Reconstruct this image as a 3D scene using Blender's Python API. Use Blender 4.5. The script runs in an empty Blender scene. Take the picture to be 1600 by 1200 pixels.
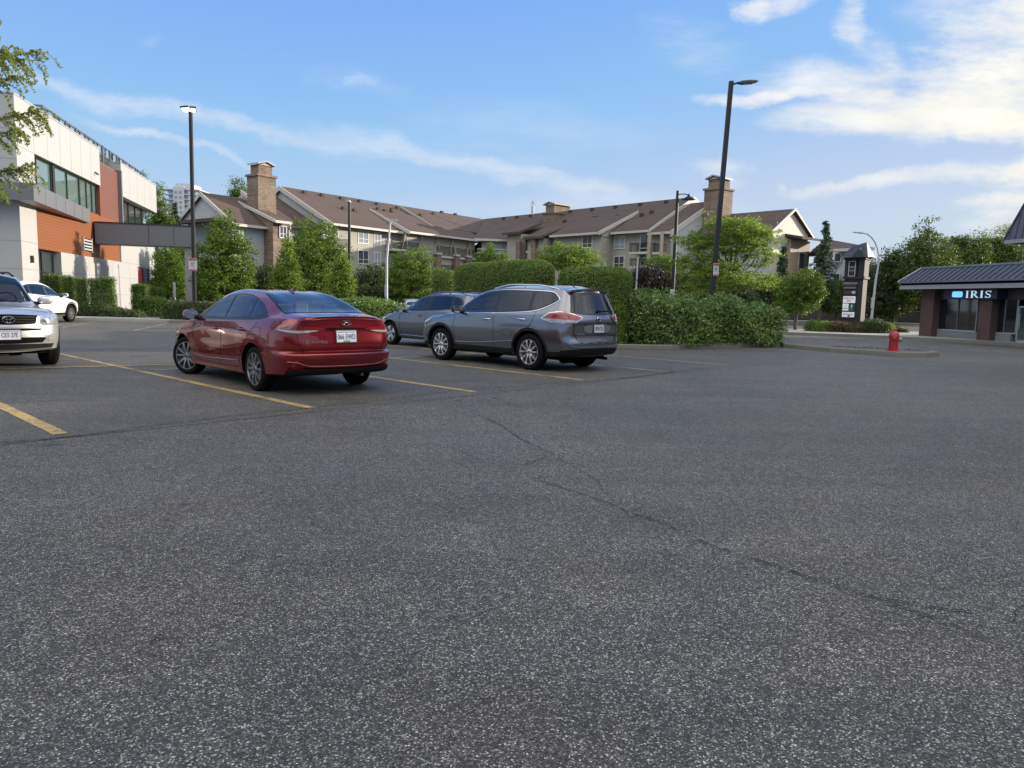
import bpy, bmesh, math, random
import numpy as np
from mathutils import Vector, Matrix
from mathutils.bvhtree import BVHTree
random.seed(7); RNG=np.random.default_rng(11)
D=bpy.data; SC=bpy.context.scene; COL=SC.collection
R_=math.radians
# ---------------------------------------------------------------- camera, light, exposure
CAM_H,CAM_F,CAM_P,CAM_R=1.3665,1144.9,.1138,.0237
_F=np.array([0,math.cos(CAM_P),-math.sin(CAM_P)]); _U=np.array([0,math.sin(CAM_P),math.cos(CAM_P)]); _R=np.array([1.,0,0])
_r=_R*math.cos(CAM_R)+_U*math.sin(CAM_R); _u=-_R*math.sin(CAM_R)+_U*math.cos(CAM_R)
cd=D.cameras.new('camera'); cam=D.objects.new('camera',cd); COL.objects.link(cam); SC.camera=cam
cd.sensor_width=36; cd.sensor_fit='HORIZONTAL'; cd.lens=36*CAM_F/1600; cd.clip_start=.05; cd.clip_end=6000
cam.matrix_world=Matrix(((_r[0],_u[0],-_F[0],0),(_r[1],_u[1],-_F[1],0),(_r[2],_u[2],-_F[2],CAM_H),(0,0,0,1)))
SUN_AZ,SUN_EL=R_(19),R_(12.3)           # azimuth counter-clockwise from +x
sl=D.lights.new('sun','SUN'); sun=D.objects.new('sun',sl); COL.objects.link(sun)
sl.energy=2.6; sl.angle=R_(.6); sl.color=(1,.89,.74)
sd=Vector((math.cos(SUN_AZ)*math.cos(SUN_EL),math.sin(SUN_AZ)*math.cos(SUN_EL),math.sin(SUN_EL)))
sun.rotation_euler=sd.to_track_quat('Z','Y').to_euler(); sun.location=(40,20,60)
SC.view_settings.view_transform='Standard'; SC.view_settings.look='None'; SC.view_settings.exposure=1.43; SC.view_settings.gamma=1
SKY_STR=.15

def ray(x,y): return _F*CAM_F+_r*(x-800)-_u*(y-600)
def G(x,y,z=0.):                       # photo position -> point on the level z
    d=ray(x,y); t=(z-CAM_H)/d[2]; return (d[0]*t,d[1]*t,z)
def A(x,y,Y):                          # photo position -> point at distance Y
    d=ray(x,y)*(Y/ray(x,y)[1]); return (d[0],d[1],CAM_H+d[2])
def AX(x,Y): return A(x,470,Y)[0]

# ---------------------------------------------------------------- node helpers
def newmat(name):
    m=D.materials.new(name); m.use_nodes=True; nt=m.node_tree; nt.nodes.clear()
    return m,nt
def N(nt,t,**kw):
    n=nt.nodes.new(t)
    for k,v in kw.items():
        if k.startswith('i_'):
            key=k[2:]; key=int(key) if key.isdigit() else key.replace('_',' ')
            n.inputs[key].default_value=v
        else: setattr(n,k,v)
    return n
def L(nt,a,b): nt.links.new(a,b)
def mathn(nt,op,a,b=None,clamp=False):
    n=nt.nodes.new('ShaderNodeMath'); n.operation=op; n.use_clamp=clamp
    for i,v in enumerate((a,b)):
        if v is None: continue
        if isinstance(v,(int,float)): n.inputs[i].default_value=v
        else: L(nt,v,n.inputs[i])
    return n.outputs[0]
def mixc(nt,fac,a,b,typ='MIX'):
    n=nt.nodes.new('ShaderNodeMix'); n.data_type='RGBA'; n.blend_type=typ
    for s,v in ((n.inputs[0],fac),(n.inputs[6],a),(n.inputs[7],b)):
        if isinstance(v,(int,float)): s.default_value=v
        elif isinstance(v,tuple): s.default_value=(*v,1) if len(v)==3 else v
        else: L(nt,v,s)
    return n.outputs[2]
def ramp(nt,src,stops):
    n=nt.nodes.new('ShaderNodeValToRGB'); e=n.color_ramp.elements
    while len(e)<len(stops): e.new(.5)
    for i,(p,c) in enumerate(stops):
        e[i].position=p; e[i].color=(c,c,c,1) if isinstance(c,(int,float)) else (*c,1)
    L(nt,src,n.inputs[0]); return n.outputs[0]
def coord(nt,kind='Object'): return nt.nodes.new('ShaderNodeTexCoord').outputs[kind]
def noise(nt,vec,scale,detail=4,rough=.55):
    n=N(nt,'ShaderNodeTexNoise'); n.inputs['Scale'].default_value=scale; n.inputs['Detail'].default_value=detail; n.inputs['Roughness'].default_value=rough
    if vec is not None: L(nt,vec,n.inputs['Vector'])
    return n.outputs['Fac']
def finish(m,nt,base=(.5,.5,.5),rough=.6,metal=0,coat=0,spec=None,bump=None,bstr=.3,bdist=.01,emis=None,estr=0,trans=0,ior=None,alpha=None,coatr=.03):
    p=N(nt,'ShaderNodeBsdfPrincipled'); o=N(nt,'ShaderNodeOutputMaterial'); L(nt,p.outputs[0],o.inputs[0])
    for k,v in (('Base Color',base),('Roughness',rough),('Metallic',metal),('Coat Weight',coat),('Transmission Weight',trans),('Specular IOR Level',spec),('IOR',ior),('Coat Roughness',coatr),('Alpha',alpha)):
        if v is None: continue
        if isinstance(v,(int,float)): p.inputs[k].default_value=v
        elif isinstance(v,tuple): p.inputs[k].default_value=(*v,1)
        else: L(nt,v,p.inputs[k])
    if emis: p.inputs['Emission Color'].default_value=(*emis,1); p.inputs['Emission Strength'].default_value=estr
    if bump is not None:
        b=N(nt,'ShaderNodeBump'); b.inputs['Strength'].default_value=bstr; b.inputs['Distance'].default_value=bdist
        L(nt,bump,b.inputs['Height']); L(nt,b.outputs[0],p.inputs['Normal'])
    return m
_mc={}
def simple(name,base,rough=.6,metal=0,coat=0,var=.12,scale=8,bump=0,**k):
    if name in _mc: return _mc[name]
    m,nt=newmat(name); 
    if var>0:
        f=noise(nt,coord(nt),scale,5)
        c=mixc(nt,f,tuple(x*(1-var) for x in base),tuple(min(1,x*(1+var)) for x in base))
    else: c=base
    kw=dict(k)
    kw.setdefault('spec',.5)
    if bump: kw.update(bump=noise(nt,coord(nt),scale*6,4),bstr=bump)
    finish(m,nt,c,rough,metal,coat,**kw); _mc[name]=m; return m

# ---------------------------------------------------------------- object helpers
def tag(o,label=None,cat=None,group=None,kind=None):
    if label: o['label']=label
    if cat: o['category']=cat
    if group: o['group']=group
    if kind: o['kind']=kind
    return o
def thing(name,label,cat,loc=(0,0,0),rz=0,group=None):
    o=D.objects.new(name,None); COL.objects.link(o); o.location=loc; o.rotation_euler=(0,0,rz); o.empty_display_size=.2
    return tag(o,label,cat,group)
def link(name,me,parent=None):
    o=D.objects.new(name,me); COL.objects.link(o)
    if parent is not None: o.parent=parent
    return o
class MB:
    def __init__(s): s.v=[]; s.f=[]; s.m=[]; s.M=Matrix()
    def add(s,vs,fs,mi=0):
        b=len(s.v); s.v+= [tuple(s.M@Vector(v)) for v in vs]; s.f+=[tuple(i+b for i in f) for f in fs]; s.m+=[mi]*len(fs); return s
    def box(s,x0,y0,z0,x1,y1,z1,mi=0):
        if x0>x1:x0,x1=x1,x0
        if y0>y1:y0,y1=y1,y0
        if z0>z1:z0,z1=z1,z0
        return s.add([(x0,y0,z0),(x1,y0,z0),(x1,y1,z0),(x0,y1,z0),(x0,y0,z1),(x1,y0,z1),(x1,y1,z1),(x0,y1,z1)],
          [(0,3,2,1),(4,5,6,7),(0,1,5,4),(1,2,6,5),(2,3,7,6),(3,0,4,7)],mi)
    def quad(s,a,b,c,d,mi=0): return s.add([a,b,c,d],[(0,1,2,3)],mi)
    def hexa(s,p,mi=0):   # 4 bottom + 4 top points
        return s.add(p,[(0,3,2,1),(4,5,6,7),(0,1,5,4),(1,2,6,5),(2,3,7,6),(3,0,4,7)],mi)
    def prism(s,poly,d,mi=0):  # poly: list of 3D points, extruded by vector d
        n=len(poly); p=[Vector(q) for q in poly]; q=[a+Vector(d) for a in p]
        fs=[tuple(range(n-1,-1,-1)),tuple(range(n,2*n))]+[(i,(i+1)%n,n+(i+1)%n,n+i) for i in range(n)]
        return s.add([tuple(a) for a in p+q],fs,mi)
    def tube(s,pts,rad,seg=8,mi=0,caps=True):
        pts=[Vector(p) for p in pts]; n=len(pts)
        rads=rad if isinstance(rad,(list,tuple)) else [rad]*n
        vs=[];fs=[]
        up=None
        for i,p in enumerate(pts):
            t=(pts[min(i+1,n-1)]-pts[max(i-1,0)]).normalized()
            if up is None:
                up=Vector((0,0,1)) if abs(t.z)<.9 else Vector((1,0,0))
            a=t.cross(up).normalized(); b=a.cross(t).normalized(); up=b
            for k in range(seg):
                w=2*math.pi*k/seg; vs.append(tuple(p+(a*math.cos(w)+b*math.sin(w))*rads[i]))
        for i in range(n-1):
            for k in range(seg):
                fs.append((i*seg+k,i*seg+(k+1)%seg,(i+1)*seg+(k+1)%seg,(i+1)*seg+k))
        if caps: fs+=[tuple(range(seg-1,-1,-1)),tuple(range((n-1)*seg,n*seg))]
        return s.add(vs,fs,mi)
    def lathe(s,prof,seg=24,axis='z',mi=0,c=(0,0,0),close=False):  # prof: (r,h)
        vs=[];fs=[];n=len(prof)
        for r,h in prof:
            for k in range(seg):
                w=2*math.pi*k/seg; x,y=r*math.cos(w),r*math.sin(w)
                vs.append((c[0]+x,c[1]+y,c[2]+h) if axis=='z' else ((c[0]+x,c[1]+h,c[2]+y) if axis=='y' else (c[0]+h,c[1]+x,c[2]+y)))
        for i in range(n-1):
            for k in range(seg): fs.append((i*seg+k,i*seg+(k+1)%seg,(i+1)*seg+(k+1)%seg,(i+1)*seg+k))
        if not close: fs+=[tuple(range(seg-1,-1,-1)),tuple(range((n-1)*seg,n*seg))]
        return s.add(vs,fs,mi)
    def mesh(s,name,mats,smooth=False,sharp=35,fixn=True):
        me=D.meshes.new(name); me.from_pydata(s.v,[],s.f); 
        for m in (mats if isinstance(mats,(list,tuple)) else [mats]): me.materials.append(m)
        me.polygons.foreach_set('material_index',s.m)
        if fixn:
            bm=bmesh.new(); bm.from_mesh(me); bmesh.ops.recalc_face_normals(bm,faces=bm.faces); bm.to_mesh(me); bm.free()
        if smooth:
            me.polygons.foreach_set('use_smooth',[True]*len(me.polygons)); me.set_sharp_from_angle(angle=R_(sharp))
        me.update(); return me
    def build(s,name,mats,parent=None,smooth=False,sharp=35,bev=0):
        o=link(name,s.mesh(name,mats,smooth,sharp),parent)
        if bev:
            b=o.modifiers.new('bevel','BEVEL'); b.width=bev; b.segments=2; b.limit_method='ANGLE'
        return o
def text_mesh(txt,size,depth,mat,name='lettering',parent=None,M=None,align='CENTER',bold=0,sx=1):
    c=D.curves.new('txt','FONT'); c.body=txt; c.size=size; c.extrude=depth; c.align_x=align; c.align_y='CENTER'; c.offset=bold*size; c.resolution_u=3
    to=D.objects.new('tmp',c); COL.objects.link(to); dg=bpy.context.evaluated_depsgraph_get()
    me=D.meshes.new_from_object(to.evaluated_get(dg)); D.objects.remove(to)
    me.materials.clear(); me.materials.append(mat)
    me.transform(Matrix.Diagonal((sx,1,1,1)))
    if M is not None: me.transform(M)
    return link(name,me,parent)
def frame(o,xd,zd=(0,0,1)):     # matrix with local x along xd, local y along zd (text up), z outward
    x=Vector(xd).normalized(); y=Vector(zd).normalized(); z=x.cross(y).normalized(); y=z.cross(x)
    return Matrix(((x.x,y.x,z.x,o[0]),(x.y,y.y,z.y,o[1]),(x.z,y.z,z.z,o[2]),(0,0,0,1)))
def dup(root,loc,rz=None,label=None,group=None,scale=None):
    r=root.copy(); COL.objects.link(r); r.location=loc
    if rz is not None: r.rotation_euler=(0,0,rz)
    if label: r['label']=label
    if group: r['group']=group
    if scale: r.scale=scale if isinstance(scale,tuple) else (scale,)*3
    for ch in list(root.children):
        c=ch.copy(); COL.objects.link(c); c.parent=r
        for g in list(ch.children):
            d=g.copy(); COL.objects.link(d); d.parent=c
    return r
def pchip(xs,ys,x):
    xs=np.asarray(xs,float); ys=np.asarray(ys,float); x=np.clip(np.asarray(x,float),xs[0],xs[-1])
    h=np.diff(xs); d=np.diff(ys)/h; n=len(xs); m=np.zeros(n)
    if n==2: m[:]=d[0]
    else:
        for i in range(1,n-1):
            if d[i-1]*d[i]>0:
                w1=2*h[i]+h[i-1]; w2=h[i]+2*h[i-1]; m[i]=(w1+w2)/(w1/d[i-1]+w2/d[i])
        m[0]=d[0]; m[-1]=d[-1]
    k=np.clip(np.searchsorted(xs,x,side='right')-1,0,n-2); t=(x-xs[k])/h[k]
    return (2*t**3-3*t**2+1)*ys[k]+(t**3-2*t**2+t)*h[k]*m[k]+(-2*t**3+3*t**2)*ys[k+1]+(t**3-t**2)*h[k]*m[k+1]
# ---------------------------------------------------------------- sky
def build_world():
    w=D.worlds.new('World'); SC.world=w; w.use_nodes=True; nt=w.node_tree; nt.nodes.clear()
    sky=N(nt,'ShaderNodeTexSky'); sky.sky_type='NISHITA'; sky.sun_disc=False; sky.sun_elevation=SUN_EL
    sky.sun_rotation=math.pi/2-SUN_AZ; sky.air_density=1.0; sky.dust_density=.1; sky.ozone_density=2.2
    tc=coord(nt,'Generated'); sep=N(nt,'ShaderNodeSeparateXYZ'); L(nt,tc,sep.inputs[0]); X,Y,Z=sep.outputs
    # plane coordinates of the direction: a = x/y, e = z/y  (fixed in the world)
    ys=mathn(nt,'MAXIMUM',Y,.12)
    a=mathn(nt,'DIVIDE',X,ys); e=mathn(nt,'DIVIDE',Z,ys)
    cmb=N(nt,'ShaderNodeCombineXYZ'); L(nt,a,cmb.inputs[0]); L(nt,e,cmb.inputs[1])
    # streaky distortion
    mp=N(nt,'ShaderNodeMapping'); L(nt,cmb.outputs[0],mp.inputs[0]); mp.inputs['Rotation'].default_value=(0,0,R_(12)); mp.inputs['Scale'].default_value=(2.2,7,1)
    n1=noise(nt,mp.outputs[0],1.6,8,.62)
    mp2=N(nt,'ShaderNodeMapping'); L(nt,cmb.outputs[0],mp2.inputs[0]); mp2.inputs['Rotation'].default_value=(0,0,R_(-25)); mp2.inputs['Scale'].default_value=(3.5,9,1); mp2.inputs['Location'].default_value=(3,1,0)
    n2=noise(nt,mp2.outputs[0],2.2,9,.65)
    nd=N(nt,'ShaderNodeTexNoise'); L(nt,cmb.outputs[0],nd.inputs['Vector']); nd.inputs['Scale'].default_value=6; nd.inputs['Detail'].default_value=10; nd.inputs['Roughness'].default_value=.62
    dsep=N(nt,'ShaderNodeSeparateColor'); L(nt,nd.outputs['Color'],dsep.inputs[0])
    ad=mathn(nt,'ADD',a,mathn(nt,'MULTIPLY',mathn(nt,'SUBTRACT',dsep.outputs[0],.5),.13))
    ed=mathn(nt,'ADD',e,mathn(nt,'MULTIPLY',mathn(nt,'SUBTRACT',dsep.outputs[1],.5),.075))
    total=None
    def q(x,y):
        d=ray(x,y); return d[0]/d[1],d[2]/d[1]
    # cloud banks: (x0,y0)-(x1,y1) axis in photo position, half width, strength, noise, threshold
    banks=[((-120,92),(330,178),9,.30,n1,.40),((20,118),(520,225),8,.34,n2,.43),((60,140),(600,250),7,.26,n1,.44),((200,165),(640,262),10,.24,n2,.46),((380,195),(820,272),14,.26,n1,.43),((520,225),(860,290),12,.22,n2,.45),((620,250),(1010,303),9,.34,n1,.40),((700,262),(1040,318),12,.22,n2,.44),((130,170),(440,282),5,.30,n2,.42),((100,165),(330,240),5,.2,n1,.42),((680,235),(900,262),16,.16,n1,.46),((400,90),(700,170),20,.10,n2,.50),
           ((1144,8),(1200,14),11,.85,n2,.40),((1170,10),(1290,-26),14,.80,n2,.43),((1088,153),(1300,149),7,.8,n2,.36),((1170,118),(1480,150),22,.62,n2,.46),((1180,140),(1420,148),13,.5,n1,.46),((1205,184),(1420,196),13,.95,n1,.36),((1240,172),(1560,176),16,.8,n1,.42),((1380,208),(1700,196),16,1.0,n2,.38),((1400,180),(1760,160),26,.95,n1,.38),((1310,150),(1640,118),26,.62,n2,.46),((1306,-20),(1338,90),16,.60,n2,.46),((1335,60),(1400,150),22,.45,n1,.48),
           ((1420,90),(1700,30),34,.72,n2,.45),((1380,10),(1560,-20),30,.5,n1,.47),((1530,40),(1700,-40),46,1.0,n1,.40),((1480,130),(1700,100),26,.7,n2,.44),((1226,305),(1330,296),6,.6,n1,.40),((1290,300),(1430,278),7,.5,n1,.41),((1221,276),(1229,306),5,.42,n2,.44),((1380,282),(1600,262),9,.42,n1,.43),
           ((1528,283),(1700,264),13,1.1,n2,.34),((1560,262),(1660,246),9,.7,n2,.42),((1484,326),(1680,318),12,.72,n2,.42),((1500,345),(1660,348),8,.4,n1,.45),((1062,264),(1180,258),9,.50,n1,.42),((1080,280),(1170,284),7,.3,n2,.44),((522,132),(586,127),6,.24,n2,.40),((218,66),(268,50),10,.10,n2,.44),
           ((600,190),(1060,210),34,.20,n1,.50),((560,322),(1300,330),18,.26,n1,.47),((990,60),(1180,80),34,.20,n2,.50),((1540,230),(1480,210),9,.3,n2,.44),
           ((1900,200),(3600,-400),300,.8,n1,.42),((-900,-300),(300,-700),160,.5,n2,.45)]
    for p0,p1,hw,st,nz,th in banks:
        (a0,e0),(a1,e1)=q(*p0),q(*p1)
        cx,cy=(a0+a1)/2,(e0+e1)/2; ln=math.hypot(a1-a0,e1-e0)/2*1.25; ang=math.atan2(e1-e0,a1-a0); hv=hw/1145*(1.9 if p1[0]<1050 else 2.2)
        dx=mathn(nt,'SUBTRACT',ad,cx); dy=mathn(nt,'SUBTRACT',ed,cy)
        u=mathn(nt,'ADD',mathn(nt,'MULTIPLY',dx,math.cos(ang)/ln),mathn(nt,'MULTIPLY',dy,math.sin(ang)/ln))
        v=mathn(nt,'ADD',mathn(nt,'MULTIPLY',dx,-math.sin(ang)/hv),mathn(nt,'MULTIPLY',dy,math.cos(ang)/hv))
        r2=mathn(nt,'ADD',mathn(nt,'MULTIPLY',u,u),mathn(nt,'MULTIPLY',v,v))
        m=mathn(nt,'SUBTRACT',1,r2,True)
        er=mathn(nt,'MULTIPLY',mathn(nt,'ADD',mathn(nt,'SUBTRACT',nz,th-.03),mathn(nt,'MULTIPLY',mathn(nt,'SUBTRACT',m,.35),.36)),2.0,True)
        sm=N(nt,'ShaderNodeMapRange',interpolation_type='SMOOTHSTEP'); L(nt,er,sm.inputs[0])
        c=mathn(nt,'MULTIPLY',mathn(nt,'MULTIPLY',sm.outputs[0],mathn(nt,'POWER',m,.8)),st*1.3)
        total=c if total is None else mathn(nt,'ADD',total,c)
    mpf=N(nt,'ShaderNodeMapping'); L(nt,cmb.outputs[0],mpf.inputs[0]); mpf.inputs['Rotation'].default_value=(0,0,R_(14)); mpf.inputs['Scale'].default_value=(5,26,1)
    fib=noise(nt,mpf.outputs[0],1.7,9,.66); fr2=mathn(nt,'MULTIPLY',mathn(nt,'SUBTRACT',fib,.28),2.6,True)
    total=mathn(nt,'MULTIPLY',total,mathn(nt,'ADD',.38,mathn(nt,'MULTIPLY',fr2,.72)))
    total=mathn(nt,'SUBTRACT',1,mathn(nt,'POWER',2.718,mathn(nt,'MULTIPLY',total,-1.55)))
    front=mathn(nt,'MULTIPLY',mathn(nt,'SUBTRACT',Y,.1,),6,True)
    total=mathn(nt,'MULTIPLY',total,front)
    # bright unseen cloud added behind and overhead to lift and warm the ambient light
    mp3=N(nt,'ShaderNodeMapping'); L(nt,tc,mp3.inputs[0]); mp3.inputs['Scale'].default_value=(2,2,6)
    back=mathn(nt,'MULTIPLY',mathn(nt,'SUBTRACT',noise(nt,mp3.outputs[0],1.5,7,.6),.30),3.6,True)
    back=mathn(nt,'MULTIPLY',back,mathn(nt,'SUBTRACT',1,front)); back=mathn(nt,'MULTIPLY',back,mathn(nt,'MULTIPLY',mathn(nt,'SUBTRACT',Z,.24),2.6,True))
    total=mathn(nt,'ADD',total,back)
    # gradient of clear evening air, blended with the physical sky
    el=mathn(nt,'MAXIMUM',Z,0)
    g=ramp(nt,el,[(0,(1.12,1.44,1.76)),(.10,(.90,1.36,1.97)),(.24,(.55,1.07,2.15)),(.42,(.36,.83,2.2)),(.70,(.33,.76,2.0)),(1,(.32,.72,1.85))])
    dotn=N(nt,'ShaderNodeVectorMath',operation='DOT_PRODUCT'); L(nt,tc,dotn.inputs[0]); dotn.inputs[1].default_value=tuple(sd)
    warm=mathn(nt,'MULTIPLY',mathn(nt,'SUBTRACT',dotn.outputs['Value'],.35),1.8,True)
    low=mathn(nt,'SUBTRACT',1,mathn(nt,'MULTIPLY',el,3.6),True)
    g=mixc(nt,mathn(nt,'MULTIPLY',mathn(nt,'MULTIPLY',warm,low),.55),g,(2.0,2.0,1.85))
    lim=mixc(nt,1.0,sky.outputs[0],(2.6,2.6,2.6),'DARKEN')
    skyc=mixc(nt,.80,lim,g)
    tex=mathn(nt,'ADD',.84,mathn(nt,'MULTIPLY',n2,.32))
    fr_=mixc(nt,warm,CLOUD_A,CLOUD_B); fr_=mixc(nt,1.0,fr_,tex,'MULTIPLY')
    cc=mixc(nt,front,CLOUD_FILL,fr_)
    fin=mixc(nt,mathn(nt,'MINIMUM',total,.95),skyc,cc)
    bg=N(nt,'ShaderNodeBackground'); L(nt,fin,bg.inputs[0]); bg.inputs[1].default_value=SKY_STR
    o=N(nt,'ShaderNodeOutputWorld'); L(nt,bg.outputs[0],o.inputs[0])
CLOUD_A=(1.95,2.1,2.35); CLOUD_B=(2.85,2.66,2.22); CLOUD_FILL=(7.2,6.7,5.9); SKY_TINT=(1,1,1); HAZE_C=(1.3,1.7,2.2)
build_world()
# ---------------------------------------------------------------- ground, kerbs, markings
LOT_A=.8199; LO=np.array([-4.2609,6.8365]); DS=np.array([math.cos(LOT_A),math.sin(LOT_A)]); DL=np.array([-math.sin(LOT_A),math.cos(LOT_A)]); LSP=2.703
def asphalt(name,dark=1.0,speck=1.0,mul=1.0):
    m,nt=newmat(name); co=coord(nt)
    big=noise(nt,co,.22,5,.6); mid=noise(nt,co,1.7,6,.6); blot=noise(nt,co,.8,3,.5)
    v=N(nt,'ShaderNodeTexVoronoi'); v.inputs['Scale'].default_value=190; v.inputs['Randomness'].default_value=1; L(nt,co,v.inputs['Vector'])
    v2=N(nt,'ShaderNodeTexVoronoi'); v2.inputs['Scale'].default_value=105; L(nt,co,v2.inputs['Vector'])
    vs=N(nt,'ShaderNodeSeparateColor'); L(nt,v.outputs['Color'],vs.inputs[0]); vs2=N(nt,'ShaderNodeSeparateColor'); L(nt,v2.outputs['Color'],vs2.inputs[0])
    stone=ramp(nt,vs.outputs[0],[(0,(.014,.013,.011)),(.46,(.050,.048,.042)),(.80,(.115,.111,.098)),(.93,(.28,.27,.24)),(1,(.70,.68,.61))])
    stone2=ramp(nt,vs2.outputs[1],[(0,.0),(.86,.0),(.93,.12),(1,.34)])
    rad=ramp(nt,v2.outputs['Distance'],[(0,1),(.35,1),(.55,0)])
    st=mixc(nt,1,stone,mixc(nt,1,stone2,rad,'MULTIPLY'),'ADD')
    base=mixc(nt,.78*speck,(.096*dark,.092*dark,.081*dark),st)
    # wide variation, tyre-polished lanes, oil spots
    w=ramp(nt,big,[(.3,.80),(.7,1.16)]); w2=ramp(nt,mid,[(.3,.90),(.7,1.08)])
    base=mixc(nt,1,mixc(nt,1,base,w,'MULTIPLY'),w2,'MULTIPLY')
    st1=noise(nt,co,.55,6,.7); st2=noise(nt,co,3.1,3,.5)
    stain=ramp(nt,st1,[(.60,1),(.72,.80)]); spot=ramp(nt,st2,[(.68,1),(.74,.52)])
    mpw=N(nt,'ShaderNodeMapping'); L(nt,co,mpw.inputs[0]); mpw.inputs['Rotation'].default_value=(0,0,R_(-47)); mpw.inputs['Scale'].default_value=(.12,1.6,1)
    tyre=ramp(nt,noise(nt,mpw.outputs[0],1.3,5,.6),[(.35,1.05),(.66,.88)])
    base=mixc(nt,1,mixc(nt,1,mixc(nt,1,base,stain,'MULTIPLY'),spot,'MULTIPLY'),tyre,'MULTIPLY')
    tint=ramp(nt,blot,[(.42,(1,1,1)),(.62,(1.05,1.0,.95))])
    base=mixc(nt,1,base,tint,'MULTIPLY')
    v3=N(nt,'ShaderNodeTexVoronoi'); v3.inputs['Scale'].default_value=34; L(nt,co,v3.inputs['Vector']); vs3=N(nt,'ShaderNodeSeparateColor'); L(nt,v3.outputs['Color'],vs3.inputs[0])
    base=mixc(nt,1,base,ramp(nt,vs3.outputs[0],[(0,.84*mul),(.75,1.0*mul),(1,1.25*mul)]),'MULTIPLY')
    h=mathn(nt,'ADD',mathn(nt,'MULTIPLY',vs.outputs[1],.6),mathn(nt,'MULTIPLY',v.outputs['Distance'],-1.2))
    finish(m,nt,base,.70,bump=h,bstr=.45,bdist=.004,spec=.30); return m
def concrete(name,c,scale=3,moss=0):
    m,nt=newmat(name); co=coord(nt); a=noise(nt,co,scale,6,.65); b=noise(nt,co,scale*18,4,.6); g=noise(nt,co,scale*.5,3)
    k=mixc(nt,a,tuple(x*.72 for x in c),tuple(x*1.18 for x in c)); k=mixc(nt,mathn(nt,'MULTIPLY',b,.35),k,tuple(x*.55 for x in c))
    if moss: k=mixc(nt,ramp(nt,g,[(.5,0),(.7,moss)]),k,(.10,.12,.05))
    finish(m,nt,k,.85,bump=b,bstr=.3,bdist=.004); return m
M_ASP=asphalt('asphalt'); M_ASPD=asphalt('bay asphalt',.95,.85,.96); M_ASP2=asphalt('road asphalt',1.05,.6)
M_KERB=concrete('kerb concrete',(.19,.18,.155),3,.5); M_WALK=concrete('pavement concrete',(.36,.35,.32),1.2)
def soil_mat():
    m,nt=newmat('soil'); co=coord(nt); a=noise(nt,co,1.1,8,.7); b=noise(nt,co,24,5)
    c=ramp(nt,a,[(.3,(.035,.045,.018)),(.55,(.06,.05,.03)),(.75,(.09,.075,.05))]); finish(m,nt,c,.95,bump=b,bstr=.8,bdist=.03); return m
M_SOIL=soil_mat()
def worn_paint(name,c,under,amount=.5):
    m,nt=newmat(name); co=coord(nt); a=noise(nt,co,16,8,.75); b=noise(nt,co,1.6,4); v=noise(nt,co,95,2)
    f=mathn(nt,'ADD',mathn(nt,'MULTIPLY',a,.8),mathn(nt,'ADD',mathn(nt,'MULTIPLY',b,.45),mathn(nt,'MULTIPLY',v,.5)))
    w=ramp(nt,f,[(amount+.20,1),(amount+.42,0)])
    k=mixc(nt,w,under,mixc(nt,a,tuple(x*.8 for x in c),tuple(x*1.1 for x in c)))
    finish(m,nt,k,.75,bump=v,bstr=.4,bdist=.004); return m
def sheet(name,poly,z,m,kind='structure',div=0):
    me=D.meshes.new(name); me.from_pydata([(p[0],p[1],z) for p in poly],[],[tuple(range(len(poly)))]); me.materials.append(m)
    if me.polygons[0].normal.z<0: me.flip_normals()
    o=link(name,me); o['kind']=kind; return o
sheet('ground',[(-2500,-2500),(2500,-2500),(2500,2500),(-2500,2500)],-.35,M_SOIL)
def slab(name,poly,z,h,m,msk=None):
    mb=MB(); mb.prism([(p[0],p[1],z-h) for p in poly],(0,0,h)); o=mb.build(name,m); o['kind']='structure'; return o
slab('parking_lot',[(-75,-35),(75,-35),(75,32),(30,41.5),(13,41.5),(13,46),(-80,46)],0,.3,M_ASP)
slab('road',[(-120,46.2),(13.2,46.2),(13.2,42),(200,42),(200,66),(-120,66)],-.02,.28,M_ASP2)
slab('pavement',[(-80,66.2),(160,66.2),(160,69),(-80,69)],.13,.4,M_WALK)
def kerbed(name,poly,inner,w=.16,h=.14,soil=True):
    """island: concrete kerb ring with a filling"""
    n=len(poly); P=[Vector((p[0],p[1])) for p in poly]
    ar=sum(P[i].x*P[(i+1)%n].y-P[(i+1)%n].x*P[i].y for i in range(n))
    if ar<0: P.reverse()
    I=[]
    for i in range(n):
        a=(P[i]-P[i-1]).normalized(); b=(P[(i+1)%n]-P[i]).normalized(); na=Vector((-a.y,a.x)); nb=Vector((-b.y,b.x)); k=(na+nb); k=k/max(.3,k.length_squared)*2
        I.append(P[i]+k*w)
    mb=MB()
    for i in range(n):
        j=(i+1)%n; mb.add([(P[i].x,P[i].y,-.05),(P[j].x,P[j].y,-.05),(P[j].x,P[j].y,h-.02),(P[i].x,P[i].y,h-.02),(P[i].x*.9+I[i].x*.1,P[i].y*.9+I[i].y*.1,h),(P[j].x*.9+I[j].x*.1,P[j].y*.9+I[j].y*.1,h),(I[j].x,I[j].y,h),(I[i].x,I[i].y,h),(I[j].x,I[j].y,-.05),(I[i].x,I[i].y,-.05)],
           [(0,1,2,3),(3,2,5,4),(4,5,6,7),(7,6,8,9)])
    o=mb.build('kerb',M_KERB); o['kind']='structure'
    f=sheet(name,[tuple(q) for q in I],h-.035 if inner is M_SOIL else h-.004,inner); return o
def gp(*pts): return [G(x,y)[:2] for x,y in pts]
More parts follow.
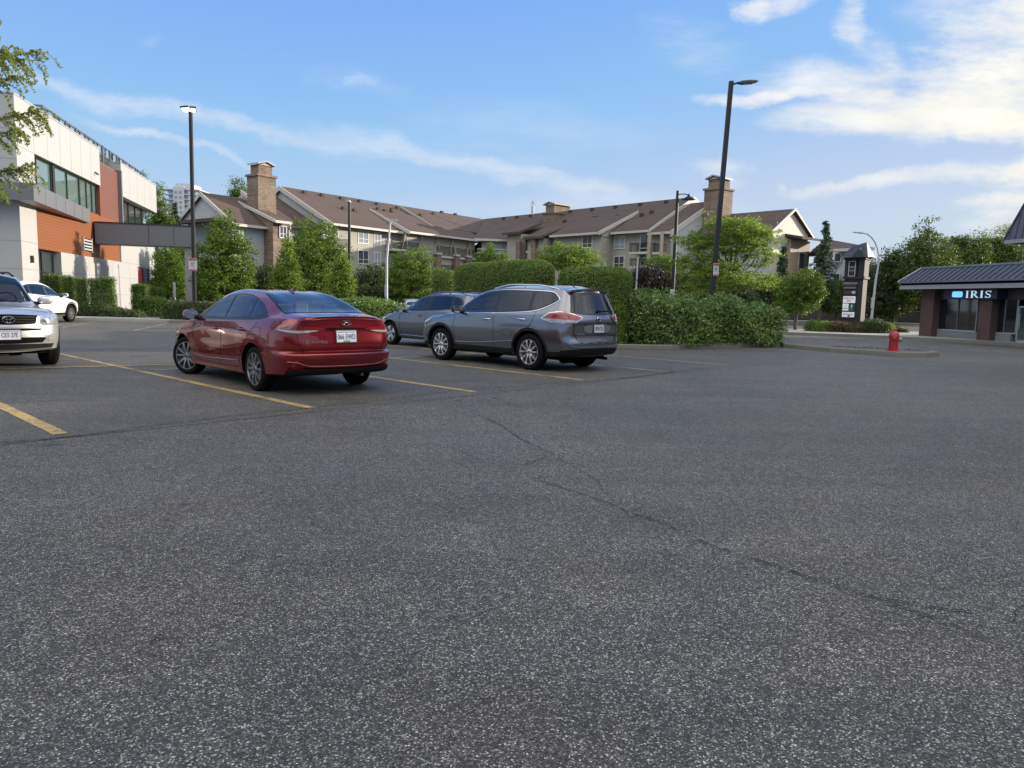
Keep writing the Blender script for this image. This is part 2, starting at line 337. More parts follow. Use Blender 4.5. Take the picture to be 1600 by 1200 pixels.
# planted island with the clipped hedge and the laurel, hydrant island, left kerb bed, mall walk
def lot(s,l): p=LO+DS*s+DL*l; return (float(p[0]),float(p[1]))
kerbed('planting_bed',[(2.6,21.75),(4.4,21.95),(8.65,24.75),(9.2,25.4),(9.3,26.6),(-2.6,38.4),(-6.2,36.4),(-1.2,25.7)],M_SOIL)
kerbed('traffic_island',[(9.05,24.55),(9.85,22.75),(11.2,21.35),(11.95,21.25),(12.75,21.9),(12.95,22.9),(12.2,24.6),(10.4,26.9),(9.55,27.0),(9.3,25.3)],M_ASP2)
kerbed('planting_bed',[(-15.3,32.75),(-4.3,33.0),(-3.2,34.2),(-3.4,36.4),(-6.6,38.6),(-9,43.5),(-15.5,43.5)],M_SOIL)
slab('pavement',[(-48,32.9),(-15.5,32.9),(-15.7,35.0),(-48,34.8)],.13,.2,M_WALK)
slab('planting_bed',[(-46,34.82),(-15.7,35.02),(-15.7,45.9),(-46,45.9)],.11,.2,M_SOIL)
slab('pavement',[(13.2,36.45),(16.3,35.0),(18.2,33.3),(20.0,30.9),(23.5,20.5),(31,-9),(60,-9),(60,31),(31,41.5),(13.2,41.5)],.14,.25,M_WALK)
slab('kerb',[(13.05,36.3),(16.2,34.83),(18.05,33.15),(19.83,30.8),(23.35,20.45),(30.85,-9.05),(31,-9),(23.5,20.5),(20.0,30.9),(18.2,33.3),(16.3,35.0),(13.2,36.45)],.136,.2,M_KERB)
_sm=[lot(-16,-.30),lot(-6,-.26),lot(0,-.20),lot(LSP*2,-.30),lot(LSP*4,-.22),lot(LSP*6.2,-.5),lot(LSP*7.5,1.5),lot(LSP*7.0,11.2),lot(-16,11.2)]
sheet('parking_bays',_sm,.004,M_ASPD)
# yellow stall lines
YEL=(.47,.33,.10); UND=(.075,.075,.075)
M_Y1=worn_paint('worn yellow line paint',YEL,UND,.62); M_Y2=worn_paint('faded yellow line paint',(.46,.38,.20),UND,.56)
def stripe(name,p0,p1,w,m,z=.008,seg=1):
    p0=Vector(p0);p1=Vector(p1); t=(p1-p0); ln=t.length; t.normalize(); n=Vector((-t.y,t.x)); k=max(2,int(ln/.05)); vs=[];fs=[]
    r=random.Random(int(abs(p0.x*100)+ln*10))
    for i in range(k+1):
        c=p0+t*ln*i/k; a=w/2*(1+r.uniform(-.06,.06)); b=w/2*(1+r.uniform(-.06,.06)); e=r.uniform(-.02,.02) if i in(0,k) else 0
        vs+=[(c.x+n.x*a+t.x*e,c.y+n.y*a+t.y*e,z),(c.x-n.x*b-t.x*e,c.y-n.y*b-t.y*e,z)]
    fs=[(2*i,2*i+1,2*i+3,2*i+2) for i in range(k)]
    me=D.meshes.new(name); me.from_pydata(vs,[],fs); me.materials.append(m)
    if me.polygons[0].normal.z<0: me.flip_normals()
    o=link(name,me); o['kind']='structure'; return o
ends=[(0,0),(1,.0),(2,-.02),(3,.03),(4,-.02),(5,.05)]
tilt={0:.05,1:0.0,2:.0,3:0,4:0,5:0}
for i,off in ends:
    p=lot(LSP*i,off); q=lot(LSP*i+tilt[i],5.45); stripe('parking_line',p,q,.12 if i else .13,M_Y1 if i<4 else M_Y2)
for i in range(-2,0): stripe('parking_line',lot(LSP*i,0),lot(LSP*i,5.4),.12,M_Y1)
stripe('parking_line',G(-300,586)[:2],G(290,569.4)[:2],.12,M_Y1,.012)
stripe('parking_line',lot(LSP*2-2.5,5.45),lot(LSP*7.5,5.45),.10,M_Y2,.012)
for i in range(-2,7): stripe('parking_line',lot(LSP*i,5.46),lot(LSP*i,10.8),.11,M_Y1 if i<3 else M_Y2)
for p,q in ((G(145,503),G(98,512)),(G(260,506),G(208,517)),(G(30,500),G(-18,509)),(G(372,509),G(326,520))): stripe('parking_line',p[:2],q[:2],.10,M_Y2)
# cracks and seams
def crack_mat():
    m,nt=newmat('crack filler'); finish(m,nt,(.014,.013,.012),.9); return m
M_CRK=crack_mat()
def crack(pts,w,j=.03,seed=1,z=.0105):
    r=random.Random(seed); P=[Vector(G(*p)) for p in pts]; out=[]
    for a,b in zip(P[:-1],P[1:]):
        k=max(2,int((b-a).length/.045))
        for i in range(k): 
            c=a.lerp(b,i/k); out.append(c)
    out.append(P[-1]); vs=[];fs=[]; ox=oy=0
    for i,c in enumerate(out):
        ox+=r.uniform(-j,j)*.35; oy+=r.uniform(-j,j)*.35; ox*=.9; oy*=.9
        t=(out[min(i+1,len(out)-1)]-out[max(i-1,0)]).normalized(); n=Vector((-t.y,t.x,0)); ww=w*1.3*r.uniform(.15,1.4)*min(1,i/6+.1,(len(out)-1-i)/6+.1)
        c=c+Vector((ox,oy,0)); vs+=[(c.x+n.x*ww/2,c.y+n.y*ww/2,z),(c.x-n.x*ww/2,c.y-n.y*ww/2,z)]
    for i in range(len(out)-1): fs.append((2*i,2*i+1,2*i+3,2*i+2))
    me=D.meshes.new('pavement_crack'); me.from_pydata(vs,[],fs); me.materials.append(M_CRK)
    if me.polygons[0].normal.z<0: me.flip_normals()
    o=link('pavement_crack',me); o['kind']='structure'
crack([(730,643),(775,662),(812,684),(842,700),(862,712)],0.0087,seed=2)
crack([(864,710),(840,722),(808,732),(765,737)],0.0062,seed=3)
crack([(826,744),(880,764),(916,776),(980,800),(1045,824),(1110,852),(1160,868),(1215,886),(1290,915),(1370,942),(1460,972),(1530,998),(1605,1020)],0.0093,seed=4)
crack([(1150,862),(1200,872),(1262,884),(1300,898),(1332,912)],0.0068,seed=5)
crack([(1290,915),(1350,932),(1440,948),(1520,958),(1590,975),(1640,985)],0.0074,seed=6)
crack([(1640,925),(1590,960),(1582,985)],0.0062,seed=7)
crack([(-60,697),(60,688),(150,678),(230,667),(300,659),(380,649),(430,644),(560,631),(700,613)],.014,seed=8)
crack([(700,612),(820,603),(905,597),(990,590),(1060,580),(1110,576)],0.0186,seed=9)
crack([(985,640),(1080,622),(1150,610)],0.0074,seed=11)

crack([(1110,852),(1118,868),(1112,884)],.006,seed=21)
crack([(980,800),(1000,792),(1018,790)],.006,seed=22)
crack([(1370,942),(1385,930),(1410,926)],.006,seed=23)
crack([(862,712),(900,735),(930,752),(950,778)],.005,seed=24)
crack([(700,700),(760,722),(808,732)],.005,seed=25)
crack([(640,655),(700,648),(735,645)],.006,seed=26)
# ---------------------------------------------------------------- cars
def paint(name,c,flake=.2,metal=.55,rough=.32):
    m,nt=newmat(name); co=coord(nt); v=N(nt,'ShaderNodeTexVoronoi'); v.inputs['Scale'].default_value=900; L(nt,co,v.inputs['Vector'])
    s=N(nt,'ShaderNodeSeparateColor'); L(nt,v.outputs['Color'],s.inputs[0]); d=noise(nt,co,2.5,5,.6)
    k=mixc(nt,mathn(nt,'MULTIPLY',s.outputs[0],flake),c,tuple(min(1,x*1.8+.03) for x in c))
    k=mixc(nt,ramp(nt,d,[(.45,0),(.8,.07)]),k,(.20,.19,.17))      # road film
    finish(m,nt,k,rough,metal,1.0,coatr=.012); return m
M_RED=paint('red metallic paint',(.17,.001,.007),.10,.50,.16); M_GREY=paint('dark grey metallic paint',(.150,.162,.182),.30,.85,.18)
M_SILV=paint('silver metallic paint',(.50,.50,.49),.15,.65,.33); M_WHT=paint('pearl white paint',(.78,.77,.73),.05,0,.35); M_KON=paint('grey metallic paint',(.105,.115,.140),.3,.8,.22)
def tinted(name,c=(.20,.24,.25)):
    """see-through tinted glass: mirror reflection over a tinted clear pane"""
    m,nt=newmat(name); fr=N(nt,'ShaderNodeFresnel'); fr.inputs['IOR'].default_value=1.62
    t=N(nt,'ShaderNodeBsdfTransparent'); t.inputs[0].default_value=(*c,1); g=N(nt,'ShaderNodeBsdfGlossy'); g.inputs['Roughness'].default_value=.0; g.inputs[0].default_value=(.95,.97,1,1)
    mx=N(nt,'ShaderNodeMixShader'); f=mathn(nt,'ADD',mathn(nt,'MULTIPLY',fr.outputs[0],1.0),.0,True); L(nt,f,mx.inputs[0]); L(nt,t.outputs[0],mx.inputs[1]); L(nt,g.outputs[0],mx.inputs[2]); o=N(nt,'ShaderNodeOutputMaterial'); L(nt,mx.outputs[0],o.inputs[0]); return m
M_CG=tinted('tinted car glass',(.80,.86,.85)); M_CG2=tinted('rear car glass',(.74,.82,.82)); M_CGP=tinted('privacy glass',(.30,.32,.34)); M_SEAT=simple('grey seat cloth',(.14,.14,.145),.9,var=.2,scale=12)
M_BLK=simple('black trim plastic',(.009,.009,.010),.65,var=.2,scale=20,spec=.2); M_GB=simple('gloss black trim',(.005,.005,.006),.30,var=0)
M_TYRE=simple('tyre rubber',(.007,.007,.0072),.85,var=.3,scale=14,bump=.3,spec=.12); M_CHR=simple('chrome',(.75,.76,.78),.08,1,var=0)
M_RIM=simple('alloy rim',(.55,.56,.57),.22,.85,var=.05); M_RIMD=simple('dark alloy',(.035,.036,.038),.35,.5,var=.1); M_UND=simple('underbody',(.005,.005,.005),.9,var=.2,spec=.05)
M_TL=simple('red lamp lens',(.26,.006,.010),.08,0,1,var=.25,scale=30); M_TLW=simple('clear lamp lens',(.36,.33,.32),.10,.3,1,var=.2,scale=40); M_HL=simple('headlight lens',(.42,.44,.46),.06,.55,1,var=.5,scale=18)
M_AMB=simple('amber lens',(.6,.2,.02),.15,0,1,var=.1); M_PLT=simple('licence plate white',(.46,.47,.50),.4,var=.04); M_PBL=simple('plate blue lettering',(.02,.04,.16),.5,var=0); M_GRN=simple('green sticker',(.02,.22,.08),.5,var=0)
M_PLD=simple('plate frame',(.03,.03,.032),.4,var=0)
M_LIN=simple('cabin lining',(.045,.045,.047),.9,var=.2)
class Car: pass
def rows_body(spec,nx=84,sub=5):
    """spec: rows list of dict(x0,x1? , z=[(x,z)..], y=[(x,y)..], rear=shift, front=shift). Returns MB of closed body"""
    x0,x1=spec['x0'],spec['x1']; rows=spec['rows']; nr=len(rows)
    u=np.linspace(0,1,nx); u=u+ .0*np.sin(2*np.pi*u)
    e=.5-.5*np.cos(np.pi*u); u=.55*u+.45*e
    xs=x0+(x1-x0)*u
    Xr=[];Yr=[];Zr=[]
    for r in rows:
        z=pchip(*zip(*r['z']),xs); y=pchip(*zip(*r['y']),xs)
        wr=np.clip(1-(xs-x0)/spec.get('lr',.7),0,1)**1.6; wf=np.clip(1-(x1-xs)/spec.get('lf',.7),0,1)**1.6
        X=xs+wr*r.get('rear',0)-wf*r.get('front',0)
        Xr.append(X);Yr.append(y);Zr.append(z)
    Xr=np.array(Xr);Yr=np.array(Yr);Zr=np.array(Zr)
    # across-row interpolation (arclength-like index)
    rr=np.arange(nr); q=[]
    for i in range(nr-1): q+= [i+k/sub for k in range(sub)]
    q.append(nr-1); q=np.array(q); sharp=spec.get('sharp',[])
    def acr(T):
        out=np.zeros((len(q),nx))
        segs=[0]+sharp+[nr-1]
        for a,b in zip(segs[:-1],segs[1:]):
            s=(q>=a)&(q<=b)
            for j in range(nx):
                if b-a==1: out[s,j]=T[a,j]+(T[b,j]-T[a,j])*(q[s]-a)
                else: out[s,j]=catm(np.arange(a,b+1),T[a:b+1,j],q[s])
        return out
    X=acr(Xr);Y=np.maximum(acr(Yr),0);Z=acr(Zr); Y[0]=0;Y[-1]=0
    # plan rounding of the ends
    rad=spec.get('rad',.22); nq=len(q)
    for end,rc,bul in ((0,spec['rcr'],spec.get('bulr',.07)),(1,spec['rcf'],spec.get('bulf',.12))):
        d=(xs-x0) if end==0 else (x1-xs); rd=rad if end==0 else spec.get('radf',rad)
        t=np.clip(1-d/rd,0,1); shr=rd*(1-np.sqrt(np.clip(1-t*t,0,1)))*spec.get('shr',.75)
        ymax=max(Yr[k].max() for k in range(2,6))
        Y[1:-1]-= shr[None,:]*(Y[1:-1]/ymax)
        # bulge of the end across the car
        w=np.clip(1-d/.6,0,1)**1.3; ye=Y[:, 0 if end==0 else -1].max()
        b=bul*(1-np.clip(Y/ye,0,1)**2)
        for r_i in range(nq):
            if q[r_i]<1: continue
            X[r_i]+= (-1 if end==0 else 1)*b[r_i]*w
    V=[];F=[]; idx=lambda r,i: r*nx+i
    for r in range(nq):
        for i in range(nx): V.append((X[r,i],Y[r,i],Z[r,i]))
    for r in range(nq-1):
        for i in range(nx-1): F.append((idx(r,i),idx(r,i+1),idx(r+1,i+1),idx(r+1,i)))
    for end in (0,1):
        rc=spec['rcr'] if end==0 else spec['rcf']; bul=spec.get('bulr',.07) if end==0 else spec.get('bulf',.12); i=0 if end==0 else nx-1
        R=int(rc*sub); cols=list(range(R,nq)); yR=Y[R,i]
        ye=Y[:,i].max(); g={}
        for r in range(0,R+1):
            for c,k in enumerate(cols):
                if r==R: g[r,c]=idx(k,i); continue
                if c==0: g[r,c]=idx(r,i); continue
                f=Y[k,i]/yR if yR>0 else 0; y=Y[r,i]*f
                if r==0: g[r,c]=idx(0,i); continue
                xb=X[r,i]-( (-1 if end==0 else 1)*bul*(1-(Y[r,i]/ye)**2) if q[r]>=1 else 0)
                x=xb+(-1 if end==0 else 1)*bul*(1-(y/ye)**2)
                # blend to the deck edge profile
                zt=Z[R,i]; zz=Z[r,i]+ (Z[k,i]-zt)*((r/R)**4)
                V.append((x,y,zz)); g[r,c]=len(V)-1
        for r in range(R):
            for c in range(len(cols)-1):
                f=[g[r,c],g[r+1,c],g[r+1,c+1],g[r,c+1]]
                f2=[]
                for t in f:
                    if t not in f2: f2.append(t)
                if len(f2)>=3: F.append(tuple(f2))
    n=len(V); V2=V+[(x,-y,z) for x,y,z in V]; F2=F+[tuple(n+i for i in reversed(f)) for f in F]
    bm=bmesh.new(); bv=[bm.verts.new(v) for v in V2]; bm.verts.ensure_lookup_table()
    for f in F2:
        try: bm.faces.new([bv[i] for i in f])
        except ValueError: pass
    bmesh.ops.remove_doubles(bm,verts=bm.verts,dist=1e-4); bmesh.ops.dissolve_degenerate(bm,edges=bm.edges,dist=1e-5)
    bmesh.ops.recalc_face_normals(bm,faces=bm.faces)
    me=D.meshes.new('body'); bm.to_mesh(me); bm.free(); return me
def catm(xk,yk,x):
    """non-uniform-safe cubic (Catmull-Rom, uniform knots)"""
    yk=np.asarray(yk,float); n=len(yk); a=xk[0]; out=np.zeros(len(x))
    for j,v in enumerate(x):
        i=min(int(v-a),n-2); t=v-a-i
        p0=yk[i-1] if i>0 else 2*yk[0]-yk[1]; p1=yk[i]; p2=yk[i+1]; p3=yk[i+2] if i+2<n else 2*yk[-1]-yk[-2]
        m1=(p2-p0)/2; m2=(p3-p1)/2
        if (p1-p0)*(p2-p1)<=0: m1*=.35
        if (p2-p1)*(p3-p2)<=0: m2*=.35
        out[j]=(2*t**3-3*t**2+1)*p1+(t**3-2*t**2+t)*m1+(-2*t**3+3*t**2)*p2+(t**3-t**2)*m2
    return out
def start_car(label,cat,loc,rz,spec,mat,group=None,name='parked_car'):
    c=Car(); c.t=thing(name,label,cat,loc,rz,group); c.mat=mat
    me=rows_body(spec); bm=bmesh.new(); bm.from_mesh(me); c.bvh=BVHTree.FromBMesh(bm); bm.free()
    me.materials.append(mat); me.materials.append(M_UND)
    body=link('body',me,c.t)
    # wheel arches cut out of the body
    mb=MB()
    for (wx,wr) in spec['wheels']:
        for s in (1,-1):
            y0,y1=(.50,1.2) if s>0 else (-1.2,-.50)
            rr=wr+spec.get('gap',.055); prof=[]
            vs=[];k=40
            for yy in (y0,y1):
                for i in range(k):
                    w=2*math.pi*i/k; vs.append((wx+rr*1.03*math.cos(w),yy,wr+.015+rr*math.sin(w)))
            mb.add(vs,[tuple(range(k-1,-1,-1)),tuple(range(k,2*k))]+[(i,(i+1)%k,k+(i+1)%k,k+i) for i in range(k)],0)
    cm=mb.mesh('cut',[M_UND]); co=D.objects.new('cut',cm); COL.objects.link(co); co.parent=c.t
    bo=body.modifiers.new('b','BOOLEAN'); bo.object=co; bo.operation='DIFFERENCE'; bo.solver='EXACT'; bo.material_mode='TRANSFER'
    dg=bpy.context.evaluated_depsgraph_get(); nm=D.meshes.new_from_object(body.evaluated_get(dg)); body.modifiers.clear(); body.data=nm; D.objects.remove(co)
    nm.polygons.foreach_set('use_smooth',[True]*len(nm.polygons)); nm.set_sharp_from_angle(angle=R_(spec.get('sang',38)))
    c.body=body; return c
DIRS={'L':((0,-1,0),(1,0,0)),'R':((0,1,0),(1,0,0)),'B':((1,0,0),(0,1,0)),'F':((-1,0,0),(0,1,0)),'T':((0,0,-1),(1,0,0))}
def patch(c,name,poly,side,mat,off=.004,parent=None,step=.035,ang=None,smooth=True,label=None):
    """conforming panel: 2D outline projected on the body. side L/R: (x,z); B/F: (y,z); T:(x,y); ang: horizontal viewing angle, outline (u,z)"""
    if ang is not None:
        dv=Vector((-math.cos(ang),-math.sin(ang),0)); uv=Vector((-math.sin(ang),math.cos(ang),0)); vv=Vector((0,0,1))
    elif side=='T': dv=Vector((0,0,-1)); uv=Vector((1,0,0)); vv=Vector((0,1,0))
    else: dv,uv=[Vector(k) for k in DIRS[side]]; vv=Vector((0,0,1))
    bm=bmesh.new(); vs=[bm.verts.new((p[0],p[1],0)) for p in poly]; bm.faces.new(vs)
    xs=[p[0] for p in poly]; ys=[p[1] for p in poly]
    for ax,(lo,hi) in enumerate(((min(xs),max(xs)),(min(ys),max(ys)))):
        k=int((hi-lo)/step)
        for i in range(1,k+1):
            co=[0,0,0]; co[ax]=lo+(hi-lo)*i/(k+1); no=[0,0,0]; no[ax]=1
            bmesh.ops.bisect_plane(bm,geom=bm.verts[:]+bm.edges[:]+bm.faces[:],dist=1e-5,plane_co=co,plane_no=no)
    for v in bm.verts:
        o=uv*v.co.x+vv*v.co.y-dv*5
        h=c.bvh.ray_cast(o,dv)
        if h[0] is None: h=c.bvh.find_nearest(uv*v.co.x+vv*v.co.y-dv*.8)
        n=h[1]
        if n.dot(dv)>0: n=-n
        v.co=h[0]+n*off
    bmesh.ops.recalc_face_normals(bm,faces=bm.faces)
    s=sum(f.normal.dot(dv)*f.calc_area() for f in bm.faces)
    if s>0: bmesh.ops.reverse_faces(bm,faces=bm.faces)
    me=D.meshes.new(name); bm.to_mesh(me); bm.free(); me.materials.append(mat)
    if smooth: me.polygons.foreach_set('use_smooth',[True]*len(me.polygons))
    o=link(name,me,parent or c.t)
    if label: o['label']=label
    return o
def inside(p,poly):
    x,y=p[0],p[1]; r=False; n=len(poly)
    for i in range(n):
        x1,y1=poly[i][0],poly[i][1]; x2,y2=poly[i-1][0],poly[i-1][1]
        if (y1>y)!=(y2>y) and x<(x2-x1)*(y-y1)/(y2-y1)+x1: r=not r
    return r
def dedup(poly):
    out=[]
    for p in poly:
        if not out or (Vector(p[:2])-Vector(out[-1][:2])).length>1e-4: out.append(tuple(p[:2]))
    if (Vector(out[0])-Vector(out[-1])).length<1e-4: out.pop()
    return out
def patch_h(c,name,outer,holes,side,mat,off=.003,parent=None,step=.04):
    """conforming panel with openings"""
    from mathutils.geometry import delaunay_2d_cdt
    loops=[dedup(outer)]+[dedup(h) for h in holes]; vs=[];es=[]
    for lp in loops:
        b=len(vs); vs+=[Vector(p) for p in lp]; es+=[(b+i,b+(i+1)%len(lp)) for i in range(len(lp))]
    xs=[v.x for v in vs]; ys=[v.y for v in vs]; x=min(xs)+step
    while x<max(xs):
        y=min(ys)+step
        while y<max(ys):
            if inside((x,y),loops[0]) and not any(inside((x,y),h) for h in loops[1:]): vs.append(Vector((x,y)))
            y+=step
        x+=step
    v2,_,f2,*_r=delaunay_2d_cdt(vs,es,[],0,1e-6)
    if side=='T': dv=Vector((0,0,-1)); uv=Vector((1,0,0)); vv=Vector((0,1,0))
    else: dv,uv=[Vector(k) for k in DIRS[side]]; vv=Vector((0,0,1))
    V=[];F=[]
    for p in v2:
        h=c.bvh.ray_cast(uv*p.x+vv*p.y-dv*5,dv)
        if h[0] is None: h=c.bvh.find_nearest(uv*p.x+vv*p.y-dv*.8)
        n=h[1]; n=-n if n.dot(dv)>0 else n; V.append(tuple(h[0]+n*off))
    for f in f2:
        q=sum((v2[i] for i in f),Vector((0,0)))/len(f)
        if inside(q,loops[0]) and not any(inside(q,h) for h in loops[1:]): F.append(tuple(f))
    mb=MB(); mb.add(V,F); me=mb.mesh(name,mat,True,60,False); bm=bmesh.new(); bm.from_mesh(me)
    bmesh.ops.recalc_face_normals(bm,faces=bm.faces); s_=sum(f.normal.dot(dv)*f.calc_area() for f in bm.faces)
    if s_>0: bmesh.ops.reverse_faces(bm,faces=bm.faces)
    loose=[v for v in bm.verts if not v.link_faces]; bmesh.ops.delete(bm,geom=loose,context='VERTS'); bm.to_mesh(me); bm.free(); return link(name,me,parent or c.t)
def carve(c,cuts,ang=38):
    """window openings cut through the body shell: (side, outline, lo, hi)"""
    objs=[]
    for k,(side,poly,lo,hi) in enumerate(cuts):
        poly=dedup(poly); cx=sum(p[0] for p in poly)/len(poly); cy=sum(p[1] for p in poly)/len(poly)
        q=[]
        for p in poly:
            d=Vector((p[0]-cx,p[1]-cy)); l=d.length; d*=max(.5,(l-.014)/l); q.append((cx+d.x,cy+d.y))
        P=[(a,lo,b) if side=='L' else ((lo,a,b) if side=='B' else (a,b,lo)) for a,b in q]; D_=(0,hi-lo,0) if side=='L' else ((hi-lo,0,0) if side=='B' else (0,0,hi-lo))
        mb=MB(); mb.prism(P,D_); o=D.objects.new('cut',mb.mesh('cut',[M_LIN])); COL.objects.link(o); o.parent=c.t; objs.append(o)
        m=c.body.modifiers.new('b%d'%k,'BOOLEAN'); m.object=o; m.operation='DIFFERENCE'; m.solver='EXACT'; m.material_mode='TRANSFER'
    dg=bpy.context.evaluated_depsgraph_get(); nm=D.meshes.new_from_object(c.body.evaluated_get(dg)); c.body.modifiers.clear(); c.body.data=nm
    for o in objs: D.objects.remove(o)
    nm.polygons.foreach_set('use_smooth',[True]*len(nm.polygons)); nm.set_sharp_from_angle(angle=R_(ang))
def seats(c,rows,top,floor,wheel_x=None):
    for x in rows:
        for y in (-.36,.36):
            e=D.objects.new('seat',None); COL.objects.link(e); e.parent=c.t; e.location=(x,y,floor)
            bm=bmesh.new(); bmesh.ops.create_cube(bm,size=1,matrix=Matrix.Translation((-.03,0,(top-floor-.13)/2-.04))@Matrix.Diagonal((.12,.46,top-floor-.13,1))); bmesh.ops.bevel(bm,geom=bm.edges[:],offset=.04,segments=3,affect='EDGES',profile=.5); me=D.meshes.new('seat_back'); bm.to_mesh(me); bm.free(); me.materials.append(M_SEAT); link('seat_back',me,e)
            bm=bmesh.new(); bmesh.ops.create_cube(bm,size=1,matrix=Matrix.Translation((-.06,0,top-floor-.08))@Matrix.Diagonal((.09,.25,.16,1))); bmesh.ops.bevel(bm,geom=bm.edges[:],offset=.035,segments=3,affect='EDGES',profile=.5); me=D.meshes.new('headrest'); bm.to_mesh(me); bm.free(); me.materials.append(M_SEAT); link('headrest',me,e)
    if wheel_x:
        mb=MB(); mb.tube([(wheel_x+.10*math.sin(a),.36+.18*math.cos(a),floor+.06+.15*math.sin(a)) for a in [2*math.pi*i/20 for i in range(21)]],.014,6,caps=False); mb.tube([(wheel_x,.2,floor+.06),(wheel_x,.52,floor+.06)],.014,6); mb.build('steering_wheel',M_UND,c.t,True)
def rib(pts,w,closed=False):
    """outline of a ribbon along 2D points"""
    P=[Vector(p) for p in pts]; n=len(P); Lh=[];Rh=[]
    for i in range(n):
        a=P[i]-P[i-1] if (i>0 or closed) else P[1]-P[0]; b=P[(i+1)%n]-P[i] if (i<n-1 or closed) else P[-1]-P[-2]
        t=(a.normalized()+b.normalized()).normalized(); nn=Vector((-t.y,t.x)); k=w/2/max(.5,abs(nn.dot(Vector((-a.y,a.x)).normalized())))
        Lh.append(P[i]+nn*k); Rh.append(P[i]-nn*k)
    return Lh,Rh
def ribbon(c,name,pts,w,side,mat,off=.003,parent=None,closed=False,ang=None,sm=4,thick=0):
    """strip that follows the body surface"""
    pts=smooth2(pts,sm,closed) if sm>1 else pts
    Lh,Rh=rib(pts,w,closed); 
    if ang is not None: dv=Vector((-math.cos(ang),-math.sin(ang),0)); uv=Vector((-math.sin(ang),math.cos(ang),0)); vv=Vector((0,0,1))
    elif side=='T': dv=Vector((0,0,-1)); uv=Vector((1,0,0)); vv=Vector((0,1,0))
    else: dv,uv=[Vector(k) for k in DIRS[side]]; vv=Vector((0,0,1))
    def pj(p,o_):
        o=uv*p.x+vv*p.y-dv*5; h=c.bvh.ray_cast(o,dv)
        if h[0] is None: h=c.bvh.find_nearest(uv*p.x+vv*p.y-dv*.8)
        n=h[1]; n=-n if n.dot(dv)>0 else n
        return tuple(h[0]+n*o_)
    vs=[];fs=[];n=len(Lh); th=max(off,thick)
    for a,b in zip(Lh,Rh): 
        m=(a+b)/2; vs+=[pj(a,.001 if thick else off),pj(a.lerp(m,.4),th),pj(b.lerp(m,.4),th),pj(b,.001 if thick else off)]
    for i in range(n if closed else n-1):
        j=(i+1)%n
        for k in range(3): fs.append((4*i+k,4*i+k+1,4*j+k+1,4*j+k))
    mb=MB(); mb.add(vs,fs); me=mb.mesh(name,mat,True,60,False); 
    bm=bmesh.new(); bm.from_mesh(me); s=sum(f.normal.dot(dv)*f.calc_area() for f in bm.faces)
    if s>0: bmesh.ops.reverse_faces(bm,faces=bm.faces)
    bm.to_mesh(me); bm.free()
    return link(name,me,parent or c.t)
def smooth2(pts,k,closed=False):
    P=[Vector(p) for p in pts]; n=len(P); out=[]
    if n<3: return P
    for i in range(n if closed else n-1):
        p1,p2=P[i],P[(i+1)%n]; p0=P[i-1] if (i>0 or closed) else p1; p3=P[(i+2)%n] if (i+2<n or closed) else p2
        for j in range(k):
            t=j/k; out.append(.5*((2*p1)+(p2-p0)*t+(2*p0-5*p1+4*p2-p3)*t*t+(3*p1-p0-3*p2+p3)*t**3))
    if not closed: out.append(P[-1])
    return out
def S(pts,k=4):
    """smooth closed outline; sharp turns (over ~50 degrees) stay corners"""
    P=[Vector(p) for p in pts]; n=len(P); cor=[]
    for i in range(n):
        a=P[i]-P[i-1]; b=P[(i+1)%n]-P[i]
        if a.length and b.length and a.angle(b)>R_(48): cor.append(i)
    if k<2: return [tuple(p) for p in P]
    if not cor: return [tuple(p) for p in smooth2(pts,k,True)]
    out=[]
    for q,i in enumerate(cor):
        j=cor[(q+1)%len(cor)]; run=[P[(i+m)%n] for m in range(((j-i)%n or n)+1)]
        r=smooth2(run,k) if len(run)>2 else run
        out+=[tuple(p) for p in r[:-1]]
    return out
def seam(c,pts,side,w=.008,sm=4,name='panel_gap',ang=None): return ribbon(c,name,pts,w,side,M_UND,.0018,c.body,sm=sm,ang=ang)
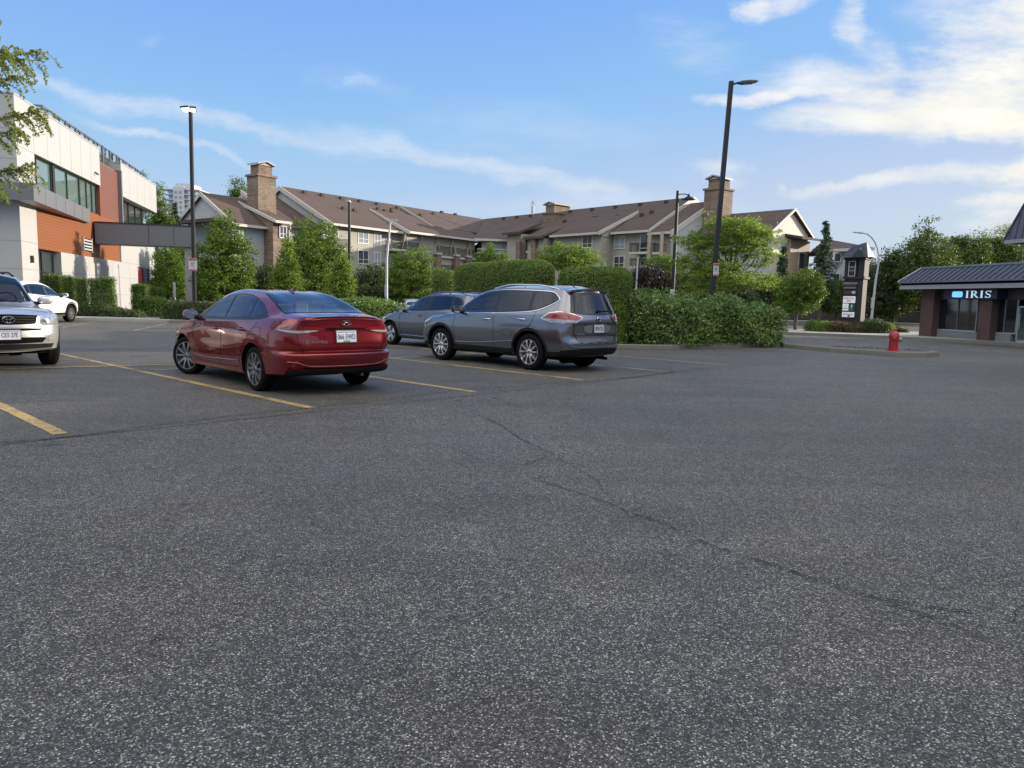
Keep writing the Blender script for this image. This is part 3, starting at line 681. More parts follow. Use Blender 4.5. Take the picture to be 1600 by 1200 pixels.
def wheel(c,x,s,r,w,rim_r,style,steer=0,ytr=.78,rimmat=None):
    rimmat=rimmat or M_RIM
    e=D.objects.new('wheel',None); COL.objects.link(e); e.parent=c.t; e.location=(x,s*ytr,r); e.rotation_euler=(0,0,steer+(0 if s>0 else math.pi)); e.empty_display_size=.1
    h=w/2; rr=rim_r
    mb=MB(); prof=[(rr*.98,-h*.9),(rr+.02,-h),(r-.045,-h*1.02),(r-.012,-h*.86),(r,-h*.62),(r+.0,-h*.2),(r-.006,-h*.17),(r-.006,-h*.13),(r,-h*.1),(r,h*.1),(r-.006,h*.13),(r-.006,h*.17),(r,h*.2),(r,h*.62),(r-.012,h*.86),(r-.045,h*1.02),(rr+.02,h),(rr*.98,h*.9)]
    mb.lathe(prof+[prof[0]],56,'y',close=True); mb.build('tyre',M_TYRE,e,True,40)
    mb=MB(); o=h*.92
    mb.lathe([(rr*.99,o*.80),(rr*1.0,o),(rr*.955,o*1.0),(rr*.93,o*.78),(rr*.90,-h*.6),(rr*.99,-h*.85),(rr*.99,o*.8)],56,'y',0,close=True)
    # spokes
    def spoke(a,w0,w1,r0,r1,y0,y1,th,mi=0,skew=0):
        p=[]
        for (rad,wd,yy,sk) in ((r0,w0,y0,0),((r0+r1)/2,(w0+w1)/2*.92,(y0*.35+y1*.65)+.012,skew/2),(r1,w1,y1,skew)):
            for sg in (-1,1):
                for t_ in (0,-th): 
                    u,v=rad,sg*wd+sk; p.append((u*math.cos(a)-v*math.sin(a),yy+t_,u*math.sin(a)+v*math.cos(a)))
        f=[]
        for k in (0,4): f+=[(k+0,k+2,k+6,k+4),(k+1,k+5,k+7,k+3),(k+0,k+4,k+5,k+1),(k+2,k+3,k+7,k+6)]
        f+=[(0,1,3,2),(8,10,11,9)]; mb.add(p,f,mi)
    if style=='five_twin':
        for i in range(5):
            a=2*math.pi*i/5+.3
            for g in (-1,1): spoke(a+g*.17,.016,.019,rr*.16,rr*.95,o*.86,o*.95,.035,0,g*.028)
            spoke(a+.62,.02,.05,rr*.2,rr*.93,o*.62,o*.6,.03,1)
    elif style=='turbine':
        for i in range(5):
            a=2*math.pi*i/5+.3; spoke(a,.018,.06,rr*.14,rr*.95,o*.84,o*.96,.035,0,.03); spoke(a+.62,.012,.016,rr*.2,rr*.95,o*.8,o*.9,.03,1)
    elif style=='blade':
        for i in range(5):
            a=2*math.pi*i/5+.1; spoke(a,.03,.075,rr*.14,rr*.94,o*.9,o*.97,.03,0); spoke(a+.62,.012,.03,rr*.2,rr*.94,o*.75,o*.85,.03,1)
    else:
        for i in range(6): spoke(2*math.pi*i/6+.2,.035,.05,rr*.12,rr*.95,o*.8,o*.92,.04,0)
    mb.lathe([(rr*.22,o*.7),(rr*.21,o*.93),(rr*.13,o*.98)],20,'y',0)
    mb.build('rim',[rimmat,M_RIMD],e,True,30)
    mb=MB(); mb.lathe([(rr*.91,-h*.55),(rr*.91,-h*.40)],40,'y'); mb.lathe([(rr*.62,-h*.3),(rr*.62,-h*.1)],40,'y',1); mb.build('brake_disc',[M_UND,simple('brake steel',(.22,.21,.2),.35,.9)],e,True,40)
    mb=MB()
    mb.lathe([(rr*.085,o*.9),(rr*.085,o*1.02),(.004,o*1.03)],16,'y')
    for i in range(5):
        a=2*math.pi*i/5+.9; mb.lathe([(.009,o*.85),(.009,o*.99)],8,'y',0,(rr*.155*math.cos(a),0,rr*.155*math.sin(a)))
    mb.build('hub_cap',simple('hub cap',(.12,.12,.125),.3,.8,var=0),e,True,40)
    return e
def arch_trim(c,x,r,s,w,mat,z0=.16,off=.006,thick=.018):
    pts=[]; a0=math.asin(max(-.9,(z0-r)/(r+.075)))
    for i in range(25):
        a=a0+(math.pi-2*a0)*i/24; pts.append((x+(r+.062+w/2)*1.03*math.cos(a),r+.015+(r+.062+w/2)*math.sin(a)))
    return ribbon(c,'wheel_arch_trim',pts,w,'L' if s>0 else 'R',mat,off,sm=1,thick=thick)
def plate(c,x,z,txt,top,back=True,w=.305,h=.155,tilt=0,sx=1,frame_m=None,y=0):
    e=D.objects.new('licence_plate',None); COL.objects.link(e); e.parent=c.t; e.location=(x,y,z); e.rotation_euler=(0,0,0)
    sg=-1 if back else 1
    mb=MB(); mb.box(-.006,-w/2-.012,-h/2-.012,.0,w/2+.012,h/2+.012); 
    b=mb.build('plate_frame',frame_m or M_PLD,e)
    mb=MB(); mb.box(sg*.002,-w/2,-h/2,sg*.008 if back else .008,w/2,h/2); mb.build('plate_panel',M_PLT,e)
    xd=(0,-1,0) if back else (0,1,0)
    text_mesh(txt,.105,.001,M_PBL,'plate_number',e,frame((sg*.0095,0,-.008),xd)@Matrix.Diagonal((.80*sx,1.0,1,1)),bold=.012)
    if top: text_mesh(top,.026,.0008,M_PBL,'plate_heading',e,frame((sg*.0095,0,.060),xd))
    e.rotation_euler=(0,tilt,0)
    return e
def mirror(c,x,z,y,s,mat,k=1.0):
    """wing mirror: stalk and shell"""
    e=D.objects.new('wing_mirror',None); COL.objects.link(e); e.parent=c.t; e.location=(x,s*y,z)
    mb=MB(); mb.tube([(0,-.06*s,-.045),(.0,.02*s,-.04),(.0,.09*s,-.015)],[.045,.035,.04],8); mb.build('mirror_arm',M_BLK,e,True)
    bm=bmesh.new(); bmesh.ops.create_uvsphere(bm,u_segments=20,v_segments=12,radius=1)
    for v in bm.verts:
        q_=lambda a: math.copysign(abs(a)**.62,a)
        v.co.y=q_(v.co.y); v.co.z=q_(v.co.z); v.co.x=q_(v.co.x)
        v.co.x=v.co.x*.075 if v.co.x>0 else v.co.x*.045; v.co.y*=.105; v.co.z*=.070
        v.co.x=max(v.co.x,-.03); v.co=v.co*k+Vector((.01,s*.15,.02))
    me=D.meshes.new('mirror_shell'); bm.to_mesh(me); bm.free(); me.materials.append(mat); me.polygons.foreach_set('use_smooth',[True]*len(me.polygons)); me.set_sharp_from_angle(angle=R_(50)); link('mirror_shell',me,e)
    mb=MB(); vs=[(-.024*k,s*(.15)+ .112*k*math.cos(a),.02+.066*k*math.sin(a)) for a in [2*math.pi*i/24 for i in range(24)]]; mb.add(vs,[tuple(range(24))]); mb.build('mirror_glass',simple('mirror glass',(.7,.74,.78),.03,1,var=0),e)
    return e
def handle(c,x,z,y,s,mat):
    mb=MB(); pts=[(x-.10,0,z),(x-.085,s*.035,z+.002),(x,s*.042,z+.004),(x+.085,s*.035,z+.002),(x+.10,0,z)]
    # snap to the side
    h=c.bvh.ray_cast(Vector((x,s*5,z)),Vector((0,-s,0)))[0]; yy=h.y
    mb.tube([(p[0],yy+p[1]-s*.006,p[2]) for p in pts],[.010,.013,.014,.013,.010],8); mb.build('door_handle',mat,c.t,True)
    return patch(c,'handle_recess',[(x+.075*math.cos(a),z+.026*math.sin(a)) for a in [2*math.pi*i/20 for i in range(20)]],'L' if s>0 else 'R',M_UND,.0022,c.body)
def underbody(c,x0,x1,z,w=.62):
    mb=MB(); mb.box(x0,-w,z-.03,x1,w,z+.1); mb.box(x0+.3,-.12,z-.06,x1-.4,.1,z); mb.box(-.06,-.7,.26,.06,.7,.34); mb.build('underbody',M_UND,c.t)
# ---------------------------------------------------------------- red sedan
def K(*a): return list(a)
def red_sedan(loc,rz):
    rows=[
     dict(z=K((-1.02,.30),(0,.20),(2.7,.18),(3.6,.22)),y=K((-1.02,0),(3.6,0)),rear=.10,front=.10),
     dict(z=K((-1.02,.31),(0,.21),(2.7,.19),(3.6,.24)),y=K((-1.02,.68),(0,.74),(2.7,.74),(3.6,.62)),rear=.10,front=.10),
     dict(z=K((-1.02,.335),(-.4,.28),(0,.25),(2.7,.23),(3.6,.27)),y=K((-1.02,.80),(-.5,.865),(0,.875),(1.3,.865),(2.7,.875),(3.6,.70)),rear=.07,front=.05),
     dict(z=K((-1.02,.50),(0,.46),(2.7,.42),(3.6,.42)),y=K((-1.02,.82),(-.5,.89),(0,.90),(1.3,.888),(2.7,.895),(3.3,.84),(3.6,.74)),rear=.0,front=.0),
     dict(z=K((-1.02,.575),(0,.55),(1.3,.52),(2.7,.50),(3.6,.49)),y=K((-1.02,.82),(-.5,.893),(0,.904),(.7,.892),(1.5,.887),(2.7,.90),(3.3,.84),(3.6,.73)),rear=-.005,front=.0),
     dict(z=K((-1.02,.612),(0,.62),(1.3,.59),(2.7,.57),(3.6,.54)),y=K((-1.02,.80),(-.5,.893),(0,.905),(.7,.891),(1.5,.885),(2.7,.90),(3.3,.835),(3.6,.72)),rear=.062,front=.015),
     dict(z=K((-1.02,.675),(0,.70),(1.3,.66),(2.7,.64),(3.6,.58)),y=K((-1.02,.80),(-.5,.89),(0,.905),(.7,.889),(1.5,.882),(2.7,.90),(3.3,.82),(3.6,.71)),rear=.035,front=.03),
     dict(z=K((-1.02,.895),(-.5,.885),(0,.865),(1.3,.81),(2.7,.78),(3.3,.68),(3.6,.62)),y=K((-1.02,.80),(-.5,.868),(0,.895),(.7,.885),(2.7,.885),(3.3,.79),(3.6,.66)),rear=.055,front=.05),
     dict(z=K((-1.02,1.045),(-.6,1.045),(0,1.01),(.7,.99),(1.5,.965),(2.3,.94),(2.7,.90),(3.2,.80),(3.6,.685)),y=K((-1.02,.70),(-.5,.785),(0,.835),(.7,.862),(1.9,.862),(2.4,.825),(2.8,.78),(3.3,.70),(3.6,.58)),rear=.015,front=.12),
     dict(z=K((-1.02,1.08),(-.7,1.10),(-.45,1.14),(-.1,1.245),(.3,1.34),(.7,1.39),(1.1,1.40),(1.5,1.36),(1.8,1.27),(2.1,1.13),(2.38,1.0),(2.7,.945),(3.2,.85),(3.6,.70)),
          y=K((-1.02,.54),(-.6,.60),(-.2,.60),(.3,.575),(.7,.555),(1.1,.555),(1.5,.58),(1.9,.63),(2.2,.69),(2.5,.68),(3.0,.60),(3.6,.42)),rear=.0,front=.13),
     dict(z=K((-1.02,1.09),(-.72,1.108),(-.45,1.155),(-.1,1.265),(.3,1.368),(.7,1.424),(1.1,1.438),(1.5,1.40),(1.8,1.305),(2.1,1.16),(2.4,1.02),(2.7,.965),(3.2,.875),(3.6,.71)),
          y=K((-1.02,.28),(-.2,.31),(.7,.29),(1.5,.3),(2.2,.36),(3.6,.22)),rear=-.015,front=.13),
     dict(z=K((-1.02,1.095),(-.72,1.112),(-.45,1.16),(-.1,1.275),(.3,1.378),(.7,1.433),(1.1,1.448),(1.5,1.41),(1.8,1.315),(2.1,1.17),(2.42,1.025),(2.7,.97),(3.2,.88),(3.6,.715)),y=K((-1.02,0),(3.6,0)),rear=-.02,front=.13)]
    spec=dict(x0=-1.0,x1=3.58,rows=rows,rcr=8,rcf=8,sharp=[2,8],rad=.30,radf=.5,bulr=.075,bulf=.16,lr=.55,lf=.7,wheels=[(0,.318),(2.70,.318)],gap=.04)
    c=start_car('glossy red four-door sedan seen from behind, its front wheels turned to the left','car',loc,rz,spec,M_RED)
    t=c.t
    # side glass: front door, rear door, quarter; black frame band below
    rg=[(-.59,0),(-.585,.3),(-.565,.575),(-.5,.64),(-.2,.60),(.1,.55),(.36,.50),(.385,.44),(.41,.2),(.415,0),(.41,-.2),(.385,-.44),(.36,-.50),(.1,-.55),(-.2,-.60),(-.5,-.64),(-.565,-.575),(-.585,-.3)]
    ws=[(2.36,0),(2.33,.4),(2.22,.66),(1.95,.62),(1.6,.54),(1.5,.3),(1.49,0),(1.5,-.3),(1.6,-.54),(1.95,-.62),(2.22,-.66),(2.33,-.4)]
    seats(c,(1.05,.12),1.24,1.0,1.72)
    for s,SD in ((1,'L'),(-1,'R')):
        dlo=S([(2.17,1.027),(1.9,1.176),(1.62,1.289),(1.3,1.356),(.9,1.372),(.5,1.340),(.12,1.245),(-.12,1.139),(-.24,1.077),(-.14,1.047),(.1,1.027),(.7,1.007),(1.4,0.990),(2.0,0.987),(2.19,0.997)],4)
        panes=[('front_window',S([(2.03,1.027),(1.85,1.153),(1.55,1.273),(1.24,1.335),(1.165,1.340),(1.12,1.231),(1.07,1.014),(1.5,1.010),(1.9,1.010)],3)),('rear_window',S([(1.06,1.344),(.8,1.347),(.5,1.317),(.36,1.282),(.30,1.185),(.245,1.045),(.6,1.029),(.97,1.017),(1.02,1.185)],3)),('quarter_window',S([(.29,1.257),(.10,1.194),(-.08,1.111),(-.13,1.074),(0,1.060),(.19,1.047),(.245,1.157)],3))]
        patch_h(c,'window_frame',dlo,[p for _,p in panes],SD,M_GB,.003)
        for nm,p in panes: patch(c,nm,p,SD,M_CG,.006)
        if s>0: carve(c,[('L',p,-1.2,1.2) for _,p in panes]+[('T',S(rg,2),1.03,2),('T',S(ws,2),1.03,2)])
        ribbon(c,'window_trim',[(2.21,0.982),(1.9,0.977),(1.3,0.980),(.6,0.999),(.1,1.017),(-.16,1.036),(-.27,1.072)],.012,SD,M_CHR if False else M_GB,.005)
        # door seams
        seam(c,[(1.13,.93),(1.12,.75),(1.12,.5),(1.115,.33)],SD); seam(c,[(2.22,.90),(2.24,.75),(2.17,.5),(2.12,.34)],SD)
        seam(c,[(-.10,.98),(.02,.88),(.12,.78),(.24,.68),(.37,.55),(.42,.42),(.44,.33)],SD); seam(c,[(2.1,.31),(1.6,.30),(1.1,.30),(.5,.31)],SD,.006)
        seam(c,[(-.36,.64),(-.5,.645),(-.66,.67)],SD,.005)
        handle(c,1.28,.835,0,s,M_RED); handle(c,.36,.865,0,s,M_RED)
        mirror(c,2.03,1.01,.845,s,M_RED)
        # side feature line low on the doors
        ribbon(c,'door_crease',[(.46,.405),(1.1,.385),(1.7,.37),(2.2,.375)],.018,SD,M_RED,.004,c.body,thick=.007)
        # tail lamp wraps round the corner
    seam(c,[(-.25,.90),(-.17,.915),(-.07,.905),(-.03,.85),(-.05,.78),(-.12,.76),(-.22,.765),(-.27,.82),(-.25,.90)],'L',.005,2,'fuel_flap_gap')
    # rear glass
    patch_h(c,'rear_glass_surround',[(x*1.02-.005 if x<0 else x+.012,y*1.025) for x,y in S(rg,2)],[[(x if x<0 else x-.004,y*.985) for x,y in S(rg,2)]],'T',M_GB,.003)
    patch(c,'rear_windscreen',S(rg,2),'T',M_CG2,.006)
    patch(c,'windscreen',S(ws,2),'T',M_CG,.005)
    # boot lid seams (seen from behind; y positive = left side)
    for s in (1,-1):
        seam(c,[(s*.69,.90),(s*.685,.84),(s*.67,.72),(s*.62,.66),(s*.60,.60),(s*.45,.590),(0,.59)],'B',.006,3)
    # lower shut line and recessed black band for the lamps and plate
    patch(c,'number_plate_recess',S([(.19,.91),(0,.912),(-.19,.91),(-.20,.82),(-.185,.735),(0,.728),(.185,.735),(.20,.82)],2),'B',M_RED,.0015)
    patch(c,'boot_recess',[(.36,.932),(0,.936),(-.36,.932),(-.34,.915),(-.22,.90),(.22,.90),(.34,.915)],'B',M_UND,.004,c.body)
    for s in (1,-1):
        a=math.pi-.0
        SD='L' if s>0 else 'R'
        ang=math.pi-s*.62   # look from behind and outside
        # u along horizontal axis perpendicular to the viewing angle
        ux=Vector((-math.sin(ang),math.cos(ang)))
        f=lambda x,y: x*ux.x+y*ux.y
        up=[(-.47,.86,.935),(-.70,.84,.962),(-.95,.70,.965),(-1.03,.50,.948),(-1.05,.34,.928),(-1.05,.34,.908),(-1.04,.50,.880),(-.99,.66,.855),(-.88,.80,.862),(-.66,.86,.900)]
        lens=patch(c,'tail_light',S([(f(x,s*y),z) for x,y,z in up],3),None,simple('dark red sedan lamp lens',(.13,.003,.006),.07,0,1,var=.3,scale=30),.012,ang=ang,step=.025)
        lo=[(-.66,.84,.905),(-.82,.82,.898),(-.95,.71,.896),(-1.03,.50,.900),(-1.04,.44,.894),(-1.03,.50,.882),(-.99,.66,.862),(-.88,.80,.868)]
        patch(c,'reversing_light',S([(f(x,s*y),z) for x,y,z in lo],2),None,M_TLW,.0145,ang=ang,step=.02,parent=lens)
        ribbon(c,'bumper_crease',[(s*.80,.47),(s*.70,.46),(s*.58,.42),(s*.45,.405),(s*.0,.40)],.03,'B',M_RED,.004,c.body,thick=.010)
        # reflector slot
        patch(c,'bumper_reflector',[(s*.74,.405),(s*.60,.390),(s*.60,.376),(s*.74,.388)],'B',M_TL,.008)
    patch(c,'rear_diffuser',S([(.78,.395),(.62,.39),(.3,.382),(0,.38),(-.3,.382),(-.62,.39),(-.78,.395),(-.80,.32),(-.66,.305),(-.3,.30),(0,.30),(.3,.30),(.66,.305),(.80,.32)],2),'B',M_BLK,.022)
    # boot lip spoiler crease
    ribbon(c,'boot_lip',[(.66,1.02),(.4,1.048),(0,1.058),(-.4,1.048),(-.66,1.02)],.018,'B',M_RED,.005,c.body,thick=.012)
    # emblem and lettering
    hb=c.bvh.ray_cast(Vector((-4,0,1.0)),Vector((1,0,0))); hx=hb[0].x
    em=D.objects.new('emblem',None); COL.objects.link(em); em.parent=t; em.location=(hx-.008,0,1.0)
    mb=MB(); 
    pts=[(0,.068*math.cos(a),.037*math.sin(a)) for a in [2*math.pi*i/28 for i in range(29)]]; mb.tube(pts,.0062,6,caps=False)
    mb.tube([(0,.034,-.026),(0,.022,.026)],.0065,6); mb.tube([(0,-.022,-.026),(0,-.034,.026)],.0065,6); mb.tube([(0,.028,.004),(0,0,.008),(0,-.028,-.004)],.006,6)
    mb.build('emblem_ring',M_CHR,em,True)
    h2=c.bvh.ray_cast(Vector((-4,.40,.755)),Vector((1,0,0)))
    text_mesh('ELANTRA',.052,.002,M_CHR,'lettering',t,frame((h2[0].x-.010,.44,.742),(-.18,-1,0),(-.05,0,1))@Matrix.Diagonal((1.35,1,1,1)),bold=.012)
    hp=c.bvh.ray_cast(Vector((-4,0,.83)),Vector((1,0,0)))
    pl=plate(c,hp[0].x-.006,.815,'066 EWD','Beautiful British Columbia',True,tilt=.10,sx=.82)
    mb=MB(); mb.box(-.010,-.05,-.077,-.004,.05,-.055); mb.build('plate_sticker',M_GRN,pl)
    # shark fin
    mb=MB(); z=1.418; mb.add([(.50,-.02,z),(.50,.02,z),(.66,.012,z+.012),(.66,-.012,z+.012),(.49,0,z+.062),(.53,0,z+.062)],[(0,1,4),(1,2,5,4),(2,3,5),(3,0,4,5),(0,3,2,1)]); mb.build('antenna_fin',M_RED,t,True,30)
    # exhaust
    mb=MB(); mb.tube([(-.6,-.30,.27),(-.96,-.30,.265)],.025,12); mb.build('exhaust_pipe',simple('exhaust steel',(.15,.14,.13),.4,.9),t,True)
    underbody(c,-.45,3.2,.26)
    # front lamps and grille
    for s in (1,-1):
        ang=s*.8; ux=Vector((-math.sin(ang),math.cos(ang))); f=lambda x,y: x*ux.x+y*ux.y
        patch(c,'headlight',S([(f(x,s*y),z) for x,y,z in [(3.0,.82,.80),(3.25,.74,.78),(3.45,.60,.72),(3.52,.5,.67),(3.45,.6,.64),(3.3,.76,.66),(3.1,.83,.72)]],3),None,M_HL,.008,ang=ang)
    patch(c,'grille',S([(.45,.60),(.3,.66),(-.3,.66),(-.45,.60),(-.35,.35),(.35,.35)],2),'F',M_UND,.006)
    for s in (1,-1):
        wheel(c,0,s,.318,.205,.232,'five_twin',0,.775,simple('sedan alloy',(.33,.34,.36),.25,.85,var=.05)); wheel(c,2.70,s,.318,.205,.232,'five_twin',R_(24),.765,simple('sedan alloy',(.33,.34,.36),.25,.85,var=.05))
    return c
red_sedan((-3.02,10.90,0),2.33)
# ---------------------------------------------------------------- sport utility cars
def suv_spec(P):
    x0,x1,hw,wb=P['x0'],P['x1'],P['hw'],P['wb']; zf=P.get('zf',.26)
    X=lambda *a:[(x0,a[0]),(x0+.5,a[1]),(0,a[2]),(wb*.5,a[3]),(wb,a[4]),(x1-.35,a[5]),(x1,a[6])]
    w=P.get('wt',[.93,.98,1,.985,1,.95,.80])
    z3,z4,z5=P.get('z3',.52),P.get('z4',.74),P.get('z5',.92); be=P['belt']
    def cl(pts): # lower rows never above hood
        return pts
    rows=[dict(z=K((x0,zf+.06),(0,zf),(wb,zf),(x1,zf+.03)),y=K((x0,0),(x1,0)),rear=.10,front=.12),
     dict(z=K((x0,zf+.07),(0,zf+.01),(wb,zf+.01),(x1,zf+.04)),y=X(*[hw*.80*k for k in w]),rear=.10,front=.12),
     dict(z=K((x0,zf+.11),(0,zf+.05),(wb,zf+.05),(x1,zf+.08)),y=X(*[hw*.955*k for k in w]),rear=.05,front=.06),
     dict(z=K((x0,z3),(wb,z3-.02),(x1,z3-.03)),y=X(*[hw*.995*k for k in w]),rear=P.get('r3',-.02),front=0),
     dict(z=K((x0,z4-.04),(0,z4),(wb,z4-.03),(x1,P.get('zf4',z4-.06))),y=X(*[hw*1.0*k for k in w]),rear=P.get('r4',.0),front=P.get('f4',.01)),
     dict(z=K((x0,z5),(0,z5),(wb*.5,z5-.02),(wb,z5-.03),(x1,P.get('zf5',z5-.14))),y=X(*[hw*k*j for k,j in zip(w,(.965,.985,.99,.99,.985,.97,.95))]),rear=P.get('r5',.05),front=P.get('f5',.05)),
     dict(z=be,y=P['belty'],rear=P.get('r6',.07),front=P.get('f6',.16)),
     dict(z=P['rail'],y=P['raily'],rear=P['r7'],front=P.get('f7',.18)),
     dict(z=P['roof2'],y=[(x,y*.5) for x,y in P['raily']],rear=P['r7']-.02,front=P.get('f7',.18)),
     dict(z=P['roof'],y=K((x0,0),(x1,0)),rear=P['r7']-.03,front=P.get('f7',.18))]
    return dict(x0=x0,x1=x1,rows=rows,rcr=7,rcf=6,sharp=P.get('sharp',[2,6,7]),rad=P.get('rad',.26),radf=P.get('radf',.42),bulr=P.get('bulr',.07),bulf=P.get('bulf',.13),lr=P.get('lr',.5),lf=.7,wheels=[(0,P['wr']),(wb,P['wr'])],gap=.055)
def suv_glass(c,G_,trim=None,trimw=.016,mats=None):
    for s,SD in ((1,'L'),(-1,'R')):
        patch_h(c,'window_frame',S(G_['frame'],3),[S(pl,3) for _,pl in G_['panes']],SD,M_GB,.003)
        for nm,pl in G_['panes']: patch(c,nm,S(pl,3),SD,(mats or {}).get(nm,M_CG if nm=='front_window' else M_CGP),.006)
        if s>0: carve(c,[('L',S(pl,3),-1.2,1.2) for _,pl in G_['panes']]+(G_.get('cut') or []))
        if trim: ribbon(c,'window_trim',G_['frame'],trimw,SD,trim,.007,closed=True,sm=4,thick=.010)
def cladding(c,x0,x1,wb,r,zt,w=.05):
    for s,SD in ((1,'L'),(-1,'R')):
        rr=r+.10
        patch(c,'sill_cladding',[(rr,.28),(wb-rr,.28),(wb-rr-.02,zt),(rr+.02,zt)],SD,M_BLK,.007)
        arch_trim(c,0,r,s,w,M_BLK,z0=zt-.14); arch_trim(c,wb,r,s,w,M_BLK,z0=zt-.14)
        # lower corners behind and in front of the wheels
        patch(c,'corner_cladding',[(x0+.06,.33),(-rr,.30),(-rr,zt),(x0+.06,zt+.01)],SD,M_BLK,.007)
        patch(c,'corner_cladding',[(wb+rr,.30),(x1-.22,.33),(x1-.22,zt),(wb+rr,zt)],SD,M_BLK,.007)
def roof_rails(c,x0,x1,y,mat,h=.05):
    for s in (1,-1):
        zz=lambda x: c.bvh.ray_cast(Vector((x,s*y,4)),Vector((0,0,-1)))[0].z
        pts=[]
        for i in range(15):
            t=i/14; x=x0+(x1-x0)*t; pts.append((x,s*y,zz(x)+h*min(1,4*t,4*(1-t))+.004))
        mb=MB(); mb.tube(pts,.017,8)
        for t in (.04,.5,.96): x=x0+(x1-x0)*t; mb.tube([(x,s*y,zz(x)-.01),(x,s*y,zz(x)+h*min(1,4*t,4*(1-t)))],.02,8)
        mb.build('roof_rail',mat,c.t,True)
def lampxy(c,name,pts,s,ang,mat,off=.010,parent=None,n=3,step=.025):
    ux=Vector((-math.sin(ang),math.cos(ang))); return patch(c,name,S([(x*ux.x+s*y*ux.y,z) for x,y,z in pts],n),None,mat,off,ang=ang,parent=parent,step=step)
def grey_suv(loc,rz):
    P=dict(x0=-.96,x1=3.66,hw=.915,wb=2.705,wr=.362,zf=.25,z3=.53,z4=.76,z5=.95,r3=-.02,r4=.02,r5=.015,r6=.06,r7=.23,f6=.2,
      belt=K((-.96,1.12),(-.5,1.13),(0,1.11),(.8,1.075),(1.8,1.055),(2.45,1.04),(3.0,.99),(3.4,.90),(3.66,.80)),
      belty=K((-.96,.80),(-.5,.845),(0,.872),(1,.885),(2.1,.87),(2.6,.83),(3.1,.78),(3.66,.62)),
      rail=K((-.96,1.555),(-.6,1.585),(0,1.615),(.7,1.625),(1.2,1.60),(1.6,1.515),(2.0,1.32),(2.35,1.12),(2.6,1.065),(3.2,.97),(3.66,.82)),
      raily=K((-.96,.58),(-.4,.62),(.3,.635),(1.2,.64),(1.8,.68),(2.3,.72),(2.7,.66),(3.66,.44)),
      roof2=K((-.96,1.60),(-.6,1.635),(0,1.665),(.7,1.672),(1.2,1.648),(1.6,1.565),(2.0,1.37),(2.38,1.145),(2.6,1.09),(3.2,.995),(3.66,.83)),
      roof=K((-.96,1.61),(-.6,1.645),(0,1.675),(.7,1.683),(1.2,1.66),(1.6,1.58),(2.0,1.385),(2.4,1.15),(2.6,1.10),(3.2,1.0),(3.66,.835)))
    sp=suv_spec(P); c=start_car('dark grey SUV with silver roof rails and chrome window line behind the red sedan','car',loc,rz,sp,M_GREY); t=c.t; WZ=1.13; seats(c,(1.05, 0.15),1.42,1.13,1.7)
    fr=[(2.24,1.10),(1.95,1.31),(1.62,1.475),(1.25,1.555),(.7,1.578),(0,1.565),(-.38,1.545),(-.52,1.48),(-.60,1.385),(-.40,1.27),(-.15,1.185),(.15,1.145),(.9,1.105),(1.8,1.085)]
    suv_glass(c,dict(frame=fr,panes=[('front_window',[(2.10,1.125),(1.88,1.31),(1.6,1.45),(1.22,1.53),(1.10,1.535),(1.06,1.35),(1.03,1.135),(1.6,1.12)]),
      ('rear_window',[(.93,1.545),(.5,1.548),(.12,1.54),(.10,1.35),(.08,1.185),(.3,1.165),(.93,1.13),(.95,1.35)]),
      ('quarter_window',[(.02,1.538),(-.33,1.52),(-.46,1.465),(-.53,1.39),(-.36,1.29),(-.12,1.21),(.0,1.19),(.01,1.35)])]),M_CHR,.018)
    for s,SD in ((1,'L'),(-1,'R')):
        seam(c,[(1.02,1.08),(1.02,.8),(1.00,.5),(.99,.36)],SD,.010); seam(c,[(2.23,1.05),(2.27,.8),(2.20,.55),(2.14,.36)],SD,.010)
        seam(c,[(-.13,1.18),(-.09,1.0),(.02,.86),(.20,.74),(.36,.60),(.43,.45)],SD,.010)
        handle(c,1.22,.97,0,s,M_CHR); handle(c,.22,1.0,0,s,M_CHR); mirror(c,2.02,1.13,.87,s,M_GB,1.1)
        ribbon(c,'door_crease',[(.44,.56),(1.1,.50),(1.7,.46),(2.2,.45)],.03,SD,M_GREY,.004,c.body,thick=.008)
        # tail lamp: wraps the corner, red over clear
        ang=math.pi-s*.75
        l=lampxy(c,'tail_light',[(-.30,.87,1.035),(-.50,.85,1.14),(-.74,.82,1.165),(-.90,.68,1.13),(-.97,.46,1.065),(-.97,.50,1.03),(-.93,.60,.965),(-.80,.80,.955),(-.52,.86,.965)],s,ang,M_TL,.014,n=1)
        lampxy(c,'reversing_light',[(-.32,.87,1.030),(-.60,.85,1.035),(-.80,.80,1.02),(-.93,.58,1.01),(-.96,.50,1.03),(-.93,.60,.970),(-.80,.80,.960),(-.52,.86,.970)],s,ang,M_TLW,.017,parent=l,n=1)
        ux=Vector((-math.sin(ang),math.cos(ang)))
        ribbon(c,'lamp_trim',[(x*ux.x+s*y*ux.y,z) for x,y,z in [(-.30,.87,1.035),(-.50,.85,1.14),(-.74,.82,1.165),(-.90,.68,1.13),(-.97,.46,1.065),(-.97,.50,1.03),(-.93,.60,.965),(-.80,.80,.955),(-.52,.86,.965)]],.010,None,M_CHR,.019,l,True,ang,1)
    cladding(c,-.96,3.66,2.705,.362,.40,.045)
    # hatch glass and spoiler
    rg=[(.54,1.50),(.3,1.53),(0,1.535),(-.3,1.53),(-.54,1.50),(-.61,1.30),(-.66,1.165),(-.4,1.135),(0,1.125),(.4,1.135),(.66,1.165),(.61,1.30)]
    patch_h(c,'rear_glass_surround',[(y*1.04,z+(.012 if z>1.4 else -.012)) for y,z in S(rg,2)],[[(y*.985,1.33+(z-1.33)*.975) for y,z in S(rg,2)]],'B',M_GB,.003)
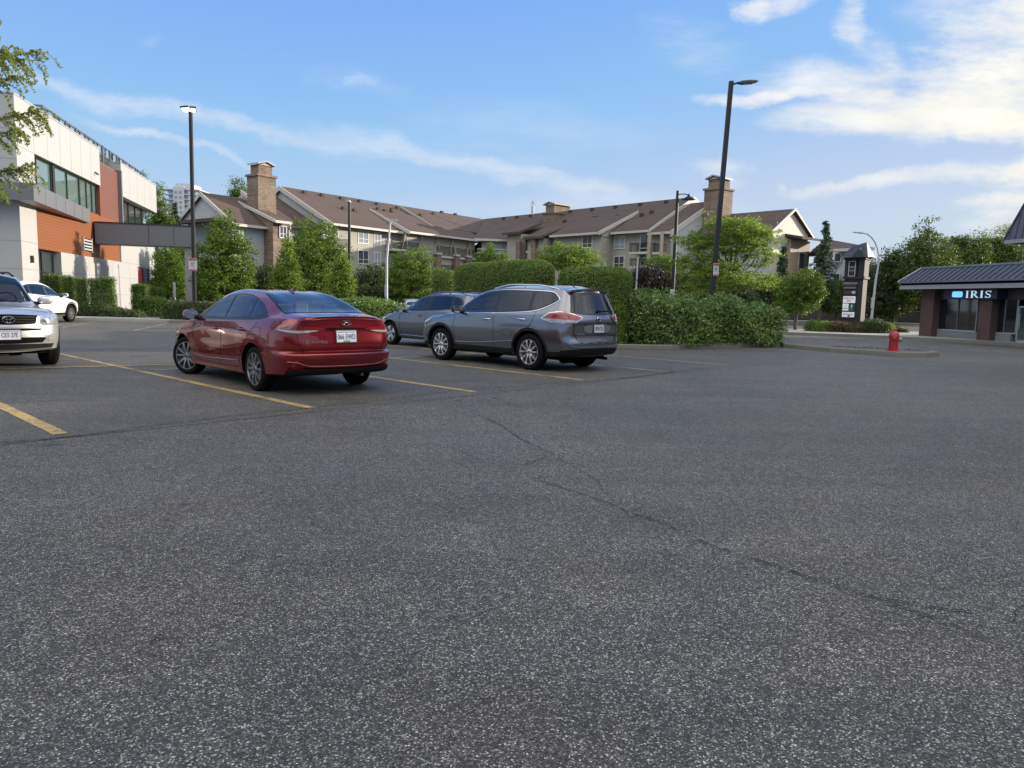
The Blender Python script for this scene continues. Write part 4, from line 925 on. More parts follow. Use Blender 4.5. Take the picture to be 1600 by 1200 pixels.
    patch(c,'rear_windscreen',S(rg,2),'B',M_CGP,.006); carve(c,[('B',S(rg,2),-1.3,-.2)])
    mb=MB(); n=16; vs=[];fs=[]
    for i in range(n+1):
        v=-1+2*i/n; y=.60*v; xb=-.735-.12*(1-.35*v*v); zt=1.622-.035*v*v
        zr=c.bvh.ray_cast(Vector((-.66,y,4)),Vector((0,0,-1)))[0].z
        vs+=[(-.64,y,zr+.004),(xb,y,zt),(xb+.01,y,zt-.03),(-.70,y,zt-.065)]
    for i in range(n):
        for k in range(4): fs.append((4*i+k,4*i+(k+1)%4,4*i+4+(k+1)%4,4*i+4+k))
    fs+=[(0,1,2,3),(4*n+3,4*n+2,4*n+1,4*n)]
    mb.add(vs,fs); mb.build('roof_spoiler',M_GREY,t,True,30)
    mb=MB(); mb.box(-.862,-.1,1.578,-.855,.1,1.59); mb.build('brake_light',M_TL,t)
    # wiper, garnish, emblem, plate, badge, handle
    hx=lambda y,z: c.bvh.ray_cast(Vector((-4,y,z)),Vector((1,0,0)))[0].x
    mb=MB(); mb.tube([(hx(-.32,1.16)-.03,-.02,1.185),(hx(-.2,1.2)-.035,-.18,1.20),(hx(-.4,1.2)-.02,-.44,1.205)],[.012,.009,.006],6); mb.tube([(hx(-.05,1.185)-.02,-.05,1.192),(hx(-.4,1.2)-.02,-.46,1.212)],.007,6); mb.lathe([(.028,0),(.028,.04)],12,'x',0,(hx(0,1.185)-.04,-.02,1.185)); mb.build('rear_wiper',M_BLK,t,True)
    patch(c,'hatch_garnish',S([(.36,.965),(0,.975),(-.36,.965),(-.38,.935),(0,.94),(.38,.935)],2),'B',M_GREY,.022)
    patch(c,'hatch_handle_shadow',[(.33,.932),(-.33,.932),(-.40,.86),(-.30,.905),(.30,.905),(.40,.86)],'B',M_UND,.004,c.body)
    patch(c,'plate_recess',S([(.42,.90),(.25,.935),(0,.925),(-.25,.935),(-.42,.90),(-.40,.82),(-.28,.775),(0,.775),(.28,.775),(.40,.82)],2),'B',simple('plate recess metal',(.30,.31,.32),.3,.7,1,var=.05),.006)
    plate(c,hx(0,.86)-.014,.855,'WP4 73L','',True,tilt=.06,sx=.80)
    em=D.objects.new('emblem',None); COL.objects.link(em); em.parent=t; em.location=(hx(0,1.03)-.016,0,1.035)
    mb=MB(); mb.tube([(0,.048*math.cos(a),.048*math.sin(a)) for a in [2*math.pi*i/24 for i in range(25)]],.008,6,caps=False); mb.box(-.008,-.06,-.012,.006,.06,.012); mb.build('emblem_ring',M_CHR,em,True)
    text_mesh('ROGUE',.042,.002,M_CHR,'lettering',t,frame((hx(.5,.74)-.012,.50,.745),(-.1,-1,0))@Matrix.Diagonal((1.5,1,1,1)),bold=.01)
    for s in (1,-1): seam(c,[(s*.76,1.10),(s*.66,.95),(s*.66,.78),(s*.62,.72),(s*.50,.585),(0,.58)],'B',.012,2)
    patch(c,'bumper_step_pad',S([(.56,.70),(0,.705),(-.56,.70),(-.48,.60),(0,.595),(.48,.60)],1),'B',simple('bumper pad',(.07,.072,.075),.4,.3,1,var=.1),.006)
    mb=MB(); mb.tube([(-1.035,-.05,.655),(-1.045,0,.635),(-1.035,.05,.655)],.008,6); mb.build('hatch_pull',M_CHR,t)
    patch(c,'rear_bumper_cladding',S([(.84,.44),(.5,.46),(0,.465),(-.5,.46),(-.84,.44),(-.84,.31),(-.4,.30),(0,.30),(.4,.30),(.84,.31)],2),'B',M_BLK,.010)
    ribbon(c,'bumper_crease',[(.74,.52),(.5,.50),(0,.495),(-.5,.50),(-.74,.52)],.02,'B',M_GREY,.004,c.body,thick=.014)
    mb=MB(); mb.tube([(-.6,-.45,.25),(-.90,-.45,.245)],.03,12); mb.tube([(-.5,.1,.24),(-.5,.45,.24)],.09,12); mb.build('exhaust',M_UND,t,True)
    # antenna
    mb=MB(); mb.tube([(-.35,0,1.66),(-.37,0,1.69),(-.50,0,1.80)],[.016,.008,.004],8); mb.build('antenna',M_BLK,t,True)
    roof_rails(c,-.45,1.32,.565,M_CHR if False else simple('satin rail',(.6,.61,.62),.25,.8,var=0),.045)
    ws=[(2.34,0),(2.30,.4),(2.16,.68),(1.9,.64),(1.55,.57),(1.45,.3),(1.43,0)]; patch(c,'windscreen',S(ws+[(x,-y) for x,y in ws[::-1] if y],2),'T',M_CG,.005); carve(c,[('T',S(ws+[(x,-y) for x,y in ws[::-1] if y],2),WZ,2.2)])
    for s in (1,-1): lampxy(c,'headlight',[(3.0,.82,.98),(3.25,.74,.95),(3.5,.6,.86),(3.5,.6,.78),(3.3,.76,.80),(3.1,.84,.86)],s,s*.8,M_HL,.008)
    patch(c,'grille',[(.3,.78),(-.3,.78),(-.25,.5),(.25,.5)],'F',M_UND,.006)
    underbody(c,-.7,3.3,.26)
    for s in (1,-1):
        for x,st in ((0,0),(2.705,0)): wheel(c,x,s,.362,.225,.248,'five_twin',st,.79,M_CHR if False else simple('bright alloy',(.86,.87,.88),.14,.9,var=.05))
    return c
grey_suv((.9387,15.0565,0),2.362)
def grey_hatch(loc,rz):
    P=dict(x0=-.78,x1=3.40,hw=.90,wb=2.60,wr=.335,zf=.22,z3=.46,z4=.68,z5=.84,r6=.05,r7=.30,f6=.22,
      belt=K((-.78,1.08),(-.3,1.06),(.5,1.02),(1.5,.98),(2.3,.955),(2.9,.87),(3.4,.74)),belty=K((-.78,.76),(-.3,.82),(.5,.86),(1.8,.865),(2.4,.82),(2.9,.77),(3.4,.6)),
      rail=K((-.78,1.42),(-.3,1.46),(.4,1.49),(1.0,1.475),(1.4,1.40),(1.8,1.22),(2.2,1.0),(2.5,.955),(3,.88),(3.4,.755)),raily=K((-.78,.52),(0,.57),(1,.59),(1.7,.64),(2.2,.69),(2.6,.64),(3.4,.42)),
      roof2=K((-.78,1.46),(-.3,1.50),(.4,1.528),(1.0,1.515),(1.4,1.44),(1.8,1.26),(2.22,1.03),(2.5,.98),(3,.90),(3.4,.77)),roof=K((-.78,1.47),(-.3,1.51),(.4,1.537),(1.0,1.525),(1.4,1.45),(1.8,1.275),(2.24,1.04),(2.5,.99),(3,.91),(3.4,.775)))
    sp=suv_spec(P); c=start_car('dull grey hatchback half hidden behind the dark grey SUV with chrome window line','car',loc,rz,sp,M_KON); t=c.t; WZ=1.04; seats(c,(0.98, 0.12),1.28,1.06,1.6)
    fr=[(2.12,1.005),(1.8,1.20),(1.45,1.365),(1.0,1.43),(.4,1.445),(-.1,1.41),(-.30,1.32),(-.38,1.22),(-.2,1.12),(.2,1.07),(1.2,1.02)]
    suv_glass(c,dict(frame=fr,panes=[('front_window',[(1.98,1.03),(1.74,1.19),(1.42,1.335),(1.06,1.395),(1.02,1.2),(1.0,1.055),(1.5,1.035)]),('rear_window',[(.93,1.40),(.45,1.415),(.12,1.40),(.08,1.25),(.05,1.12),(.4,1.08),(.9,1.06)]),('quarter_window',[(.05,1.395),(-.12,1.375),(-.24,1.30),(-.30,1.22),(-.15,1.155),(-.02,1.13)])]))
    for s,SD in ((1,'L'),(-1,'R')):
        seam(c,[(1.0,.98),(1.0,.7),(.98,.32)],SD,.010); seam(c,[(2.12,.94),(2.15,.7),(2.08,.32)],SD,.010); seam(c,[(-.05,1.08),(.02,.85),(.3,.62),(.40,.42)],SD,.010)
        handle(c,1.2,.89,0,s,M_KON); handle(c,.25,.91,0,s,M_KON); mirror(c,1.92,1.03,.86,s,M_KON,1.05)
        ribbon(c,'sill_trim',[(.42,.33),(1.2,.32),(2.1,.33)],.025,SD,M_CHR,.010,thick=.014)
        lampxy(c,'headlight',[(2.75,.84,.80),(3.0,.76,.78),(3.2,.62,.70),(3.1,.74,.66),(2.85,.86,.70)],s,s*.8,M_HL,.008)
        lampxy(c,'tail_light',[(-.40,.83,.98),(-.7,.7,.96),(-.8,.5,.92),(-.7,.76,.86),(-.45,.87,.90)],s,math.pi-s*.75,M_TL,.010)
    patch(c,'rear_windscreen',S([(.5,1.38),(0,1.42),(-.5,1.38),(-.6,1.12),(0,1.09),(.6,1.12)],2),'B',M_CGP,.006)
    ws=[(2.16,0),(2.12,.4),(2.0,.64),(1.7,.6),(1.4,.53),(1.3,.3),(1.28,0)]; patch(c,'windscreen',S(ws+[(x,-y) for x,y in ws[::-1] if y],2),'T',M_CG,.005); carve(c,[('T',S(ws+[(x,-y) for x,y in ws[::-1] if y],2),WZ,2.2)])
    roof_rails(c,-.4,1.15,.52,M_KON,.04); underbody(c,-.6,3.1,.24)
    mb=MB(); z=1.49; mb.add([(-.42,-.02,z),(-.42,.02,z),(-.25,.012,z+.012),(-.25,-.012,z+.012),(-.45,0,z+.065),(-.40,0,z+.065)],[(0,1,4),(1,2,5,4),(2,3,5),(3,0,4,5),(0,3,2,1)]); mb.build('antenna_fin',M_KON,t)
    mb=MB(); mb.box(-.80,-.5,1.415,-.52,.5,1.46); mb.build('roof_spoiler',M_KON,t,bev=.02)
    for s in (1,-1):
        for x in (0,2.6): wheel(c,x,s,.335,.215,.225,'blade',0,.775)
    return c
_kc=Vector((-3.5,21.3,0)); _ka=2.37; _off=Vector((2.6*math.cos(_ka)-.78*math.sin(_ka),2.6*math.sin(_ka)+.78*math.cos(_ka),0)); grey_hatch(tuple(_kc-_off),_ka)
def white_suv(loc,rz):
    P=dict(x0=-.95,x1=3.66,hw=.94,wb=2.74,wr=.365,zf=.25,z3=.52,z4=.76,z5=.95,r7=.32,f6=.2,
      belt=K((-.95,1.14),(0,1.12),(1.2,1.06),(2.4,1.03),(3.0,.97),(3.66,.80)),belty=K((-.95,.78),(-.3,.86),(.8,.90),(2.0,.89),(2.7,.82),(3.66,.62)),
      rail=K((-.95,1.50),(-.4,1.58),(.4,1.63),(1.0,1.61),(1.5,1.50),(1.9,1.32),(2.35,1.10),(2.7,1.05),(3.2,.97),(3.66,.81)),raily=K((-.95,.54),(0,.62),(1,.63),(1.8,.68),(2.3,.73),(2.7,.67),(3.66,.44)),
      roof2=K((-.95,1.54),(-.4,1.62),(.4,1.67),(1.0,1.655),(1.5,1.55),(1.9,1.37),(2.38,1.13),(2.7,1.08),(3.2,.99),(3.66,.82)),roof=K((-.95,1.55),(-.4,1.63),(.4,1.68),(1.0,1.665),(1.5,1.56),(1.9,1.38),(2.4,1.135),(2.7,1.09),(3.2,1.0),(3.66,.825)))
    sp=suv_spec(P); c=start_car('white SUV parked nose to the kerb by the columnar shrubs, behind the silver SUV','car',loc,rz,sp,M_WHT); t=c.t; WZ=1.12; seats(c,(1.05, 0.15),1.42,1.12,1.75)
    fr=[(2.28,1.085),(1.95,1.28),(1.6,1.44),(1.15,1.54),(.5,1.565),(0,1.53),(-.4,1.40),(-.5,1.27),(-.2,1.20),(.5,1.14),(1.5,1.09)]
    suv_glass(c,dict(frame=fr,panes=[('front_window',[(2.16,1.105),(1.9,1.27),(1.58,1.415),(1.2,1.505),(1.14,1.3),(1.11,1.13),(1.6,1.11)]),('rear_window',[(1.05,1.52),(.5,1.535),(.15,1.51),(.12,1.35),(.1,1.20),(.5,1.165),(1.03,1.135)]),('quarter_window',[(.08,1.505),(-.2,1.46),(-.38,1.37),(-.43,1.28),(-.2,1.235),(.04,1.205)])]))
    for s,SD in ((1,'L'),(-1,'R')):
        seam(c,[(1.08,1.08),(1.08,.8),(1.05,.4)],SD,.010); seam(c,[(2.25,1.03),(2.3,.8),(2.2,.4)],SD,.010); handle(c,1.3,.97,0,s,M_WHT); handle(c,.3,.99,0,s,M_WHT); mirror(c,2.05,1.12,.9,s,M_WHT,1.15)
        lampxy(c,'headlight',[(3.0,.84,.93),(3.25,.76,.91),(3.5,.58,.84),(3.3,.76,.80),(3.1,.86,.84)],s,s*.8,M_HL,.008); lampxy(c,'tail_light',[(-.45,.86,1.08),(-.8,.7,1.06),(-.9,.5,1.02),(-.8,.78,.95),(-.5,.9,.97)],s,math.pi-s*.75,M_TL,.010)
    cladding(c,-.95,3.66,2.74,.365,.42,.05)
    ws=[(2.36,0),(2.32,.4),(2.18,.68),(1.9,.64),(1.5,.57),(1.4,.3),(1.38,0)]; patch(c,'windscreen',S(ws+[(x,-y) for x,y in ws[::-1] if y],2),'T',M_CG,.005); carve(c,[('T',S(ws+[(x,-y) for x,y in ws[::-1] if y],2),WZ,2.2)])
    patch(c,'rear_windscreen',S([(.5,1.46),(0,1.5),(-.5,1.46),(-.6,1.2),(0,1.16),(.6,1.2)],2),'B',M_CGP,.006)
    underbody(c,-.7,3.3,.26)
    for s in (1,-1):
        for x in (0,2.74): wheel(c,x,s,.365,.225,.235,'five_twin',0,.81)
    return c
_a=R_(93); _p=Vector((-18.95,31.3,0))-Vector((2.74*math.cos(_a)+.80*math.sin(_a),2.74*math.sin(_a)-.80*math.cos(_a),0)); white_suv(tuple(_p),_a)
def silver_suv(loc,rz):
    P=dict(x0=-.90,x1=3.24,hw=.87,wb=2.49,wr=.345,zf=.27,z3=.56,z4=.78,z5=.96,r6=.02,r7=.12,f4=.015,f5=.035,f6=.10,f7=.12,zf4=.76,zf5=.90,
      wt=[.93,.98,1,.985,1,.965,.88],radf=.40,bulf=.12,
      belt=K((-.90,1.06),(0,1.05),(1.2,1.02),(2.0,1.015),(2.5,1.01),(2.9,.985),(3.24,.935)),belty=K((-.9,.78),(0,.83),(1.7,.825),(2.2,.79),(2.7,.765),(3.24,.69)),
      rail=K((-.9,1.56),(0,1.60),(.7,1.60),(1.1,1.575),(1.35,1.47),(1.6,1.28),(1.85,1.085),(2.1,1.055),(2.6,1.035),(3.0,.995),(3.24,.945)),raily=K((-.9,.60),(0,.62),(1.1,.61),(1.5,.65),(1.85,.70),(2.2,.62),(3.24,.50)),
      roof2=K((-.9,1.61),(0,1.65),(.7,1.65),(1.1,1.625),(1.35,1.52),(1.6,1.33),(1.9,1.105),(2.1,1.08),(2.6,1.06),(3.0,1.015),(3.24,.95)),roof=K((-.9,1.62),(0,1.66),(.7,1.66),(1.1,1.635),(1.35,1.53),(1.6,1.345),(1.93,1.11),(2.1,1.09),(2.6,1.07),(3.0,1.02),(3.24,.952)))
    sp=suv_spec(P); c=start_car('silver SUV facing the camera, cut off by the left edge of the photo','car',loc,rz,sp,M_SILV); t=c.t; WZ=1.09; seats(c,(0.75, -0.1),1.38,1.08,1.35)
    fr=[(1.80,1.07),(1.58,1.26),(1.32,1.44),(1.05,1.535),(.5,1.555),(-.4,1.54),(-.62,1.45),(-.60,1.15),(0,1.09),(1,1.06)]
    suv_glass(c,dict(frame=fr,panes=[('front_window',[(1.70,1.09),(1.52,1.26),(1.28,1.42),(1.04,1.505),(.86,1.51),(.84,1.3),(.83,1.09),(1.3,1.08)]),('rear_window',[(.75,1.515),(.3,1.52),(-.05,1.51),(-.08,1.3),(-.05,1.12),(.3,1.10),(.74,1.09)]),('quarter_window',[(-.15,1.51),(-.4,1.50),(-.55,1.43),(-.54,1.19),(-.16,1.13)])]))
    for s,SD in ((1,'L'),(-1,'R')):
        seam(c,[(.80,1.03),(.80,.8),(.78,.42)],SD,.010); seam(c,[(1.83,1.02),(1.86,.8),(1.82,.42)],SD,.010); handle(c,.98,.94,0,s,M_SILV); handle(c,.05,.96,0,s,M_SILV); mirror(c,1.62,1.14,.80,s,M_SILV,1.12)
        l=lampxy(c,'headlight',[(2.92,.80,.915),(3.04,.74,.925),(3.16,.62,.915),(3.24,.50,.89),(3.25,.47,.80),(3.22,.52,.745),(3.12,.68,.74),(2.98,.79,.765)],s,s*.55,M_HL,.010,n=2,step=.04)
        lampxy(c,'headlight_reflector',[(3.12,.64,.89),(3.22,.52,.87),(3.25,.50,.80),(3.16,.62,.79)],s,s*.62,M_CHR,.012,parent=l)
        lampxy(c,'turn_signal',[(2.80,.80,.915),(2.93,.765,.925),(2.92,.79,.85),(2.84,.83,.835)],s,s*.9,simple('amber tint lens',(.40,.20,.12),.12,.2,1,var=.2),.012,parent=l)
        lampxy(c,'fog_light_housing',[(3.02,.74,.60),(3.16,.62,.605),(3.22,.52,.58),(3.2,.54,.49),(3.12,.66,.475),(3.02,.76,.50)],s,s*.7,simple('fog housing grey',(.28,.28,.27),.4,.3,1,var=.1),.006,n=2)
        lampxy(c,'fog_light',[(3.16+.0*k,.60+.085*math.cos(a)*.8,.54+.052*math.sin(a)) for k,a in enumerate([2*math.pi*i/12 for i in range(12)])],s,s*.7,M_TLW,.012,n=1,step=.02)
    patch(c,'grille',S([(.44,.915),(.2,.93),(0,.935),(-.2,.93),(-.44,.915),(-.40,.775),(0,.765),(.40,.775)],1),'F',M_UND,.006)
    for z in (.885,.845,.805):
        ribbon(c,'grille_bar',[(.41,z),(0,z+.01),(-.41,z)],.016,'F',M_BLK,.014,sm=3)
    hx=lambda y,z: c.bvh.ray_cast(Vector((5,y,z)),Vector((-1,0,0)))[0].x
    em=D.objects.new('emblem',None); COL.objects.link(em); em.parent=t; em.location=(hx(0,.85)+.02,0,.85)
    mb=MB(); E2=lambda a,b,r,rx=0: mb.tube([(0,a*math.cos(q),b*math.sin(q)+rx) for q in [2*math.pi*i/28 for i in range(29)]],r,6,caps=False)
    E2(.085,.056,.008); E2(.030,.052,.006); E2(.062,.022,.006,.026); mb.build('emblem_ring',M_CHR,em,True)
    patch(c,'upper_intake',[(.50,.705),(-.50,.705),(-.48,.665),(.48,.665)],'F',M_UND,.006)
    patch(c,'lower_intake',S([(.56,.535),(.5,.55),(0,.555),(-.5,.55),(-.56,.535),(-.50,.46),(0,.45),(.50,.46)],1),'F',M_UND,.006)
    patch(c,'lower_bumper',S([(.70,.435),(0,.445),(-.70,.435),(-.66,.36),(0,.35),(.66,.36)],1),'F',M_BLK,.006)
    ribbon(c,'bumper_crease',[(.80,.73),(.5,.735),(0,.735),(-.5,.735),(-.80,.73)],.03,'F',M_SILV,.004,c.body,thick=.014)
    plate(c,hx(0,.60)+.012,.60,'CE5 27E','Beautiful British Columbia',False,sx=.82)
    seam(c,[(3.02,.70),(2.98,.4),(2.96,0),(2.98,-.4),(3.02,-.70)],'T',.012); 
    for s in (1,-1): seam(c,[(3.0,s*.70),(2.6,s*.74),(2.2,s*.745),(1.95,s*.73)],'T',.010)
    ws=[(1.90,0),(1.87,.4),(1.76,.70),(1.5,.64),(1.22,.575),(1.16,.3),(1.15,0)]; patch(c,'windscreen',S(ws+[(x,-y) for x,y in ws[::-1] if y],2),'T',M_CG,.005); carve(c,[('T',S(ws+[(x,-y) for x,y in ws[::-1] if y],2),WZ,2.2)])
    mb=MB(); mb.tube([(1.93,-.1,1.12),(1.72,.45,1.255)],.008,6); mb.tube([(1.93,.5,1.11),(1.80,.1,1.20)],.008,6); mb.build('wiper',M_BLK,t)
    roof_rails(c,-.6,1.05,.57,M_BLK,.06); cladding(c,-.9,3.0,2.49,.345,.43,.035); underbody(c,-.7,2.95,.28)
    for s in (1,-1):
        for x in (0,2.49): wheel(c,x,s,.345,.225,.21,'six',0,.755)
    return c
silver_suv((-10.7607,14.4908,0),-.7722)
def far_car(loc,rz):
    P=dict(x0=-.95,x1=3.5,hw=.88,wb=2.65,wr=.32,zf=.22,z3=.46,z4=.66,z5=.80,r7=.35,f6=.2,
      belt=K((-.95,.98),(0,.95),(1.2,.93),(2.4,.90),(3.5,.72)),belty=K((-.95,.74),(0,.82),(2.0,.83),(3.5,.6)),rail=K((-.95,1.20),(-.3,1.30),(.4,1.34),(1.0,1.33),(1.5,1.24),(2.2,.97),(3.5,.73)),raily=K((-.95,.5),(0,.56),(1.2,.57),(2.2,.68),(3.5,.42)),
      roof2=K((-.95,1.23),(-.3,1.34),(.4,1.38),(1.0,1.37),(1.5,1.27),(2.2,1.0),(3.5,.74)),roof=K((-.95,1.24),(-.3,1.35),(.4,1.39),(1.0,1.38),(1.5,1.28),(2.2,1.01),(3.5,.745)))
    sp=suv_spec(P); c=start_car('pale silver car whose roof shows just past the low laurel hedge','car',loc,rz,sp,M_SILV); WZ=1.0
    fr=[(2.05,.99),(1.5,1.20),(1.0,1.29),(.3,1.30),(-.3,1.24),(-.5,1.12),(0,1.03),(1.2,.97)]
    suv_glass(c,dict(frame=fr,panes=[('front_window',[(1.9,1.01),(1.45,1.18),(1.0,1.26),(.98,1.0)]),('rear_window',[(.9,1.265),(.3,1.27),(-.2,1.22),(-.38,1.13),(0,1.06),(.88,1.0)])]))
    ws=[(2.12,0),(2.08,.4),(1.98,.62),(1.6,.56),(1.3,.5),(1.22,.3),(1.2,0)]; patch(c,'windscreen',S(ws+[(x,-y) for x,y in ws[::-1] if y],2),'T',M_CG,.005); carve(c,[('T',S(ws+[(x,-y) for x,y in ws[::-1] if y],2),WZ,2.2)])
    patch(c,'rear_windscreen',S([(.5,1.2),(0,1.24),(-.5,1.2),(-.6,1.02),(0,1.0),(.6,1.02)],2),'B',M_CGP,.006)
    for s in (1,-1):
        mirror(c,1.85,1.0,.82,s,M_SILV)
        for x in (0,2.65): wheel(c,x,s,.32,.2,.2,'six',0,.75)
    return c
far_car((AX(652,44),43.0,-.06),R_(104))
# ---------------------------------------------------------------- buildings
class Fr:   # local frame: s along, d outwards (towards the viewer side), z up
    def __init__(f,o,ang,flip=1):
        f.o=Vector((o[0],o[1],0)); f.e=Vector((math.cos(ang),math.sin(ang),0)); f.n=Vector((math.sin(ang),-math.cos(ang),0))*flip; f.ang=ang; f.flip=flip
    def P(f,s,d,z): return tuple(f.o+f.e*s+f.n*d+Vector((0,0,z)))
    def M(f): return Matrix(((f.e.x,f.n.x,0,f.o.x),(f.e.y,f.n.y,0,f.o.y),(0,0,1,0),(0,0,0,1)))
    def px(f,x,y,d=0):
        r=Vector(ray(x,y)); c=Vector((0,0,CAM_H)); O=f.o+f.n*d; t=(O-c).dot(f.n)/r.dot(f.n); p=c+r*t; return (p-f.o).dot(f.e),p.z
def panels(name,c,var=.04,jw=.012,sx=1.22,sz=1.1,rough=.45,frame=None,joint=.35):
    m,nt=newmat(name); co=coord(nt); n=noise(nt,co,1.3,4); n2=noise(nt,co,9,5,.6)
    k=mixc(nt,n,tuple(x*(1-var) for x in c),tuple(min(1,x*(1+var)) for x in c)); k=mixc(nt,mathn(nt,'MULTIPLY',n2,.10),k,tuple(x*.6 for x in c))
    finish(m,nt,k,rough); return m
M_PW=panels('white cladding panel',(.42,.418,.405)); M_PG=panels('grey metal fascia',(.155,.16,.175),rough=.4); M_JNT=simple('panel joint',(.18,.17,.16),.9,var=0)
def wood(name,c,dark):
    m,nt=newmat(name); co=coord(nt); mp=N(nt,'ShaderNodeMapping'); L(nt,co,mp.inputs[0]); mp.inputs['Scale'].default_value=(.9,.9,14)
    a=noise(nt,mp.outputs[0],1.6,6,.7); s=N(nt,'ShaderNodeSeparateXYZ'); L(nt,co,s.inputs[0])
    w=mathn(nt,'FRACT',mathn(nt,'MULTIPLY',s.outputs[2],6.6)); j=mathn(nt,'LESS_THAN',w,.09)
    bi=mathn(nt,'FLOOR',mathn(nt,'MULTIPLY',s.outputs[2],6.6)); wn=N(nt,'ShaderNodeTexWhiteNoise',noise_dimensions='1D'); L(nt,bi,wn.inputs['W'])
    k=mixc(nt,a,dark,c); k=mixc(nt,mathn(nt,'MULTIPLY',wn.outputs['Value'],.35),k,tuple(x*.7 for x in c)); k=mixc(nt,j,k,tuple(x*.25 for x in c))
    finish(m,nt,k,.5,bump=j,bstr=-.5 if False else .3); return m
M_WD=wood('cedar boards',(.31,.105,.036),(.19,.062,.022)); M_WD2=wood('upper cedar boards',(.21,.085,.058),(.15,.058,.040))
def glassm(name,c,rough=.03,spec=.9):
    m,nt=newmat(name); finish(m,nt,c,rough,0,spec=spec,ior=1.6,coat=.6); return m
M_GL=glassm('window glass',(.035,.05,.05)); M_GLC=glassm('window with pale curtain',(.30,.34,.36),.06); _gi=[0]; M_GLG=glassm('green tinted glass',(.10,.16,.145),.02); M_FR=simple('dark window frame',(.025,.025,.028),.4,var=.1); M_GLD=glassm('dark shop glass',(.010,.012,.016),.04,.6)
M_WF=simple('white window frame',(.62,.62,.60),.5,var=.05); M_CUR=simple('pale blinds',(.42,.42,.40),.8,var=.15,scale=5)
def child(p,name,mb,mats,smooth=False,M=None,bev=0,label=None,parent2=None):
    if M is not None: mb2=MB(); mb2.M=M; mb2.add(mb.v,mb.f); mb2.m=mb.m; mb=mb2
    o=mb.build(name,mats,parent2 or p,smooth,bev=bev)
    if label: o['label']=label
    return o
def modern_building():
    t=thing('commercial_building','two-storey modern building in white panels, cedar boards and grey metal at left','building')
    F=Fr((-22.283,33.5),R_(104.35)); Mx=F.M()
    def B(name,boxes,mat,**k):
        mb=MB()
        for b in boxes: mb.box(b[0],b[2],b[4],b[1],b[3],b[5])
        return child(t,name,mb,mat,M=Mx,**k)
    W=-14   # depth
    # core behind everything
    B('inner_core',[(.4,27.2,W,-1.2,0,9.2)],M_UND)
    B('lower_wall',[(0,2.0,W,0,0,5.25),(5.15,16.9,W+1,0,0,3.3),(16.9,21.3,W+1,0,0,5.9),(24.95,26.8,W+1,0,0,5.9),(21.3,24.95,W+1,0,3.15,5.9),(21.3,24.95,W+1,0,0,1.1)],M_PW)
    B('upper_wall',[(0,12.7,W,.0,7.72,9.9),(0,2.1,W,.0,5.98,7.72)],M_PW)
    B('upper_wall',[(17.35,28.0,W,.05,7.72,9.88)],M_PW)
    B('grey_return',[(17.1,17.35,-1,.12,5.9,9.35)],M_PG)
    B('wood_cladding',[(12.7,17.1,-1.0,-.12,5.9,9.2)],M_WD2); B('wood_cladding',[(2.0,16.9,-.9,-.10,3.3,5.95)],M_WD)
    B('wood_reveal',[(12.58,12.7,-1.0,-.02,5.9,7.72)],M_WD)
    # joints in the white panels (shadow gaps)
    J=[]
    for s in (2.1,3.9,5.7,7.4,9.1,10.9): J.append((s-.008,s+.008,-.01,.004,7.72,9.9))
    J+=[(0,2.1,-.01,.004,7.70,7.715),(0,12.7,-.01,.004,9.05,9.06)] if False else [(0,2.1,-.01,.004,7.71,7.725),(0,2.1,-.01,.004,8.75,8.765)]
    for s in (19.5,21.7,23.9,26.0): J.append((s-.008,s+.008,-.01,.054,7.72,9.88))
    for s in (7.3,9.8,12.2,14.6,19.0,21.2): J.append((s-.008,s+.008,-.01,.004,0,3.3))
    J+=[(5.15,21.3,-.01,.004,2.25,2.265),(24.95,26.8,-.01,.004,2.25,2.265),(0,2.0,-.01,.004,3.5,3.515),(0,2.0,-.01,.004,2.25,2.265),(5.15,21.3,-.01,.004,1.1,1.115),(16.9,26.8,-.01,.004,3.3,3.315)]
    B('panel_joints',J,M_JNT)
    # gable face towards the car park (left of the corner): panels + joints
    JJ=[(-.004,.01,W,-.02,z,z+.014) for z in (2.25,3.5,7.1,8.4)]
    B('panel_joints',JJ,M_JNT)
    # upper windows
    def win(s0,s1,z0,z1,d,splits,glass=M_GLG,fw=.07,trans=None,nm='window'):
        mb=MB(); mb.box(s0,d-.10,z0,s1,d,z0+fw); mb.box(s0,d-.10,z1-fw,s1,d,z1)
        xs=[s0]+list(splits)+[s1]
        for i,x in enumerate(xs):
            a=x if i==0 else x-fw/2; b=x+fw if i==0 else (x if i==len(xs)-1 else x+fw/2); a=a-fw if i==len(xs)-1 else a
            mb.box(a,d-.10,z0+fw,b,d,z1-fw)
        if trans: mb.box(s0+fw,d-.09,trans-.025,s1-fw,d-.005,trans+.025)
        f=child(t,nm,mb,M_FR,M=Mx)
        for a,b in zip(xs[:-1],xs[1:]):
            g=MB(); g.quad((a+.03,d-.06,z0+.03),(b-.03,d-.06,z0+.03),(b-.03,d-.06,z1-.03),(a+.03,d-.06,z1-.03)); child(t,'pane',g,glass,M=Mx,parent2=f)
        return f
    win(2.1,5.0,5.95,7.72,-.22,[2.95]); win(5.3,9.45,5.95,7.72,-.22,[7.35]); B('mullion',[(5.0,5.3,-.5,-.16,5.95,7.72)],M_FR)
    win(9.45,12.58,5.95,7.72,-.22,[10.7,11.7])
    win(17.35,25.5,5.9,7.72,-.5,[19.4,21.4,23.4],M_GL); B('side_wall',[(25.5,25.8,W,-.5,5.9,7.72)],M_FR)
    win(2.0,5.15,0.1,3.28,-.35,[3.5],M_GL,trans=2.2); win(21.3,24.95,1.1,3.15,-.03,[23.1],M_GL,trans=1.8)
